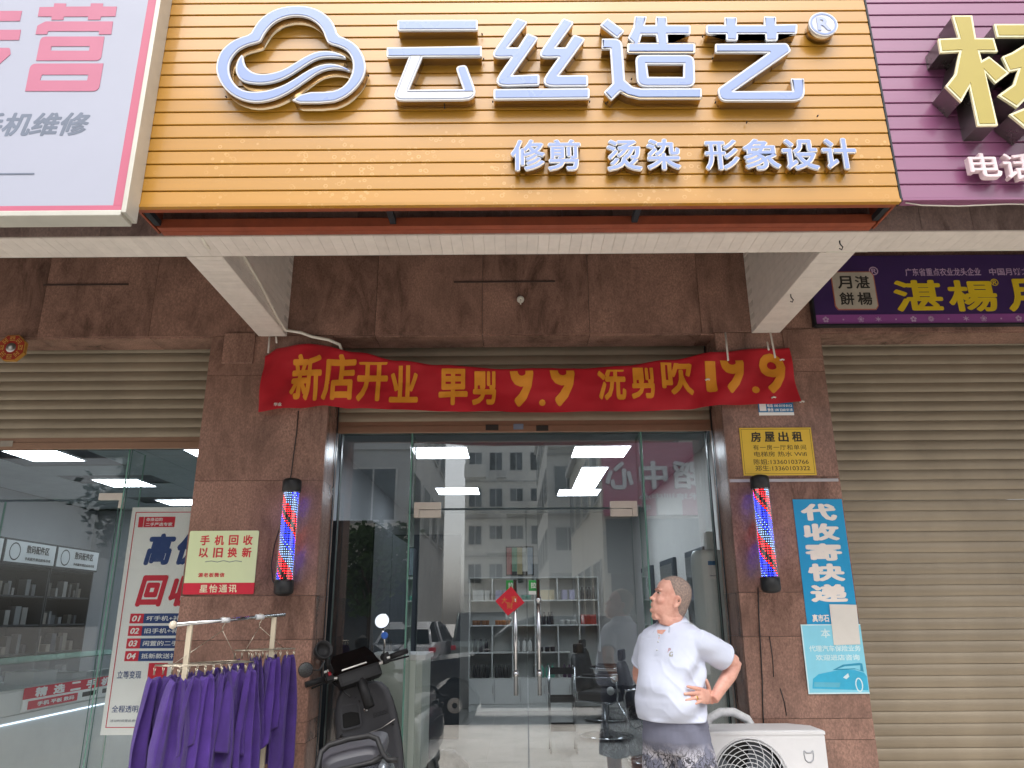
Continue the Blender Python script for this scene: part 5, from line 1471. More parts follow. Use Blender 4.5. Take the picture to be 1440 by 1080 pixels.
MB().prism(whl, cary - .0006, cary - .0001, 0, False, [inset(whl, .007)]).build('printed_wheel', M_LCW, c)
MB().prism([(2.05, 1.115), (2.085, 1.14), (2.09, 1.12), (2.07, 1.105)], cary - .0006, cary - .0001).build('printed_lamp', M_LCW, c)
pp = MB()
pts = [(2.018, 1.306), (2.186, 1.309), (2.195, 1.548), (2.12, 1.551), (2.022, 1.553)]
pp.prism(pts, 4.9885, 4.9895)
pp.build('blank_paper', mat('blank_paper', 'd9d4cc', 0.7, var=0.05, scale=3), None, 'blank whitish paper patch pasted over the courier and car posters', 'paper')

# ================================================================ outdoor air-conditioning unit
ac = empty('outdoor_unit', (1.42, 4.80, 0), 'white outdoor air conditioning unit with round fan grille before right pillar', 'air conditioner')
M_ACW = mat('ac_white', 'd2d2d4', 0.38, var=0.05, scale=4)
X0, X1, Y0, Y1, Z0, Z1 = 1.075, 1.755, 4.63, 4.93, 0.33, 0.855
fc = (1.318, 0.615); FR = 0.205
fan_ring = [(fc[0] + FR * math.cos(k * math.pi / 20), fc[1] + FR * math.sin(k * math.pi / 20)) for k in range(40)]
front = MB()
front.prism(fillet([(X0, Z0, .012), (X1, Z0, .012), (X1, Z1 - .012, .012), (X0, Z1 - .012, .012)], 3), Y0, Y0 + .014, 0, False, [fan_ring])
front.box(X1 - .02, X1, Y0 + .0145, Y1 - .10, Z0, Z1 - .013)
front.box(X0, X0 + .01, Y0 + .0145, Y0 + .04, Z0, Z1 - .013)
front.build('casing', M_ACW, ac)
mb = MB()
top = [(X0 - .004, Y0 - .004), (X1 + .004, Y0 - .004), (X1 + .004, Y1 - .10), (X1 - .10, Y1), (X0 - .004, Y1)]
rings = [[(x, y, z) for x, y in top] for z in (Z1 - .012, Z1 + .004)]
top2 = [(x + (.01 if x < 1.3 else -.01), y + (.01 if y < 4.8 else -.01)) for x, y in top]
rings.append([(x, y, Z1 + .010) for x, y in top2])
mb.loft(rings, 0, True, False)
mb.build('top_cover', M_ACW, ac)
MB().box(X0 + .001, X0 + .012, Y0 + .045, Y1 - .01, Z0 + .02, Z1 - .03).build('side_coil', M_DKMET, ac)
MB().box(X0 + .013, X1 - .021, Y0 + .10, Y1 - .02, Z0 + .01, Z1 - .013).build('inner_body', M_BLACK, ac)
gr = MB()
for k in range(9):
    r_ = FR * (k + 1) / 9.3
    rg_ = [(fc[0] + r_ * math.cos(t * math.pi / 18), Y0 - .004 - .008 * (1 - (r_ / FR) ** 2), fc[1] + r_ * math.sin(t * math.pi / 18)) for t in range(37)]
    gr.tube(rg_, .0022 if k < 8 else .004, 5, caps=False)
for k in range(16):
    pts = []
    for j in range(8):
        r_ = .03 + (FR - .03) * j / 7
        t = k * math.pi / 8 + 0.9 * (r_ / FR) ** 1.2
        pts.append((fc[0] + r_ * math.cos(t), Y0 - .006 - .008 * (1 - (r_ / FR) ** 2), fc[1] + r_ * math.sin(t)))
    gr.tube(pts, .0022, 5)
gr.lathe([(0, Y0 - .018), (.028, Y0 - .016), (.032, Y0 - .010), (0, Y0 - .008)], (fc[0], 0, fc[1]), 'Y', 20)
gr.build('fan_grille', mat('grille_white', 'cfd1d4', 0.4), ac)
ro = MB().lathe([(FR + .006, Y0 - .006), (FR + .012, Y0 + .001), (FR - .001, Y0 + .005), (FR - .001, Y0 + .05), (FR + .006, Y0 + .05)], (fc[0], 0, fc[1]), 'Y', 40)
ro.f, ro.mi, ro.sm = ro.f[:-2], ro.mi[:-2], ro.sm[:-2]
ro.build('fan_shroud', M_ACW, ac)
fb = MB()
for k in range(3):
    t = k * 2 * math.pi / 3 + .4
    for s in range(6):
        a0, a1 = t + s * .17, t + (s + 1) * .17
        y0_, y1_ = Y0 + .04 + s * .007, Y0 + .047 + s * .007
        P4 = [(fc[0] + r_ * math.cos(a), y, fc[1] + r_ * math.sin(a)) for a, y, r_ in ((a0, y0_, .04), (a0, y0_, FR * .93), (a1, y1_, FR * .93), (a1, y1_, .04))]
        fb.add(P4, [(0, 1, 2, 3)])
fb.lathe([(0, Y0 + .03), (.045, Y0 + .035), (.05, Y0 + .09), (0, Y0 + .09)], (fc[0], 0, fc[1]), 'Y', 16)
fb.build('fan_blades', mat('fan_grey', '5b6068', 0.45), ac)
# emblem on the front: a cat-eared m over an open u
lg = MB()
lx, lz = (1.654, 0.731)
strokes = [[(-.026, .028), (-.026, .006), (-.022, -.018), (-.008, -.030), (.008, -.030), (.022, -.018), (.026, .006), (.026, .028)], [(-.026, .030), (-.012, .018), (.012, .018), (.026, .030)]]
for st in strokes:
    lg.tube([(lx + a, Y0 - .001, lz + b_) for a, b_ in st], .0035, 5)
lg.build('emblem', mat('emblem_grey', '9a9da2', 0.4), ac)
for x in (X0 + .06, X1 - .10):
    MB().box(x, x + .04, Y0 + .01, Y1, 0.29, 0.329).build('stand_rail', M_DKMET, ac)
    MB().box(x, x + .04, Y0 + .02, Y0 + .05, 0.0, 0.289).build('stand_leg', M_DKMET, ac)
    MB().box(x, x + .04, Y1 - .05, Y1 - .02, 0.0, 0.289).build('stand_leg', M_DKMET, ac)
pts = [(1.187, 4.97, 0.692)]
pts = [(1.145, 4.97, .60), (1.155, 4.965, .80), (1.19, 4.96, .89), (1.26, 4.955, .925), (1.34, 4.955, .925), (1.42, 4.96, .885), (1.47, 4.965, .80), (1.48, 4.965, .6)]
MB().tube(pts, .026, 12).build('wrapped_hose', mat('white_wrap', 'd3d4d6', 0.6, var=0.1, scale=40), ac)

# ================================================================ drying rack with purple towels
M_CRM = mat('cream_steel', 'c9bda6', 0.45, var=0.05)
rk = empty('drying_rack', (-1.55, 4.4, 0), 'clothes drying rack with chrome rail and cream posts before left pillar', 'rack')
RA, RB = Vector((-1.795, 4.13, 1.463)), Vector((-1.385, 4.72, 1.512))
MB().tube([RA, RB], .0115, 10).build('rail', M_CHROME, rk)
MB().lathe([(0, -.022), (.015, -.016), (.022, 0), (.015, .016), (0, .022)], tuple(RA), 'Z', 14).build('rail_knob', mat('knob_cream', 'd8cdbb', 0.4), rk)
for t in (0.42, 0.74):
    p = RA.lerp(RB, t)
    MB().tube([p + Vector((-.010, -.014, .0)), p + Vector((.010, .014, .0)), p + Vector((.02, .03, .0))], .0145, 8).build('rail_clip', M_WHITE, rk)
for p, nm in ((RA.lerp(RB, .14), 0), (RA.lerp(RB, .90), 1)):
    MB().box(p.x - .014, p.x + .014, p.y - .009, p.y + .009, .03, p.z - .010, bev=.003).build('post', M_CRM, rk)
    MB().box(p.x - .22, p.x + .22, p.y - .015, p.y + .015, .0, .03, bev=.004).build('foot', M_CRM, rk)
q0, q1 = RA.lerp(RB, .14), RA.lerp(RB, .90)
MB().tube([(q0.x, q0.y, .12), (q1.x, q1.y, .12)], .010, 8).build('lower_rail', M_CHROME, rk)
# clip hangers: oblong wire frames with rows of clips
M_WIRE = mat('wire_steel', 'c9c0ae', 0.25, metal=0.9)
def hanger(c0, ang, L, W, hook, n, label):
    e = empty('clip_hanger', c0, label, 'hanger', 'wire clip hangers on the drying rack')
    ux, uy = Vector((math.cos(ang), math.sin(ang), 0)), Vector((-math.sin(ang), math.cos(ang), 0))
    C = Vector(c0)
    fr = MB()
    lp = [C + ux * (L / 2 * a) + uy * (W / 2 * b_) for a, b_ in ((-1, -.6), (-.9, -1), (.9, -1), (1, -.6), (1, .6), (.9, 1), (-.9, 1), (-1, .6), (-1, -.6))]
    fr.tube(lp, .0032, 6)
    for k in range(1, 7):
        a = -1 + 2 * k / 7
        fr.tube([C + ux * (L / 2 * a) - uy * W / 2, C + ux * (L / 2 * a) + uy * W / 2], .002, 5)
    for b_ in (-.33, .33):
        fr.tube([C - ux * L / 2 + uy * W / 2 * b_, C + ux * L / 2 + uy * W / 2 * b_], .002, 5)
    H = Vector(hook)
    T = H - Vector((0, 0, .055))
    for s1 in (-1, 1):
        fr.tube([C + ux * L / 2 * s1 * .8, T], .0018, 5)
    fr.tube([T, T + Vector((0, 0, .02)), H + Vector((.012, 0, -.012)), H + Vector((.010, 0, .014)), H + Vector((-.006, 0, .018)), H + Vector((-.013, 0, .002))], .0028, 6)
    fr.build('wire_frame', M_WIRE, e)
    cl_ = MB()
    for k in range(n):
        a = -1 + 2 * (k + .5) / n
        for b_ in (-1, 1):
            p = C + ux * L / 2 * a + uy * W / 2 * b_
            cl_.tube([p, p - Vector((0, 0, .014))], .0012, 4)
            q = p - Vector((0, 0, .014))
            for s in (-1, 1):
                cl_.tube([q + ux * s * .006, q - Vector((0, 0, .018)) + ux * s * .002, q - Vector((0, 0, .036)) + ux * s * .004], .0022, 5)
    cl_.build('clips', M_WIRE, e, kind='stuff')
rdir = (RB - RA).normalized()
rang = math.atan2(rdir.y, rdir.x)
h1, h2 = RA.lerp(RB, .42), RA.lerp(RB, .76)
hanger((-1.665, 4.30, 1.262), rang, .50, .22, h1, 10, 'wire clip hanger nearer the street holding purple towels')
hanger((-1.455, 4.63, 1.318), rang, .34, .16, h2, 7, 'wire clip hanger near the barber pole end of the rack')
# towels: gathered at one corner clip, falling in folds
M_TOW = mat('purple_towel', '4c2c88', 0.95, var=0.14, scale=9, bump=0.8, bscale=330, sheen=0.15, rnd=0.2)
def towel(px, py, pz, w, drop, seed, ang, corner):
    rnd = random.Random(seed)
    NU, NV = 26, 30
    vs = []
    ph = rnd.uniform(0, 6); k1 = rnd.uniform(1.6, 2.6)
    ca, sa = math.cos(ang), math.sin(ang)
    lean = rnd.uniform(-.02, .02)
    for j in range(NV + 1):
        v = j / NV
        spread = 0.34 + 0.66 * min(1, v * 2.0) ** 0.6
        for i in range(NU + 1):
            u = i / NU - .5
            d = drop * v
            hem = (u + .5) * corner * v * v
            x = u * w * spread + lean * v
            fold = (0.020 + .012 * v) * math.sin(k1 * math.pi * 2 * u + ph + .8 * v) + 0.008 * math.sin(4.6 * math.pi * 2 * u + ph * 2 + v * 1.5) * (1 - .4 * v)
            fold += 0.010 * mnoise.noise(Vector((u * 4 + seed, v * 3, seed * .7)))
            x += 0.012 * mnoise.noise(Vector((u * 3, v * 4 + seed, seed * 1.3))) * v
            z = pz - d + hem - 0.020 * abs(math.sin(math.pi * 2 * u * 1.5 + ph)) * (1 - v)
            vs.append((px + x * ca - fold * sa, py + x * sa + fold * ca, z))
    fs = [(j * (NU + 1) + i, (j + 1) * (NU + 1) + i, (j + 1) * (NU + 1) + i + 1, j * (NU + 1) + i + 1) for j in range(NV) for i in range(NU)]
    n0 = len(vs)
    vs += [(p[0] - sa * .004, p[1] + ca * .004, p[2] + .001) for p in vs]      # the cloth's other side
    fs += [tuple(k + n0 for k in f[::-1]) for f in fs]
    W1 = NU + 1
    rim = [i for i in range(W1)] + [j * W1 + NU for j in range(1, NV + 1)] + [NV * W1 + i for i in range(NU - 1, -1, -1)] + [j * W1 for j in range(NV - 1, 0, -1)]
    fs += [(rim[k], rim[(k + 1) % len(rim)], rim[(k + 1) % len(rim)] + n0, rim[k] + n0) for k in range(len(rim))]
    return MB().add(vs, fs, 0, True)
tl = []
for k in range(6):
    a = (k + .5) / 6
    for side in (-1, 1):
        c0 = Vector((-1.665, 4.30, 1.222)) + rdir * (a - .5) * .52 + Vector((-rdir.y, rdir.x, 0)) * (-side) * .105
        tl.append((c0, .17 + .02 * ((k * 7 + side) % 3), (.68, .40, .72, .62, .37, .70)[(k + (side > 0) * 3) % 6], side, k))
for k in range(3):
    for side in (-1, 1):
        c0 = Vector((-1.455, 4.63, 1.280)) + rdir * ((k + .5) / 3 - .5) * .34 + Vector((-rdir.y, rdir.x, 0)) * (-side) * .075
        tl.append((c0, .15, (.66, .52, .62)[k], side, k + 10))
for n_, (c0, w, dr, side, k) in enumerate(tl):
    mb = towel(c0.x, c0.y, c0.z, w, dr, n_ * 3 + 1, rang + (0.35 if n_ % 3 == 0 else -0.25 if n_ % 3 == 1 else .1), (.16, .03, -.16, .08, -.05)[n_ % 5])
    ordn = ('first', 'second', 'third', 'fourth', 'fifth', 'sixth')[k % 10]
    lab = 'purple towel, %s from the street, on the %s side of the %s hanger' % (ordn, 'street' if side > 0 else 'pillar', 'longer' if k < 10 else 'shorter')
    mb.build('towel', M_TOW, None, lab, 'towel', 'purple towels on the drying rack')

# ================================================================ electric scooter seen from behind, leaning on its stand
SC_T = Matrix.Translation((-0.73, 4.78, 0)) @ Matrix.Rotation(R(7), 4, 'Z') @ Matrix.Rotation(R(-11), 4, 'Y') @ Matrix.Scale(1.10, 4)
scoot = empty('electric_scooter', (-0.73, 4.78, 0), 'dark grey electric scooter parked before the left glass pane', 'scooter')
def sb(mb, name, m, parent=None):
    mb.v = [tuple(SC_T @ Vector(p)) for p in mb.v]
    return mb.build(name, m, parent or scoot)
M_SCG = mat('scooter_grey_paint', '50525a', 0.2, metal=0.35, var=0.04, coat=0.6)
M_SCM = mat('scooter_matte_plastic', '3a3b40', 0.5, var=0.08, bump=0.05, bscale=300)
M_SCB = mat('scooter_black_rubber', '131316', 0.6, var=0.15)
M_SCS = mat('scooter_seat', '47474d', 0.55, var=0.06, bump=0.08, bscale=250)
# wheels
for y, in ((0.62,), (-0.52,)):
    w = MB().lathe([(.135, -.05), (.19, -.055), (.225, -.035), (.232, 0), (.225, .035), (.19, .055), (.135, .05)], (0, y, .232), 'X', 32)
    w.f, w.mi, w.sm = w.f[:-2], w.mi[:-2], w.sm[:-2]
    wo = sb(w, 'wheel', M_SCB)
    sb(MB().lathe([(0, -.045), (.05, -.05), (.06, -.03), (.13, -.035), (.14, -.03), (.14, .03), (.13, .035), (.06, .03), (.05, .05), (0, .045)], (0, y, .232), 'X', 24), 'rim', M_BRUSH, wo)
# rear body: tail shell lofted along y
def shell(rows):
    rings = []
    for y, hw, z0, z1, p in rows:
        ring = []
        for k in range(28):
            t = 2 * math.pi * k / 28
            c_, s_ = math.cos(t), math.sin(t)
            x = hw * math.copysign(abs(c_) ** p, c_)
            z = (z0 + z1) / 2 + (z1 - z0) / 2 * math.copysign(abs(s_) ** p, s_)
            ring.append((x, y, z))
        rings.append(ring)
    return rings
sb(MB().loft(shell([(-.78, .05, .60, .66, .8), (-.765, .115, .54, .695, .7), (-.70, .150, .48, .725, .62), (-.55, .168, .40, .74, .6), (-.35, .170, .36, .735, .6), (-.10, .155, .34, .72, .6), (.05, .14, .34, .66, .6), (.12, .12, .36, .58, .7)])), 'rear_body', M_SCG)
# floor board and belly
sb(MB().box(-.15, .15, .02, .50, .27, .33, bev=.02), 'floor_board', M_SCM)
# seat
sb(MB().loft(shell([(-.66, .10, .735, .775, .7), (-.62, .135, .725, .80, .6), (-.45, .150, .72, .815, .55), (-.2, .150, .72, .80, .55), (.0, .125, .715, .78, .6), (.10, .08, .705, .75, .7)])), 'seat', M_SCS)
# rear grab rail
g = MB().tube([(-.205, -.74, .735), (-.165, -.735, .742), (-.145, -.70, .76), (-.125, -.66, .825), (-.09, -.645, .845), (0, -.64, .85), (.09, -.645, .845), (.125, -.66, .825), (.145, -.70, .76), (.165, -.735, .742), (.205, -.74, .735)], .0125, 10)
g.tube([(-.145, -.70, .76), (-.09, -.72, .745), (.09, -.72, .745), (.145, -.70, .76)], .012, 8)
sb(g, 'grab_rail', M_SCB)
# tail lamp: dark smoked strip with red reflector inside
tlp = sb(MB().box(-.115, .115, -.790, -.742, .672, .728, bev=.008), 'tail_lamp', mat('smoked_lens', '2b2d34', 0.12, coat=0.5))
tr = MB()
for a, b_ in ((-.105, -.06), (-.045, .045), (.06, .105)):
    tr.box(a, b_, -.7945, -.7905, .688, .694)
tr.box(-.105, -.1, -.7945, -.7905, .694, .715); tr.box(.1, .105, -.7945, -.7905, .694, .715)
sb(tr, 'red_reflector', mat('lamp_red', '9c1a2c', 0.3), tlp)
for s in (-1, 1):
    sb(MB().lathe([(0, -.80), (.014, -.798), (.018, -.78), (.016, -.755), (0, -.75)], (s * .135, 0, .685), 'Y', 12), 'rear_indicator', M_SCB)
sb(MB().box(-.075, .075, -.80, -.765, .50, .60, bev=.008), 'number_plate_holder', M_SCM)
sb(MB().loft(shell([(-.80, .055, .28, .44, .7), (-.77, .06, .30, .56, .7), (-.70, .065, .36, .60, .7)])), 'rear_mudguard', M_SCB)
# front: leg shield facing the rider
rings = []
for z, hw, y0_, cv in ((.33, .15, .44, .02), (.45, .165, .46, .03), (.60, .180, .47, .04), (.74, .178, .46, .04), (.86, .170, .44, .035), (.94, .150, .42, .03), (.985, .115, .405, .02), (1.0, .07, .40, .01)):
    rings.append([(hw * a, y0_ + cv * (1 - a * a) * .6 if False else y0_ - cv * (a * a), z) for a in (-1, -.75, -.5, -.25, 0, .25, .5, .75, 1)] + [(hw * a, y0_ + .07 + .10 * (1 - a * a), z) for a in (1, .6, .2, -.2, -.6, -1)])
sb(MB().loft(rings, 0, True, True), 'leg_shield', M_SCM)
# glove box opening on the left, key switch, perforated speaker field on the right
def ls(x, z, d):  # point on the rider side of the shield
    return (x, .455 - .04 * (x / .175) ** 2 - d - (0.05 * max(0, z - .72)), z)
gb = fillet([(-.145, .77, .025), (-.025, .77, .025), (-.03, .905, .02), (-.135, .905, .025)], 4)
mb = MB()
k = len(gb)
mb.loft([[ls(p[0], p[1], .000) for p in gb], [ls(p[0], p[1], .016) for p in gb], [ls(*inset(gb, .009)[i], .016) for i in range(k)], [ls(*inset(gb, .009)[i], .004) for i in range(k)]], 0, False, False)
gbo = sb(mb, 'glove_box_frame', M_SCM)
mb = MB().add([ls(*p, .006) for p in inset(gb, .009)], [range(k)])
sb(mb, 'glove_box_opening', mat('deep_black', '050506', 0.8), gbo)
kx = ls(.005, .855, .012)
ks = sb(MB().lathe([(0, kx[1] - .014), (.013, kx[1] - .012), (.017, kx[1]), (.017, kx[1] + .012), (0, kx[1] + .012)], (kx[0], 0, kx[2]), 'Y', 14), 'key_switch', M_CHROME)
dots = MB()
for a in range(11):
    for b_ in range(12):
        x, z = .045 + a * .0085, .80 + b_ * .0085 + .012 * (a / 10)
        if x > .135 - .25 * max(0, z - .86): continue
        p = Vector(ls(x, z, .004))
        dots.lathe([(0, -.0005), (.0028, 0), (0, .002)], tuple(p), 'Y', 6)
sb(dots, 'speaker_holes', M_BLACK)
tr = MB().tube([ls(-.165, .735, .006), ls(-.08, .722, .006), ls(0, .722, .006), ls(.08, .735, .006), ls(.165, .77, .006)], .003, 6)
sb(tr, 'trim_line', M_BRUSH)
# front apron and mudguard
sb(MB().loft(shell([(.47, .17, .35, .95, .7), (.58, .16, .36, .93, .7), (.66, .12, .45, .86, .75), (.70, .06, .55, .75, .8)])), 'front_apron', M_SCG)
sb(MB().loft(shell([(.38, .05, .30, .40, .8), (.5, .07, .42, .50, .8), (.62, .075, .45, .52, .8), (.74, .07, .42, .49, .8), (.84, .05, .32, .40, .8)])), 'front_mudguard', M_SCG)
# steering: bars turned to the left, so the left grip comes back
HB = Matrix.Translation((0, .36, 1.06)) @ Matrix.Rotation(R(-22), 4, 'X') @ Matrix.Rotation(R(16), 4, 'Z') @ Matrix.Rotation(R(-12), 4, 'Y')
def hb(mb, name, m, parent=None):
    mb.v = [tuple(HB @ Vector(p)) for p in mb.v]
    return sb(mb, name, m, parent)
hb(MB().tube([(0, 0, -.2), (0, 0, .0)], .03, 12), 'steering_column', M_SCB)
bar = hb(MB().tube([(-.30, -.03, .03), (-.20, -.02, .03), (-.10, .0, .01), (.10, .0, .01), (.20, -.02, .03), (.30, -.03, .03)], .011, 10), 'handlebar', M_BRUSH)
hb(MB().box(-.13, .13, -.03, .05, -.05, .03, bev=.02), 'handlebar_cover', M_SCB)
for s in (-1, 1):
    hb(MB().tube([(s * .20, -.02, .03), (s * .31, -.031, .03)], [.0165, .0165], 12), 'grip', M_SCB, bar)
    hb(MB().box(min(s * .15, s * .195), max(s * .15, s * .195), -.045, .01, .005, .06, bev=.008), 'switch_block', M_SCB, bar)
    hb(MB().tube([(s * .16, .02, .03), (s * .20, .05, .03), (s * .33, .035, .015)], .0055, 6), 'brake_lever', M_SCB, bar)
hb(MB().box(-.178, -.162, -.055, -.045, .03, .05, bev=.002), 'red_switch', mat('switch_red', 'c02030', 0.4), bar)
for (x, z) in ((-.19, .058), (-.17, .06), (.165, .06), (.18, .02)):
    hb(MB().box(x - .008, x + .008, -.056, -.046, z - .006, z + .006, bev=.001), 'switch_button', M_LAM, bar)
# slanted display hood
hd = MB()
hd.loft([[(-.14, .0, .03), (.14, .0, .03), (.14, .06, .02), (-.14, .06, .02)], [(-.15, .03, .10), (.13, .03, .10), (.13, .09, .08), (-.15, .09, .08)], [(-.10, .055, .165), (.10, .055, .165), (.10, .10, .15), (-.10, .10, .15)]], 0, True, False)
hb(hd, 'display_hood', mat('gloss_black', '0a0a0c', 0.18, coat=0.4))
hb(MB().box(-.09, .06, -.012, -.004, .045, .052), 'hood_trim', M_BRUSH)
# stalk mirrors and the black phone cup: placed about the bar ends
def world_part(mb, name, m, parent=None):
    return mb.build(name, m, parent or scoot)
inv = SC_T @ HB
lp = inv @ Vector((-.165, .01, .05)); rp_ = inv @ Vector((.17, .01, .05))
lm = Vector((-1.238, 4.74, 1.197)); rm = Vector((-0.816, 4.86, 1.47)); cupp = Vector((-1.165, 4.83, 1.301))
world_part(MB().tube([lp, lp + Vector((-.03, .03, .10)), Vector((lm.x + .08, lm.y, lm.z - .002)), lm + Vector((.03, .01, 0))], .005, 8), 'mirror_stalk', M_SCB)
def disc(mb, c0, r_, nrm, t):
    n_ = Vector(nrm).normalized(); a = n_.orthogonal().normalized(); b_ = n_.cross(a)
    def ring(rr_, d): return [c0 + n_ * d + (a * math.cos(k * math.pi / 14) + b_ * math.sin(k * math.pi / 14)) * rr_ for k in range(28)]
    return ring
rg_ = disc(None, lm, .042, (.25, -1, .05), 0)
mh = world_part(MB().loft([rg_(.018, -.03), rg_(.040, -.018), rg_(.044, 0), rg_(.041, .003)], 0, True, True), 'mirror_housing', M_SCB)
world_part(MB().loft([rg_(.040, .0035), rg_(.039, .0055)], 0, True, False), 'mirror_glass', M_MIRROR, mh)
rg_ = disc(None, rm, .045, (-.05, -1, .30), 0)
world_part(MB().tube([rp_, Vector((-0.794, 4.86, 1.338)), Vector((-0.806, 4.86, 1.401)), rm + Vector((0, .025, -.02))], .006, 8), 'mirror_stalk', M_CHROME)
mh = world_part(MB().loft([rg_(.018, -.03), rg_(.042, -.016), rg_(.047, 0), rg_(.045, .003)], 0, True, True), 'mirror_housing', M_SCB)
world_part(MB().loft([rg_(.0445, .0035), rg_(.0435, .0055)], 0, True, False), 'mirror_glass', M_MIRROR, mh)
bl = Vector((-0.794, 4.845, 1.386))
rg_ = disc(None, bl, .02, (0, -1, .1), 0)
world_part(MB().loft([rg_(.015, -.01), rg_(.021, -.004), rg_(.021, .006), rg_(.015, .009)], 0, True, False), 'blue_clamp', mat('clamp_blue', '1c4f9c', 0.35))
rg_ = disc(None, cupp, .05, (.5, -.7, .35), 0)
world_part(MB().loft([rg_(.030, -.05), rg_(.050, -.03), rg_(.056, .02), rg_(.050, .025), rg_(.042, .0), rg_(.02, -.02)], 0, True, True), 'phone_cup', M_SCB)
world_part(MB().tube([cupp + Vector((.01, .03, -.03)), cupp + Vector((.03, .02, -.07)), lp + Vector((.02, 0, .02))], .014, 8), 'cup_arm', M_SCB)
for s in (-1, 1):
    pass
sb(MB().tube([(-.10, -.05, .26), (-.20, -.10, .02)], .011, 8), 'side_stand', M_BRUSH)
for k_, (xa, xb, dz) in enumerate(((-.17, -.04, .0), (-.15, -.02, -.03), (.16, .03, -.01), (.14, .05, -.04))):
    pa = HB @ Vector((xa, .03, .02)); pb = Vector((xb, .42, .93 + dz))
    md = pa.lerp(pb, .5) + Vector((0, .10, .07 + .02 * k_))
    sb(MB().tube([pa, pa.lerp(md, .6) + Vector((0, .03, .02)), md, md.lerp(pb, .6) + Vector((0, .02, .0)), pb], .0045, 6), 'control_cable', M_SCB)
for s in (-1, 1):
    sb(MB().tube([(s * .162, .40, .36), (s * .178, .432, .50), (s * .186, .435, .66), (s * .180, .425, .80), (s * .165, .41, .90)], .0025, 5), 'panel_gap', M_BLACK)
    sb(MB().tube([(s * .130, -.772, .60), (s * .160, -.70, .62), (s * .172, -.5, .63), (s * .172, -.2, .62)], .0022, 5), 'panel_gap', M_BLACK)
    sb(MB().lathe([(0, -.004), (.008, -.004), (.008, .004), (0, .004)], (s * .15, .427, .745), 'Y', 8), 'screw_cover', M_BLACK)
sb(MB().tube([(-.06, .30, .95), (-.10, .34, .99), (-.16, .33, 1.06)], .006, 6), 'brake_cable', M_SCB)

# ================================================================ the man in the white polo shirt
TF = Vector((-math.sin(R(46)), -math.cos(R(46)), 0))        # where his chest points
TL = Vector((-TF.y, TF.x, 0))                               # his left
UP = Vector((0, 0, 1))
PC = Vector((0.872, 4.40, 0))                               # body axis on the ground
def oring(z, a, b_, off=0.0, lat=0.0, n=32, p=0.9, sq=None):
    c0 = PC + TF * off + TL * lat + UP * z
    out = []
    for k in range(n):
        t = 2 * math.pi * k / n
        c_, s_ = math.cos(t), math.sin(t)
        out.append(c0 + TL * a * math.copysign(abs(c_) ** p, c_) + TF * b_ * math.copysign(abs(s_) ** p, s_))
    return out
def remesh(mb, voxel, smooth=6, fac=0.5):
    """one closed skin from overlapping solids"""
    me = mb.mesh('tmp', MATS['chrome'], center=False)[0]
    o = bpy.data.objects.new('tmp', me)
    COL.objects.link(o)
    r_ = o.modifiers.new('r', 'REMESH'); r_.mode = 'VOXEL'; r_.voxel_size = voxel
    s_ = o.modifiers.new('s', 'SMOOTH'); s_.iterations = smooth; s_.factor = fac
    bpy.context.view_layer.update()
    dg = bpy.context.evaluated_depsgraph_get()
    out = bpy.data.meshes.new_from_object(o.evaluated_get(dg), depsgraph=dg)
    bpy.data.objects.remove(o)
    bpy.data.meshes.remove(me)
    out.materials.clear()
    for p in out.polygons: p.use_smooth = True
    return out
def mesh_part(name, me, m, parent, c0=(0, 0, 0)):
    me.materials.append(m)
    me.name = name
    lo = [min(v.co[i] for v in me.vertices) for i in range(3)]; hi = [max(v.co[i] for v in me.vertices) for i in range(3)]
    c_ = Vector([(a + b_) / 2 for a, b_ in zip(lo, hi)])
    for v in me.vertices: v.co -= c_
    return place(name, me, c_, parent)
man = empty('person', (PC.x, PC.y, 0), 'person in white polo shirt and grey printed shorts, hand on hip, looking up left', 'person')

# ---- skin: head, neck, arms, hands, legs
M_SKIN = mat('skin', 'd3a392', 0.5, var=0.05, scale=22, col2='bf8878', bump=0.05, bscale=260)
M_SKIN.node_tree.nodes['Principled BSDF'].inputs['Subsurface Weight'].default_value = 0.12
M_SKIN.node_tree.nodes['Principled BSDF'].inputs['Subsurface Radius'].default_value = (0.012, 0.005, 0.003)
sk = MB()
FH = Vector((-0.955, -0.03, 0.30)).normalized()            # where his face points
LH = Vector((-FH.y, FH.x, 0)).normalized()
LH = (-LH) if LH.dot(TL) < 0 else LH
UH = LH.cross(FH) if LH.cross(FH).z > 0 else FH.cross(LH)
HC = Vector((0.858, 4.385, 1.481))                          # underside of the chin line, head axis
def hp(f, l_, u):
    return HC + FH * f + LH * l_ + UH * u
# (height, front, back, half width, fullness of the front)
HR = [(-.045, .030, -.072, .058, .85), (-.012, .050, -.078, .060, .8), (.004, .084, -.082, .058, .62), (.020, .094, -.086, .062, .66), (.042, .096, -.090, .067, .72), (.062, .094, -.094, .071, .76), (.085, .090, -.098, .074, .8),
      (.105, .086, -.101, .076, .82), (.122, .083, -.103, .077, .84), (.138, .091, -.104, .078, .86), (.158, .091, -.103, .078, .88), (.180, .083, -.097, .075, .9), (.202, .066, -.084, .066, .95), (.219, .042, -.062, .050, 1), (.231, .010, -.030, .026, 1)]
rings = []
for u, ff, fb_, hw, p in HR:
    ring = []
    for k in range(36):
        t = 2 * math.pi * k / 36
        c_, s_ = math.cos(t), math.sin(t)
        mid = -.012
        f = mid + (ff - mid) * c_ if c_ > 0 else mid + (mid - fb_) * c_
        l_ = hw * math.copysign(abs(s_) ** (p if c_ > 0 else .92), s_)
        ring.append(hp(f, l_, u))
    rings.append(ring)
sk.loft(rings, 0, True, True)
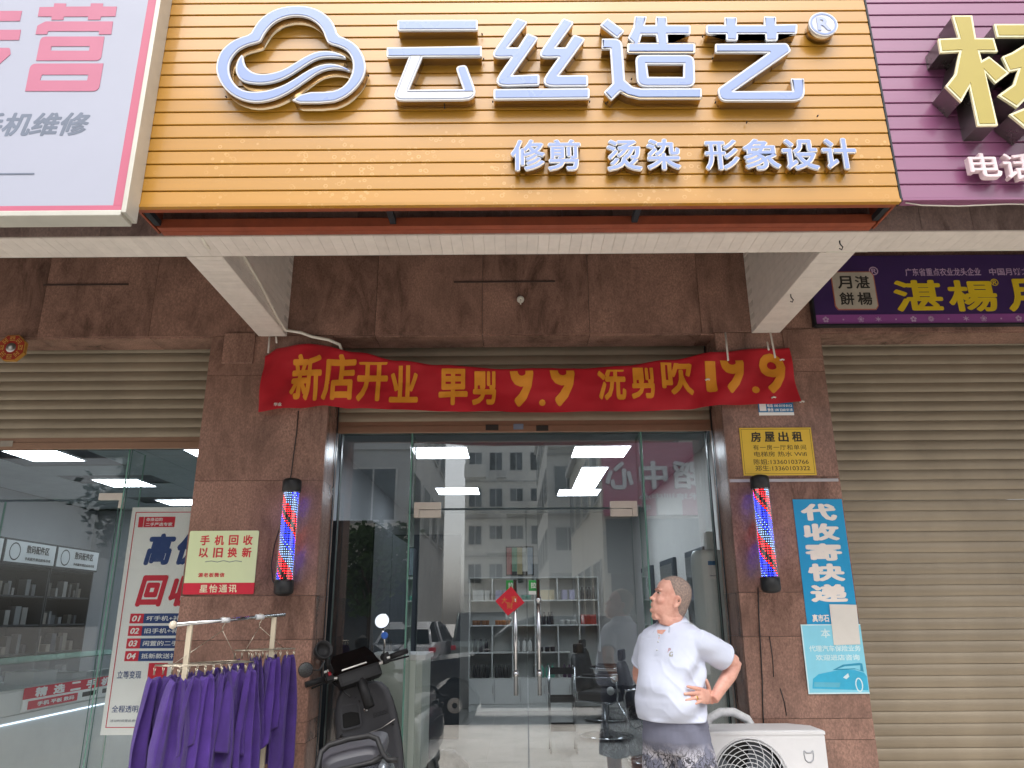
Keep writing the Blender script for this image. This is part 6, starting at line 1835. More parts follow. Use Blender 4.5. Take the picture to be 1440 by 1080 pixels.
# neck
nb = PC + TF * -.035 + UP * 1.40
sk.tube([nb, nb.lerp(hp(-.02, 0, -.02), .5) + Vector((.004, 0, 0)), hp(-.022, 0, .02)], [.078, .066, .064], 20)
# fold of flesh under chin, jaw
sk.tube([hp(.055, .03, -.006), hp(.065, 0, -.012), hp(.055, -.03, -.006)], .022, 10)
def ball(c0, rx, ry, rz, n=12):
    rings = []
    for i in range(1, n):
        ph = math.pi * i / n
        rings.append([c0 + FH * rx * math.sin(ph) * math.cos(t) + LH * ry * math.sin(ph) * math.sin(t) + UH * rz * math.cos(ph) for t in [2 * math.pi * k / 14 for k in range(14)]])
    sk.loft(rings, 0, True, True)
# nose, lips, brow, cheek, ears
sk.loft([[hp(.086, -.010, .118), hp(.086, .010, .118), hp(.094, 0, .120)], [hp(.088, -.014, .100), hp(.088, .014, .100), hp(.106, 0, .098)], [hp(.088, -.019, .080), hp(.088, .019, .080), hp(.117, 0, .078)], [hp(.088, -.018, .070), hp(.088, .018, .070), hp(.111, 0, .068)]], 0, True, True)
ball(hp(.108, 0, .076), .011, .012, .010)
for s in (-1, 1):
    ball(hp(.096, .013 * s, .073), .010, .008, .008)
    ball(hp(.078, .032 * s, .132), .018, .022, .008)
    ball(hp(.062, .045 * s, .075), .026, .022, .024)
    # ear: rim and lobe
    e0 = hp(-.012, .079 * s, .092)
    er = []
    for k in range(9):
        t = -2.3 + 4.4 * k / 8
        er.append(e0 + UH * .030 * math.sin(t + .25) + FH * (-.004 - .017 * math.cos(t)) + LH * s * (.006 + .006 * math.cos(t)))
    sk.tube(er, [.004, .0055, .006, .006, .006, .006, .006, .0065, .006], 8)
    sk.tube([e0 + UH * .022 + LH * s * .0, e0 - UH * .018 + LH * s * .0], [.010, .011], 8)
    ball(e0 - UH * .026 + FH * .004 + LH * s * .004, .008, .006, .010)
ball(hp(.094, 0, .052), .011, .024, .0065)
ball(hp(.092, 0, .040), .012, .021, .0065)
ball(hp(.086, 0, .014), .016, .022, .014)
# arms
SHL = PC + TL * .172 + UP * 1.358 - TF * .01
ELB = Vector((1.222, 4.405, 1.236))
WRL = Vector((1.062, 4.300, 1.062))
def limb(pts, rs, n=18):
    P = [Vector(p) for p in pts]
    out, ro = [], []
    for i in range(len(P) - 1):
        for k in range(4):
            out.append(P[i].lerp(P[i + 1], k / 4)); ro.append(rs[i] + (rs[i + 1] - rs[i]) * k / 4)
    out.append(P[-1]); ro.append(rs[-1])
    sk.tube(out, ro, n)
limb([SHL, SHL.lerp(ELB, .5), ELB + Vector((-.01, -.004, .004))], [.056, .052, .045])
sk.tube([ELB + Vector((-.022, 0, .012)), ELB + Vector((-.004, .004, -.006)), ELB + Vector((-.020, -.008, -.022))], [.040, .043, .042], 14)
limb([ELB + Vector((-.008, -.002, -.006)), ELB.lerp(WRL, .30) + Vector((.004, 0, -.002)), ELB.lerp(WRL, .7), WRL], [.041, .041, .033, .027])
SHR = PC - TL * .158 + UP * 1.352 - TF * .01
ELR = Vector((0.735, 4.70, 1.16)); WRR = Vector((0.80, 4.555, 1.02))
limb([SHR, SHR.lerp(ELR, .5), ELR], [.054, .050, .042])
limb([ELR, ELR.lerp(WRR, .35), WRR, WRR + (WRR - ELR) * .45], [.044, .044, .031, .026])
# left hand on the hip: palm on the flank, fingers forward over the belly, thumb up and back
def skin_pt(x, z, d=.0):
    """point of the shirt front below the hand"""
    best = None
    a, b_, off = .186, .162, .028
    for k in range(200):
        t = math.pi * (-.2 + .75 * k / 200)
        q = PC + TF * off + TL * a * math.copysign(abs(math.cos(t)) ** .9, math.cos(t)) + TF * b_ * math.copysign(abs(math.sin(t)) ** .9, math.sin(t))
        if best is None or abs(q.x - x) < abs(best[0].x - x): best = (q, t)
    q, t = best
    nr = (TL * math.cos(t) / a + TF * math.sin(t) / b_).normalized()
    return q + nr * d + UP * z
rows_ = []
for (x, z, w, th) in ((1.055, 1.060, .026, .020), (1.035, 1.068, .032, .018), (1.005, 1.080, .040, .016), (.980, 1.088, .043, .014), (.965, 1.090, .040, .012)):
    c0 = skin_pt(x, z, .018)
    if x > 1.05: c0 = c0.lerp(WRL, .7)
    n_ = (c0 - (PC + UP * c0.z)); n_.z = 0; n_.normalize()
    rows_.append([c0 + UP * w * math.sin(t) * .95 + n_ * th * math.cos(t) for t in [2 * math.pi * k / 12 for k in range(12)]])
sk.loft(rows_, 0, True, True)
for (z0, pts) in ((0, [(.975, 1.120), (.945, 1.128), (.918, 1.134), (.897, 1.140)]), (1, [(.968, 1.102), (.935, 1.104), (.903, 1.104), (.880, 1.103)]), (2, [(.968, 1.084), (.935, 1.080), (.905, 1.076), (.884, 1.072)]), (3, [(.975, 1.066), (.945, 1.059), (.922, 1.053), (.905, 1.048)])):
    P = [skin_pt(x, z, .013 + (.006 if i == 1 else .002)) for i, (x, z) in enumerate(pts)]
    rr0 = (.0095, .0098, .0095, .0082)[z0]
    sk.tube(P, [rr0 * 1.12, rr0 * 1.05, rr0 * .95, rr0 * .75], 10)
thp = [skin_pt(1.028, 1.088, .020), skin_pt(1.020, 1.118, .022), skin_pt(1.014, 1.145, .020), skin_pt(1.008, 1.166, .017)]
sk.tube(thp, [.014, .0125, .011, .009], 10)
# trunk and thighs under the clothes
sk.loft([oring(.80, .140, .112, -.004), oring(.90, .160, .132, .0), oring(1.0, .164, .140, .016), oring(1.12, .162, .142, .026), oring(1.24, .160, .118, .008), oring(1.34, .170, .098, -.010), oring(1.39, .165, .088, -.018), oring(1.425, .10, .070, -.03)], 0, True, True)
# legs below the shorts
for s, (fx, fy) in ((1, (.985, 4.335)), (-1, (.775, 4.490))):
    K = Vector((fx + .002, fy - .02, .46)); A = Vector((fx, fy + .02, .09))
    limb([PC + TL * s * .085 + UP * .84, K + UP * .14, K, K.lerp(A, .35) + Vector((0, .02, 0)), A], [.085, .070, .058, .056, .036])
me = remesh(sk, .0042, 5, .45)
body = mesh_part('body', me, M_SKIN, man)
# eyes and brows
for s in (-1, 1):
    q = hp(.078, .031 * s, .114)
    eb = MB()
    eb.lathe([(0, -.011), (.008, -.006), (.0105, 0), (.008, .006), (0, .008)], tuple(q - FH * .0045), 'Z', 12)
    eo = eb.build('eye', mat('eye_white', 'b8a59a', 0.25), body)
    MB().lathe([(0, -.005), (.005, -.003), (.0055, 0), (.005, .003), (0, .005)], tuple(q + FH * .0075 + LH * s * .002), 'Z', 10).build('iris', mat('iris', '2a1c14', 0.15), eo)
    MB().tube([hp(.094, .016 * s, .137), hp(.092, .030 * s, .141), hp(.082, .047 * s, .138)], [.001, .0016, .001], 6).build('eyebrow', mat('brow_hair', '94705f', 0.8), body)
# ring on the finger
q = skin_pt(.945, 1.082, .016); q2 = skin_pt(.939, 1.081, .016)
MB().tube([q, q2], .0118, 14).build('finger_ring', mat('gold', 'd8b25a', 0.2, metal=1), body)
# cropped hair: a thin cap over crown, temples and nape
hair = MB()
hr = []
cols_h = 40
hv = []
lev = [i / 16 for i in range(17)]
def head_at(u):
    for i in range(len(HR) - 1):
        if HR[i][0] <= u <= HR[i + 1][0]:
            t = (u - HR[i][0]) / (HR[i + 1][0] - HR[i][0])
            return [HR[i][j] + (HR[i + 1][j] - HR[i][j]) * t for j in range(5)]
    return HR[-1] if u > HR[-1][0] else HR[0]
idx = {}
for k in range(cols_h):
    t = 2 * math.pi * k / cols_h
    front = math.cos(t)
    sm_ = max(0, min(1, (front + .65) / 1.35)); sm_ = sm_ * sm_ * (3 - 2 * sm_)
    lo = .030 + .165 * sm_ + .003 * math.sin(9 * t)
    for j in range(17):
        u = lo + (.2308 - lo) * (1 - (1 - lev[j]) ** 1.0)
        _, ff, fb_, hw, p = head_at(u)
        c_, s_ = math.cos(t), math.sin(t)
        mid = -.012
        ex = .0026 * min(1, j / 2 + .05)
        f = mid + (ff - mid + ex) * c_ if c_ > 0 else mid + (mid - fb_ + ex) * c_
        l_ = (hw + ex) * math.copysign(abs(s_) ** (p if c_ > 0 else .92), s_)
        hv.append(hp(f, l_, u + (ex if j > 12 else 0)))
hf = [(k * 17 + j, ((k + 1) % cols_h) * 17 + j, ((k + 1) % cols_h) * 17 + j + 1, k * 17 + j + 1) for k in range(cols_h) for j in range(16)]
hf.append([k * 17 + 16 for k in range(cols_h)])
hair.add(hv, hf, 0, True)
M_HAIR = mat('cropped_hair', '9f887c', 0.85, col2='6b625e', scale=110, bump=0.25, bscale=700)
ho = hair.build('hair', M_HAIR, man)

# ---- polo shirt
M_SHIRT = mat('white_pique', 'c2c8da', 0.85, var=0.02, bump=0.12, bscale=700, sheen=0.15)
sh_ = MB()
sh_.loft([oring(.955, .186, .160, .018, n=40), oring(.99, .190, .166, .026, n=40), oring(1.06, .190, .172, .036, n=40), oring(1.13, .188, .168, .034, n=40), oring(1.20, .186, .152, .022, n=40), oring(1.28, .190, .136, .006, n=40), oring(1.34, .198, .124, -.006, n=40), oring(1.385, .198, .112, -.014, n=40), oring(1.418, .172, .098, -.022, n=40), oring(1.440, .125, .086, -.028, n=40), oring(1.458, .080, .078, -.032, n=40)], 0, True, True)
sle = SHL.lerp(ELB, .70)
sh_.tube([SHL + TL * -.05 + UP * .01, SHL + UP * .0, SHL.lerp(ELB, .35), sle], [.060, .068, .075, .074], 24)
slr = SHR.lerp(ELR, .62)
sh_.tube([SHR + TL * .05 + UP * .01, SHR, SHR.lerp(ELR, .35), slr], [.056, .062, .066, .064], 24)
# pulled creases: shallow ridges that run from the hand and armpit across the belly
def shirt_ridge(pts, r_):
    P = []
    for (l_, f, z) in pts:
        P.append(PC + TL * l_ + TF * f + UP * z)
    sh_.tube(P, [r_ * .3] + [r_] * (len(P) - 2) + [r_ * .3], 8)
me = remesh(sh_, .0060, 6, .5)
bmx = bmesh.new(); bmx.from_mesh(me)
for v in bmx.verts:                                         # drape: folds gather at the left waist
    q = v.co - PC
    l_, f, z = q.dot(TL), q.dot(TF), v.co.z
    if z < 1.37:
        w = max(0, min(1, (1.37 - z) / .12))
        ang = math.atan2(f, l_)
        fold = .012 * math.sin(34 * (z + .28 * ang * .35) + 1.8 * math.sin(2.2 * ang)) * math.exp(-((ang - .25) / .75) ** 2)
        fold += .009 * math.sin(21 * z - 3.3 * ang + 1.1) * math.exp(-((z - 1.12) / .13) ** 2)
        dg_ = z * .8 - ang * .11
        fold += .010 * (1 - abs(math.sin(38 * dg_ + 2.2 * mnoise.noise(Vector((ang * 2, z * 6, 3)))))) ** 2 * math.exp(-((ang - .6) / .8) ** 2) * math.exp(-((z - 1.15) / .14) ** 2)
        fold += .009 * mnoise.noise(Vector((l_ * 9, f * 9, z * 13)))
        hemw = .010 * math.exp(-((z - .955) / .02) ** 2) * math.sin(5 * ang)
        nn = (TL * l_ + TF * f).normalized()
        v.co += nn * (fold * w + hemw)
    else:
        v.co += v.normal * .003 * mnoise.noise(v.co * 22)
bmx.to_mesh(me); bmx.free()
shirt = mesh_part('polo_shirt', me, M_SHIRT, man)
# collar: folded band, open at the front
col_ = MB()
NCc = 30
inner, fold_, outer = [], [], []
for k in range(NCc + 1):
    t = R(90) + R(28) + (2 * math.pi - R(56)) * k / NCc
    c_, s_ = math.cos(t), math.sin(t)
    fr_ = max(0, s_)
    base = PC + TF * (-.033 + .02 * fr_)
    inner.append(base + TL * .068 * c_ + TF * .066 * s_ + UP * (1.448 - .018 * fr_))
    fold_.append(base + TL * .073 * c_ + TF * .071 * s_ + UP * (1.487 - .040 * fr_ ** 2))
    tip = .030 * max(0, (abs(k - NCc / 2) / (NCc / 2) - .75)) * 4
    outer.append(base + TL * (.100 + tip * .3) * c_ + TF * (.098 + tip * .5) * s_ + UP * (1.440 - .022 * fr_ - tip * .6))
vs = inner + fold_ + outer
n1 = NCc + 1
fs = [(k, k + 1, n1 + k + 1, n1 + k) for k in range(NCc)] + [(n1 + k, n1 + k + 1, 2 * n1 + k + 1, 2 * n1 + k) for k in range(NCc)]
bm = bmesh.new()
tmp = bpy.data.meshes.new('tmp'); tmp.from_pydata([tuple(p) for p in vs], [], fs); bm.from_mesh(tmp); bpy.data.meshes.remove(tmp)
bmesh.ops.recalc_face_normals(bm, faces=bm.faces[:])
bmesh.ops.solidify(bm, geom=bm.faces[:], thickness=.004)
col_.addbm(bm, 0, True)
col_.build('collar', M_SHIRT, shirt)
for nm_, A_, B_, rad in (('sleeve_hem', SHL.lerp(ELB, .655), SHL.lerp(ELB, .705), .0745), ('sleeve_hem', SHR.lerp(ELR, .575), SHR.lerp(ELR, .625), .0645)):
    hm = MB().tube([A_, A_.lerp(B_, .1), A_.lerp(B_, .9), B_], [rad - .002, rad + .0015, rad + .001, rad - .004], 28)
    hm.build(nm_, M_SHIRT, shirt)
# placket, hem and sleeve bands follow the cloth surface
from mathutils.bvhtree import BVHTree
sv = [v.co + WL[shirt] for v in me.vertices]
bvh = BVHTree.FromPolygons(sv, [list(p.vertices) for p in me.polygons])
def onto(p, d):
    loc, nrm, _, _ = bvh.find_nearest(p)
    return loc + nrm * d
mb = MB()
L_, R__ = [], []
for k in range(10):
    z = 1.438 - k * .016
    c0 = PC + TF * .16 + UP * z
    L_.append(onto(c0 - TL * .014, .0022)); R__.append(onto(c0 + TL * .014, .0022))
mb.add(L_ + R__, [(k, 10 + k, 11 + k, k + 1) for k in range(9)])
pk = mb.build('placket', M_SHIRT, shirt)
for z in (1.425, 1.375, 1.325):
    p = onto(PC + TF * .16 + UP * z, .004)
    MB().lathe([(0, -.002), (.0045, -.002), (.0045, .002), (0, .002)], tuple(p), 'Y', 10).build('button', M_WHITE, pk)
# skin showing in the neck opening
vp = [onto(PC + TF * .12 + TL * -.034 + UP * 1.452, .0015), onto(PC + TF * .12 + TL * .034 + UP * 1.452, .0015), onto(PC + TF * .16 + UP * 1.392, .0026)]
mid = [onto((a + b_) / 2, .0022) for a, b_ in zip(vp, vp[1:] + vp[:1])]
cc = onto((vp[0] + vp[1] + vp[2]) / 3, .0026)
MB().add([vp[0], mid[0], vp[1], mid[1], vp[2], mid[2], cc], [(0, 1, 6), (1, 2, 6), (2, 3, 6), (3, 4, 6), (4, 5, 6), (5, 0, 6)], 0, True).build('open_neck', M_SKIN, shirt)
# embroidered mark on the chest
def emblem(ch, dl, dz, m_):
    k = text_raw(ch, 0.03, 0.0)
    xs = [v.co.x for v in k.vertices]; ys = [v.co.y for v in k.vertices]
    bm = bmesh.new(); bm.from_mesh(k); bpy.data.meshes.remove(k)
    h_ = max(ys) - min(ys)
    for v in bm.verts:
        u, w = (v.co.x - min(xs)) / h_ * .026, (v.co.y - min(ys)) / h_ * .026
        v.co = onto(PC + TF * .16 + TL * (.078 + dl + u) + UP * (1.305 + dz + w), .002)
    MB().addbm(bm).build('chest_mark', m_, shirt)
emblem('P', 0, .010, mat('mark_rose', 'b08a94', 0.7))
emblem('G', .012, -.012, mat('mark_grey', '9a9a92', 0.7))

# ---- shorts with a sketchy print near the hem
M_SHORT = mat('grey_shorts', '6d6f80', 0.85, var=0.07, bump=0.15, bscale=300)
def print_on(m):
    n, l = m.node_tree.nodes, m.node_tree.links
    b = n['Principled BSDF']
    old = b.inputs['Base Color'].links[0].from_socket
    geo = n.new('ShaderNodeNewGeometry')
    sep = n.new('ShaderNodeSeparateXYZ'); l.new(geo.outputs['Position'], sep.inputs[0])
    mr = n.new('ShaderNodeMapRange'); mr.inputs['From Min'].default_value = .86; mr.inputs['From Max'].default_value = .78
    l.new(sep.outputs['Z'], mr.inputs['Value'])
    mp = n.new('ShaderNodeMapping'); mp.inputs['Scale'].default_value = (46, 46, 20)
    dn = n.new('ShaderNodeTexNoise'); dn.inputs['Scale'].default_value = 30; dn.inputs['Detail'].default_value = 5; l.new(geo.outputs['Position'], dn.inputs['Vector'])
    dm = n.new('ShaderNodeVectorMath'); dm.operation = 'MULTIPLY_ADD'; dm.inputs[1].default_value = (.06, .06, .10); l.new(dn.outputs['Color'], dm.inputs[0]); l.new(geo.outputs['Position'], dm.inputs[2]); l.new(dm.outputs[0], mp.inputs[0])
    vo = n.new('ShaderNodeTexVoronoi'); vo.feature = 'DISTANCE_TO_EDGE'; vo.inputs['Scale'].default_value = 1.0
    l.new(mp.outputs[0], vo.inputs['Vector'])
    ln = n.new('ShaderNodeMath'); ln.operation = 'LESS_THAN'; ln.inputs[1].default_value = .075
    l.new(vo.outputs['Distance'], ln.inputs[0])
    nz = n.new('ShaderNodeTexNoise'); nz.inputs['Scale'].default_value = 14
    l.new(geo.outputs['Position'], nz.inputs['Vector'])
    gt = n.new('ShaderNodeMapRange'); gt.inputs['From Min'].default_value = .44; gt.inputs['From Max'].default_value = .54
    l.new(nz.outputs['Fac'], gt.inputs['Value'])
    m1 = n.new('ShaderNodeMix'); m1.data_type = 'RGBA'; m1.inputs['B'].default_value = (*lin('b4b2ba'), 1)
    mm = n.new('ShaderNodeMath'); mm.operation = 'MULTIPLY'; l.new(mr.outputs[0], mm.inputs[0]); l.new(gt.outputs[0], mm.inputs[1])
    l.new(mm.outputs[0], m1.inputs['Factor']); l.new(old, m1.inputs['A'])
    m2 = n.new('ShaderNodeMix'); m2.data_type = 'RGBA'; m2.inputs['B'].default_value = (*lin('3a3a40'), 1)
    m3 = n.new('ShaderNodeMath'); m3.operation = 'MULTIPLY'; l.new(mr.outputs[0], m3.inputs[0]); l.new(ln.outputs[0], m3.inputs[1])
    l.new(m3.outputs[0], m2.inputs['Factor']); l.new(m1.outputs['Result'], m2.inputs['A'])
    l.new(m2.outputs['Result'], b.inputs['Base Color'])
print_on(M_SHORT)
so = MB()
so.loft([oring(.80, .165, .135, -.004), oring(.86, .186, .156, -.002), oring(.93, .182, .152, .004), oring(.985, .172, .146, .010)], 0, True, True)
for s, (fx, fy) in ((1, (.985, 4.335)), (-1, (.775, 4.490))):
    hipc = PC + TL * s * .088 + UP * .88 - TF * .005
    kn = Vector((fx, fy - .02, .44))
    so.tube([hipc, hipc.lerp(kn, .3), hipc.lerp(kn, .65), kn], [.098, .110, .113, .116], 26)
me = remesh(so, .0065, 5, .5)
bmx = bmesh.new(); bmx.from_mesh(me)
for v in bmx.verts:
    q = v.co
    v.co += v.normal * (.006 * math.sin(26 * q.z + 9 * q.x + 3 * math.sin(14 * q.x)) * (1 if q.z < .92 else .3) * .6 + .006 * mnoise.noise(q * 9))
bmx.to_mesh(me); bmx.free()
mesh_part('shorts', me, M_SHORT, man)
# shoes
for s, (fx, fy) in ((1, (.985, 4.335)), (-1, (.775, 4.490))):
    rr_ = []
    for d, w, h_ in ((-.07, .032, .07), (-.03, .042, .085), (.04, .044, .075), (.10, .048, .055), (.15, .044, .042), (.18, .026, .03)):
        c0 = Vector((fx, fy + .02, 0)) + TF * d
        rr_.append([c0 + TL * w * math.cos(t) + UP * (h_ / 2 + .002 + h_ / 2 * math.sin(t)) for t in [2 * math.pi * k / 14 for k in range(14)]])
    MB().loft(rr_, 0, True, True).build('shoe', M_SCB, man)

# ================================================================ the street behind the camera, seen in the glass
M_WALLA = mat('pale_tiled_wall', 'e2e3e0', 0.7, var=0.08, scale=.8)
M_WALLB = mat('grey_render_wall', 'c2c3c2', 0.8, var=0.10, scale=.6)
M_WALLC = mat('cream_wall', 'dcd7cb', 0.8, var=0.08, scale=.6)
M_WIN = mat('dark_window_glass', '39424a', 0.08, var=0.2, spec=0.8)
M_WFR = mat('window_frame_white', 'cfd0ce', 0.5)
M_WIN2 = mat('curtained_window', '7c8286', 0.2, var=0.2, spec=0.6)
M_WIN3 = mat('open_dark_window', '1e2428', 0.3, var=0.2)
hrnd = random.Random(21)
def house(name, x0, x1, y0, y1, h, m, label, floors, faces, wpf=4, z0=-0.3, roof=True):
    """block with window rows; faces: which sides carry windows ('N' towards the shops, 'E', 'W')"""
    e = empty(name, ((x0 + x1) / 2, (y0 + y1) / 2, z0), label, 'building', 'buildings across the street')
    MB().box(x0, x1, y0, y1, z0, h).build('wall', m, e)
    if roof:
        r_ = MB().box(x0 - .2, x1 + .2, y0 - .2, y1 + .2, h + .001, h + .25).build('parapet', M_WALLB, e)
        MB().box(x0 + 1, min(x0 + 4.5, x1 - .5), y0 + 1, y1 - 1, h + .251, h + 2.4).build('stair_tower', m, r_)
    fh = (h - 0.2) / floors
    for fce in faces:
        for f in range(1 if floors > 2 else 0, floors):
            zc = f * fh + fh * .55
            for k in range(wpf):
                if fce == 'N':
                    c0 = x0 + (x1 - x0) * (k + .5) / wpf; ww = (x1 - x0) / wpf * .33
                    w = MB().box(c0 - ww, c0 + ww, y1 + .002, y1 + .06, zc - fh * .26, zc + fh * .26).build('window', M_WFR, e)
                    if hrnd.random() < .4:
                        MB().box(c0 + ww * .1, c0 + ww * .1 + .8, y1 + .061, y1 + .42, zc - fh * .26 - .62, zc - fh * .26 - .07).build('wall_unit', M_WFR, e)
                    if hrnd.random() < .35:
                        bl_ = MB().box(c0 - ww - .3, c0 + ww + .3, y1 + .13, y1 + 1.0, zc - fh * .48, zc - fh * .43)
                        bl_.box(c0 - ww - .3, c0 + ww + .3, y1 + .94, y1 + 1.0, zc - fh * .43, zc - fh * .14)
                        bl_.build('balcony', m, e)
                    for a, b_ in ((-ww + .06, -.03), (.03, ww - .06)):
                        MB().box(c0 + a, c0 + b_, y1 + .061, y1 + .066, zc - fh * .26 + .06, zc + fh * .26 - .06).build('pane', hrnd.choice((M_WIN, M_WIN, M_WIN2, M_WIN3)), w)
                else:
                    xx = x1 if fce == 'E' else x0
                    sg = 1 if fce == 'E' else -1
                    c0 = y0 + (y1 - y0) * (k + .5) / wpf; ww = (y1 - y0) / wpf * .33
                    a, b_ = sorted((xx + sg * .002, xx + sg * .06)); a2, b2 = sorted((xx + sg * .061, xx + sg * .066))
                    w = MB().box(a, b_, c0 - ww, c0 + ww, zc - fh * .26, zc + fh * .26).build('window', M_WFR, e)
                    for p, q in ((-ww + .06, -.03), (.03, ww - .06)):
                        MB().box(a2, b2, c0 + p, c0 + q, zc - fh * .26 + .06, zc + fh * .26 - .06).build('pane', hrnd.choice((M_WIN, M_WIN, M_WIN2, M_WIN3)), w)
        for f in range(1, floors):
            z = f * fh
            if fce == 'N': MB().box(x0, x1, y1 + .001, y1 + .12, z - .06, z + .06).build('string_course', M_WALLB, e)
    return e
# mirror depth d from the glass becomes y = 10.9 - d
b1 = house('shop_house', -13.0, -3.4, -26, -13.6, 10.5, M_WALLB, 'grey shop house across the street left of the side lane', 3, 'NE', 4)
house('apartment_house', -14.0, -5.0, -44, -27, 13.0, M_WALLC, 'cream apartment house behind the grey shop house', 4, 'NE', 5)
house('apartment_house', -3.9, 4.5, -62, -50, 15.2, M_WALLA, 'white five storey apartment house closing the side lane', 5, 'N', 5)
house('apartment_house', 1.9, 12.5, -47, -30, 13.6, M_WALLA, 'white tiled apartment house right of the side lane', 4, 'NW', 5)
b5 = house('shop_house', 2.9, 16.0, -27, -13.6, 8.2, M_WALLC, 'shop house with mauve dance school sign across the street', 2, 'NW', 4)
# signs on the shop house right of the lane
sg = empty('dance_school_sign', (5.2, -13.5, 5.0), 'mauve dance school sign with raised white characters across the street', 'sign')
MB().box(2.95, 9.8, -13.55, -13.40, 4.55, 6.95).build('panel', mat('mauve_panel', 'b0607a', 0.5, var=0.05), sg)
def text_n(name, body, w, h_, loc, m, parent, bold, thick):
    return text_at(name, body, w, h_, loc, R(180), m, parent, bold, thick)
for i, ch in enumerate('舞蹈中心'):
    text_n('sign_character', ch, .92, .92, (6.85 - i * 1.12, -13.36, 5.85), M_WHITE, sg, 0.03, .08)
text_n('lettering', '艺术培训中心', 2.4, .22, (5.3, -13.38, 5.15), M_WHITE, sg, 0.02, .03)
text_n('lettering', '电话 0759 2233445'[:2], .5, .2, (4.2, -13.38, 4.8), M_WHITE, sg, 0.02, .03)
rl = empty('balcony_rail', (6.4, -13.5, 7.1), 'white balcony railing above the dance school sign', 'railing')
for i in range(34):
    MB().box(3.0 + i * .2, 3.04 + i * .2, -13.46, -13.42, 7.0, 7.8).build('baluster', M_WFR, rl)
MB().box(2.95, 9.8, -13.48, -13.40, 7.801, 7.87).build('top_rail', M_WFR, rl)
s2 = empty('salon_sign', (6.5, -13.5, 3.0), 'dark salon sign with pale characters under the dance school sign', 'sign')
MB().box(3.0, 12.0, -13.52, -13.42, 2.75, 4.45).build('panel', mat('dark_panel', '2f3940', 0.5), s2)
for i, ch in enumerate('剪造型'):
    text_n('sign_character', ch, .62 if i == 0 else .42, .75 if i == 0 else .42, (8.0 - i * .72, -13.38, 3.75 if i == 0 else 3.6), M_WHITE, s2, 0.02, .05)
MB().box(3.1, 12.0, -13.55, -13.45, -.28, 2.74).build('dark_shop_window', M_WIN, s2)
MB().box(-12.8, -3.3, -13.55, -13.45, -.28, 3.0).build('shop_window', M_WIN, b1)
MB().box(-12.9, -3.15, -13.5, -12.9, 3.3, 4.3).build('awning_board', M_WALLC, b1)
# --- street trees along the far kerb
def street_tree(x, y, h, r_, n, seed, label):
    tr_ = empty('street_tree', (x, y, -.14), label, 'tree', 'street trees across the road')
    rq = random.Random(seed)
    tb = MB().tube([(x, y, -.14), (x + .02, y + .02, h * .2), (x - .02, y - .02, h * .38), (x + .04, y, h * .6)], [.03 * h, .023 * h, .019 * h, .008 * h], 10)
    for a in range(6):
        t = a * 1.05 + seed
        tb.tube([(x, y, h * (.33 + .03 * a)), (x + .4 * r_ * math.cos(t), y + .4 * r_ * math.sin(t), h * (.5 + .03 * a)), (x + .65 * r_ * math.cos(t), y + .65 * r_ * math.sin(t), h * (.58 + .05 * a))], [.012 * h, .008 * h, .003 * h], 6)
    tb.build('trunk', mat('bark', '4a3d33', 0.9, var=0.2), tr_)
    lv = MB()
    cz = h * .68; rz = h * .33
    cls = [(rq.uniform(0, 6.283), math.acos(rq.uniform(-1, 1)), rq.uniform(.35, .95)) for _ in range(26)]
    for k in range(n):
        a, b_, q_ = cls[k % 26]
        c0 = Vector((x + r_ * q_ * math.sin(b_) * math.cos(a), y + r_ * q_ * math.sin(b_) * math.sin(a), cz + rz * q_ * math.cos(b_)))
        p = c0 + Vector((rq.gauss(0, .17), rq.gauss(0, .17), rq.gauss(0, .13))) * r_
        u = Vector((rq.uniform(-1, 1), rq.uniform(-1, 1), rq.uniform(-.6, .6))).normalized()
        w = u.orthogonal().normalized()
        s_ = rq.uniform(.05, .10) * (1 + .12 * h)
        lv.add([p - u * s_, p + w * s_ * .5, p + u * s_, p - w * s_ * .5], [(0, 1, 2, 3)])
    lv.build('crown', mat('leaf', '3f5a2c', 0.6, var=0.25, scale=3), tr_, kind='stuff')
street_tree(-4.0, -10.9, 4.2, 1.3, 2600, 3, 'small leafy street tree before the grey shop house')
street_tree(-9.8, -11.0, 6.6, 2.2, 6000, 5, 'larger street tree farther left across the road')
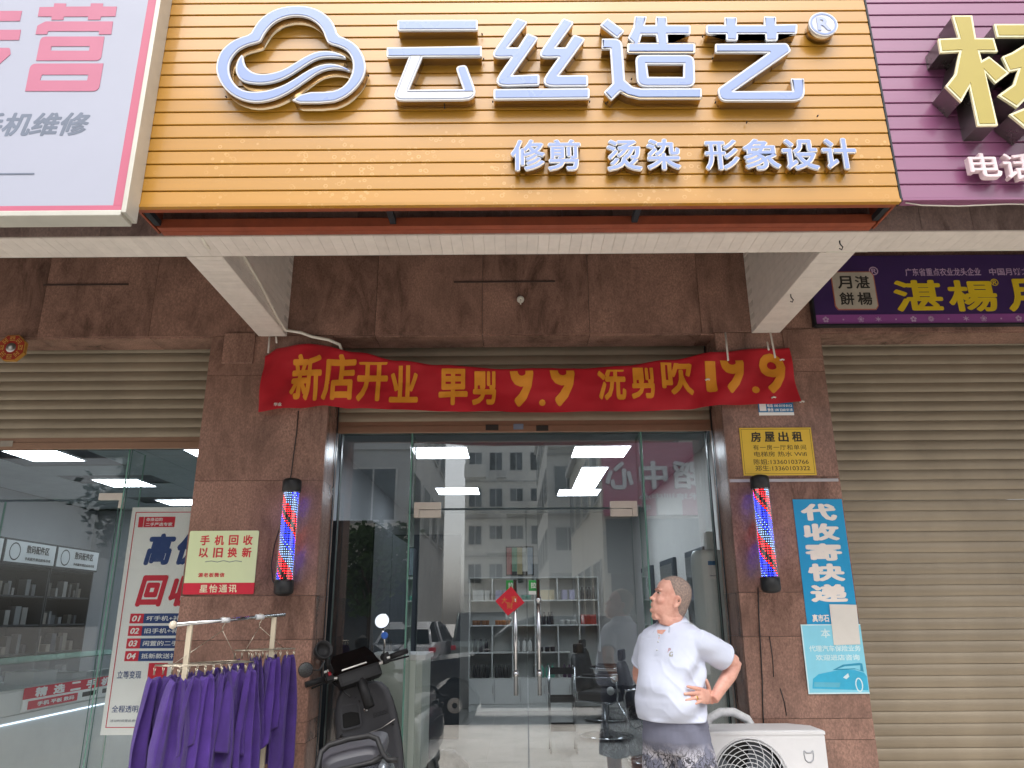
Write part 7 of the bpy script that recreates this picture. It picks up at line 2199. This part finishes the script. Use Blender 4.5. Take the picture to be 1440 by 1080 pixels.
# --- parked cars
M_TYRE = mat('tyre', '1b1b1c', 0.8)
M_CGL = mat('car_glass', '10161a', 0.05, spec=0.8)
M_HEADL = mat('headlamp', 'c9d0d6', 0.1, spec=0.8)
def car(paint, kind, loc, rz, label, cat='car'):
    """side outline along x (front at -x), given width; body with wheel arches, glass house, wheels, lamps"""
    e = empty('parked_' + ('van' if kind == 'van' else 'car'), (0, 0, 0), label, cat, 'cars parked across the street')
    if kind == 'van':
        low = [(-2.1, .35), (-2.15, .7), (-2.05, .95), (-1.75, 1.05), (2.0, 1.08), (2.12, .9), (2.12, .4)]
        top = [(-1.75, 1.05, .82), (-1.30, 1.72, .74), (-1.05, 1.86, .70), (1.75, 1.88, .72), (2.02, 1.08, .82)]
    else:
        low = [(-2.25, .38), (-2.30, .62), (-2.22, .82), (-1.75, .97), (-1.05, 1.05), (1.9, 1.08), (2.2, .98), (2.25, .45)]
        top = [(-1.05, 1.05, .82), (-.45, 1.52, .66), (-.1, 1.62, .62), (1.2, 1.62, .62), (1.75, 1.42, .66), (2.05, 1.06, .78)]
    W = .90
    axles = (-1.35, 1.35); RW = .34
    out = [(low[0][0], low[0][1])]
    # underside with arches
    bot = []
    for ax in axles:
        bot += [(ax - RW - .06, .30)] + [(ax - (RW + .06) * math.cos(t), .34 + (RW + .06) * math.sin(t)) for t in [math.pi * k / 10 for k in range(11)]] + [(ax + RW + .06, .30)]
    outline = [(low[0][0], .36)] + low[1:-1] + [(low[-1][0], .40)] + bot[::-1]
    mb = MB().prism([(x, z) for x, z in outline], -W, W)
    bodyo = mb.build('body', paint, e)
    gh = MB()
    rl_, rr__ = [(x, -w, z) for x, z, w in top], [(x, w, z) for x, z, w in top]
    n_ = len(top)
    gh.add(rl_ + rr__, [(k, k + 1, n_ + k + 1, n_ + k) for k in range(n_ - 1)] + [list(range(n_))[::-1], [n_ + k for k in range(n_)]])
    gh.build('glass_house', M_CGL, e)
    rf = MB()
    for k in range(n_ - 1):
        if top[k][1] > 1.48 and top[k + 1][1] > 1.40:
            a, b_ = top[k], top[k + 1]
            rf.add([(a[0], -a[2], a[1] + .012), (b_[0], -b_[2], b_[1] + .012), (b_[0], b_[2], b_[1] + .012), (a[0], a[2], a[1] + .012)], [(0, 1, 2, 3)])
    for s in (-1, 1):
        for k in (0, n_ - 2, n_ // 2):
            a, b_ = top[k], top[min(k + 1, n_ - 1)]
            if k == n_ // 2:
                xm = (top[1][0] + top[-2][0]) / 2
                rf.tube([(xm, s * .825, 1.06), (xm, s * (top[2][2] + .01), top[2][1])], .035, 6)
            else:
                rf.tube([(a[0], s * (a[2] + .005), a[1]), (b_[0], s * (b_[2] + .005), b_[1])], .04, 6)
    rf.build('roof', paint, e)
    for ax in axles:
        for s in (-1, 1):
            w = MB().lathe([(.21, s * (W - .20)), (RW - .02, s * (W - .20)), (RW, s * (W - .16)), (RW, s * (W - .04)), (RW - .02, s * (W - .005)), (.21, s * (W - .005))], (ax, 0, RW), 'Y', 26).build('wheel', M_TYRE, e)
            MB().lathe([(0, s * (W - .03)), (.05, s * (W + .0)), (.20, s * (W - .012)), (.21, s * (W - .06)), (0, s * (W - .06))], (ax, 0, RW), 'Y', 20).build('hub', M_BRUSH, w)
    for s in (-1, 1):
        MB().box(low[1][0] - .005 + .02, low[1][0] + .32, s * .86 - .10, s * .86 + .05, .68, .80, bev=.02).build('headlight', M_HEADL, e)
        MB().box(low[-2][0] - .25, low[-2][0] + .07, s * .84 - .08, s * .84 + .065, .82, .95, bev=.02).build('tail_light', M_RED, e)
        MB().box(-.95, -.80, s * .96 - .09, s * .96 + .09, 1.03, 1.15, bev=.03).build('wing_mirror', paint, e)
        MB().box(-.15, .0, s * .905 - .01, s * .905 + .01, .90, .925).build('door_handle', M_BRUSH, e)
    MB().box(low[1][0] - .02, low[1][0] + .05, -.5, .5, .50, .66, bev=.02).build('grille', M_BLACK, e)
    e.location = (loc[0], loc[1], loc[2]); e.rotation_euler = (0, 0, rz)
    return e
P_DK = mat('car_paint_dark_grey', '3d4248', 0.18, metal=0.5, var=0.02, coat=0.8)
P_WH = mat('car_paint_white', 'd9dadb', 0.22, var=0.02, coat=0.8)
P_GR = mat('car_paint_grey_green', '7f8a86', 0.25, metal=0.4, var=0.02, coat=0.8)
car(P_DK, 'suv', (0.45, -2.2, -.14), 0, 'dark grey car parked at the kerb behind the photographer')
car(P_WH, 'suv', (3.6, -8.4, -.14), R(180), 'white car standing across the road, right')
car(P_WH, 'suv', (-2.9, -13.4, -.30), R(96), 'white car parked in the mouth of the side lane')
car(P_GR, 'van', (-0.9, -14.8, -.30), R(92), 'grey green van parked in the side lane', 'van')
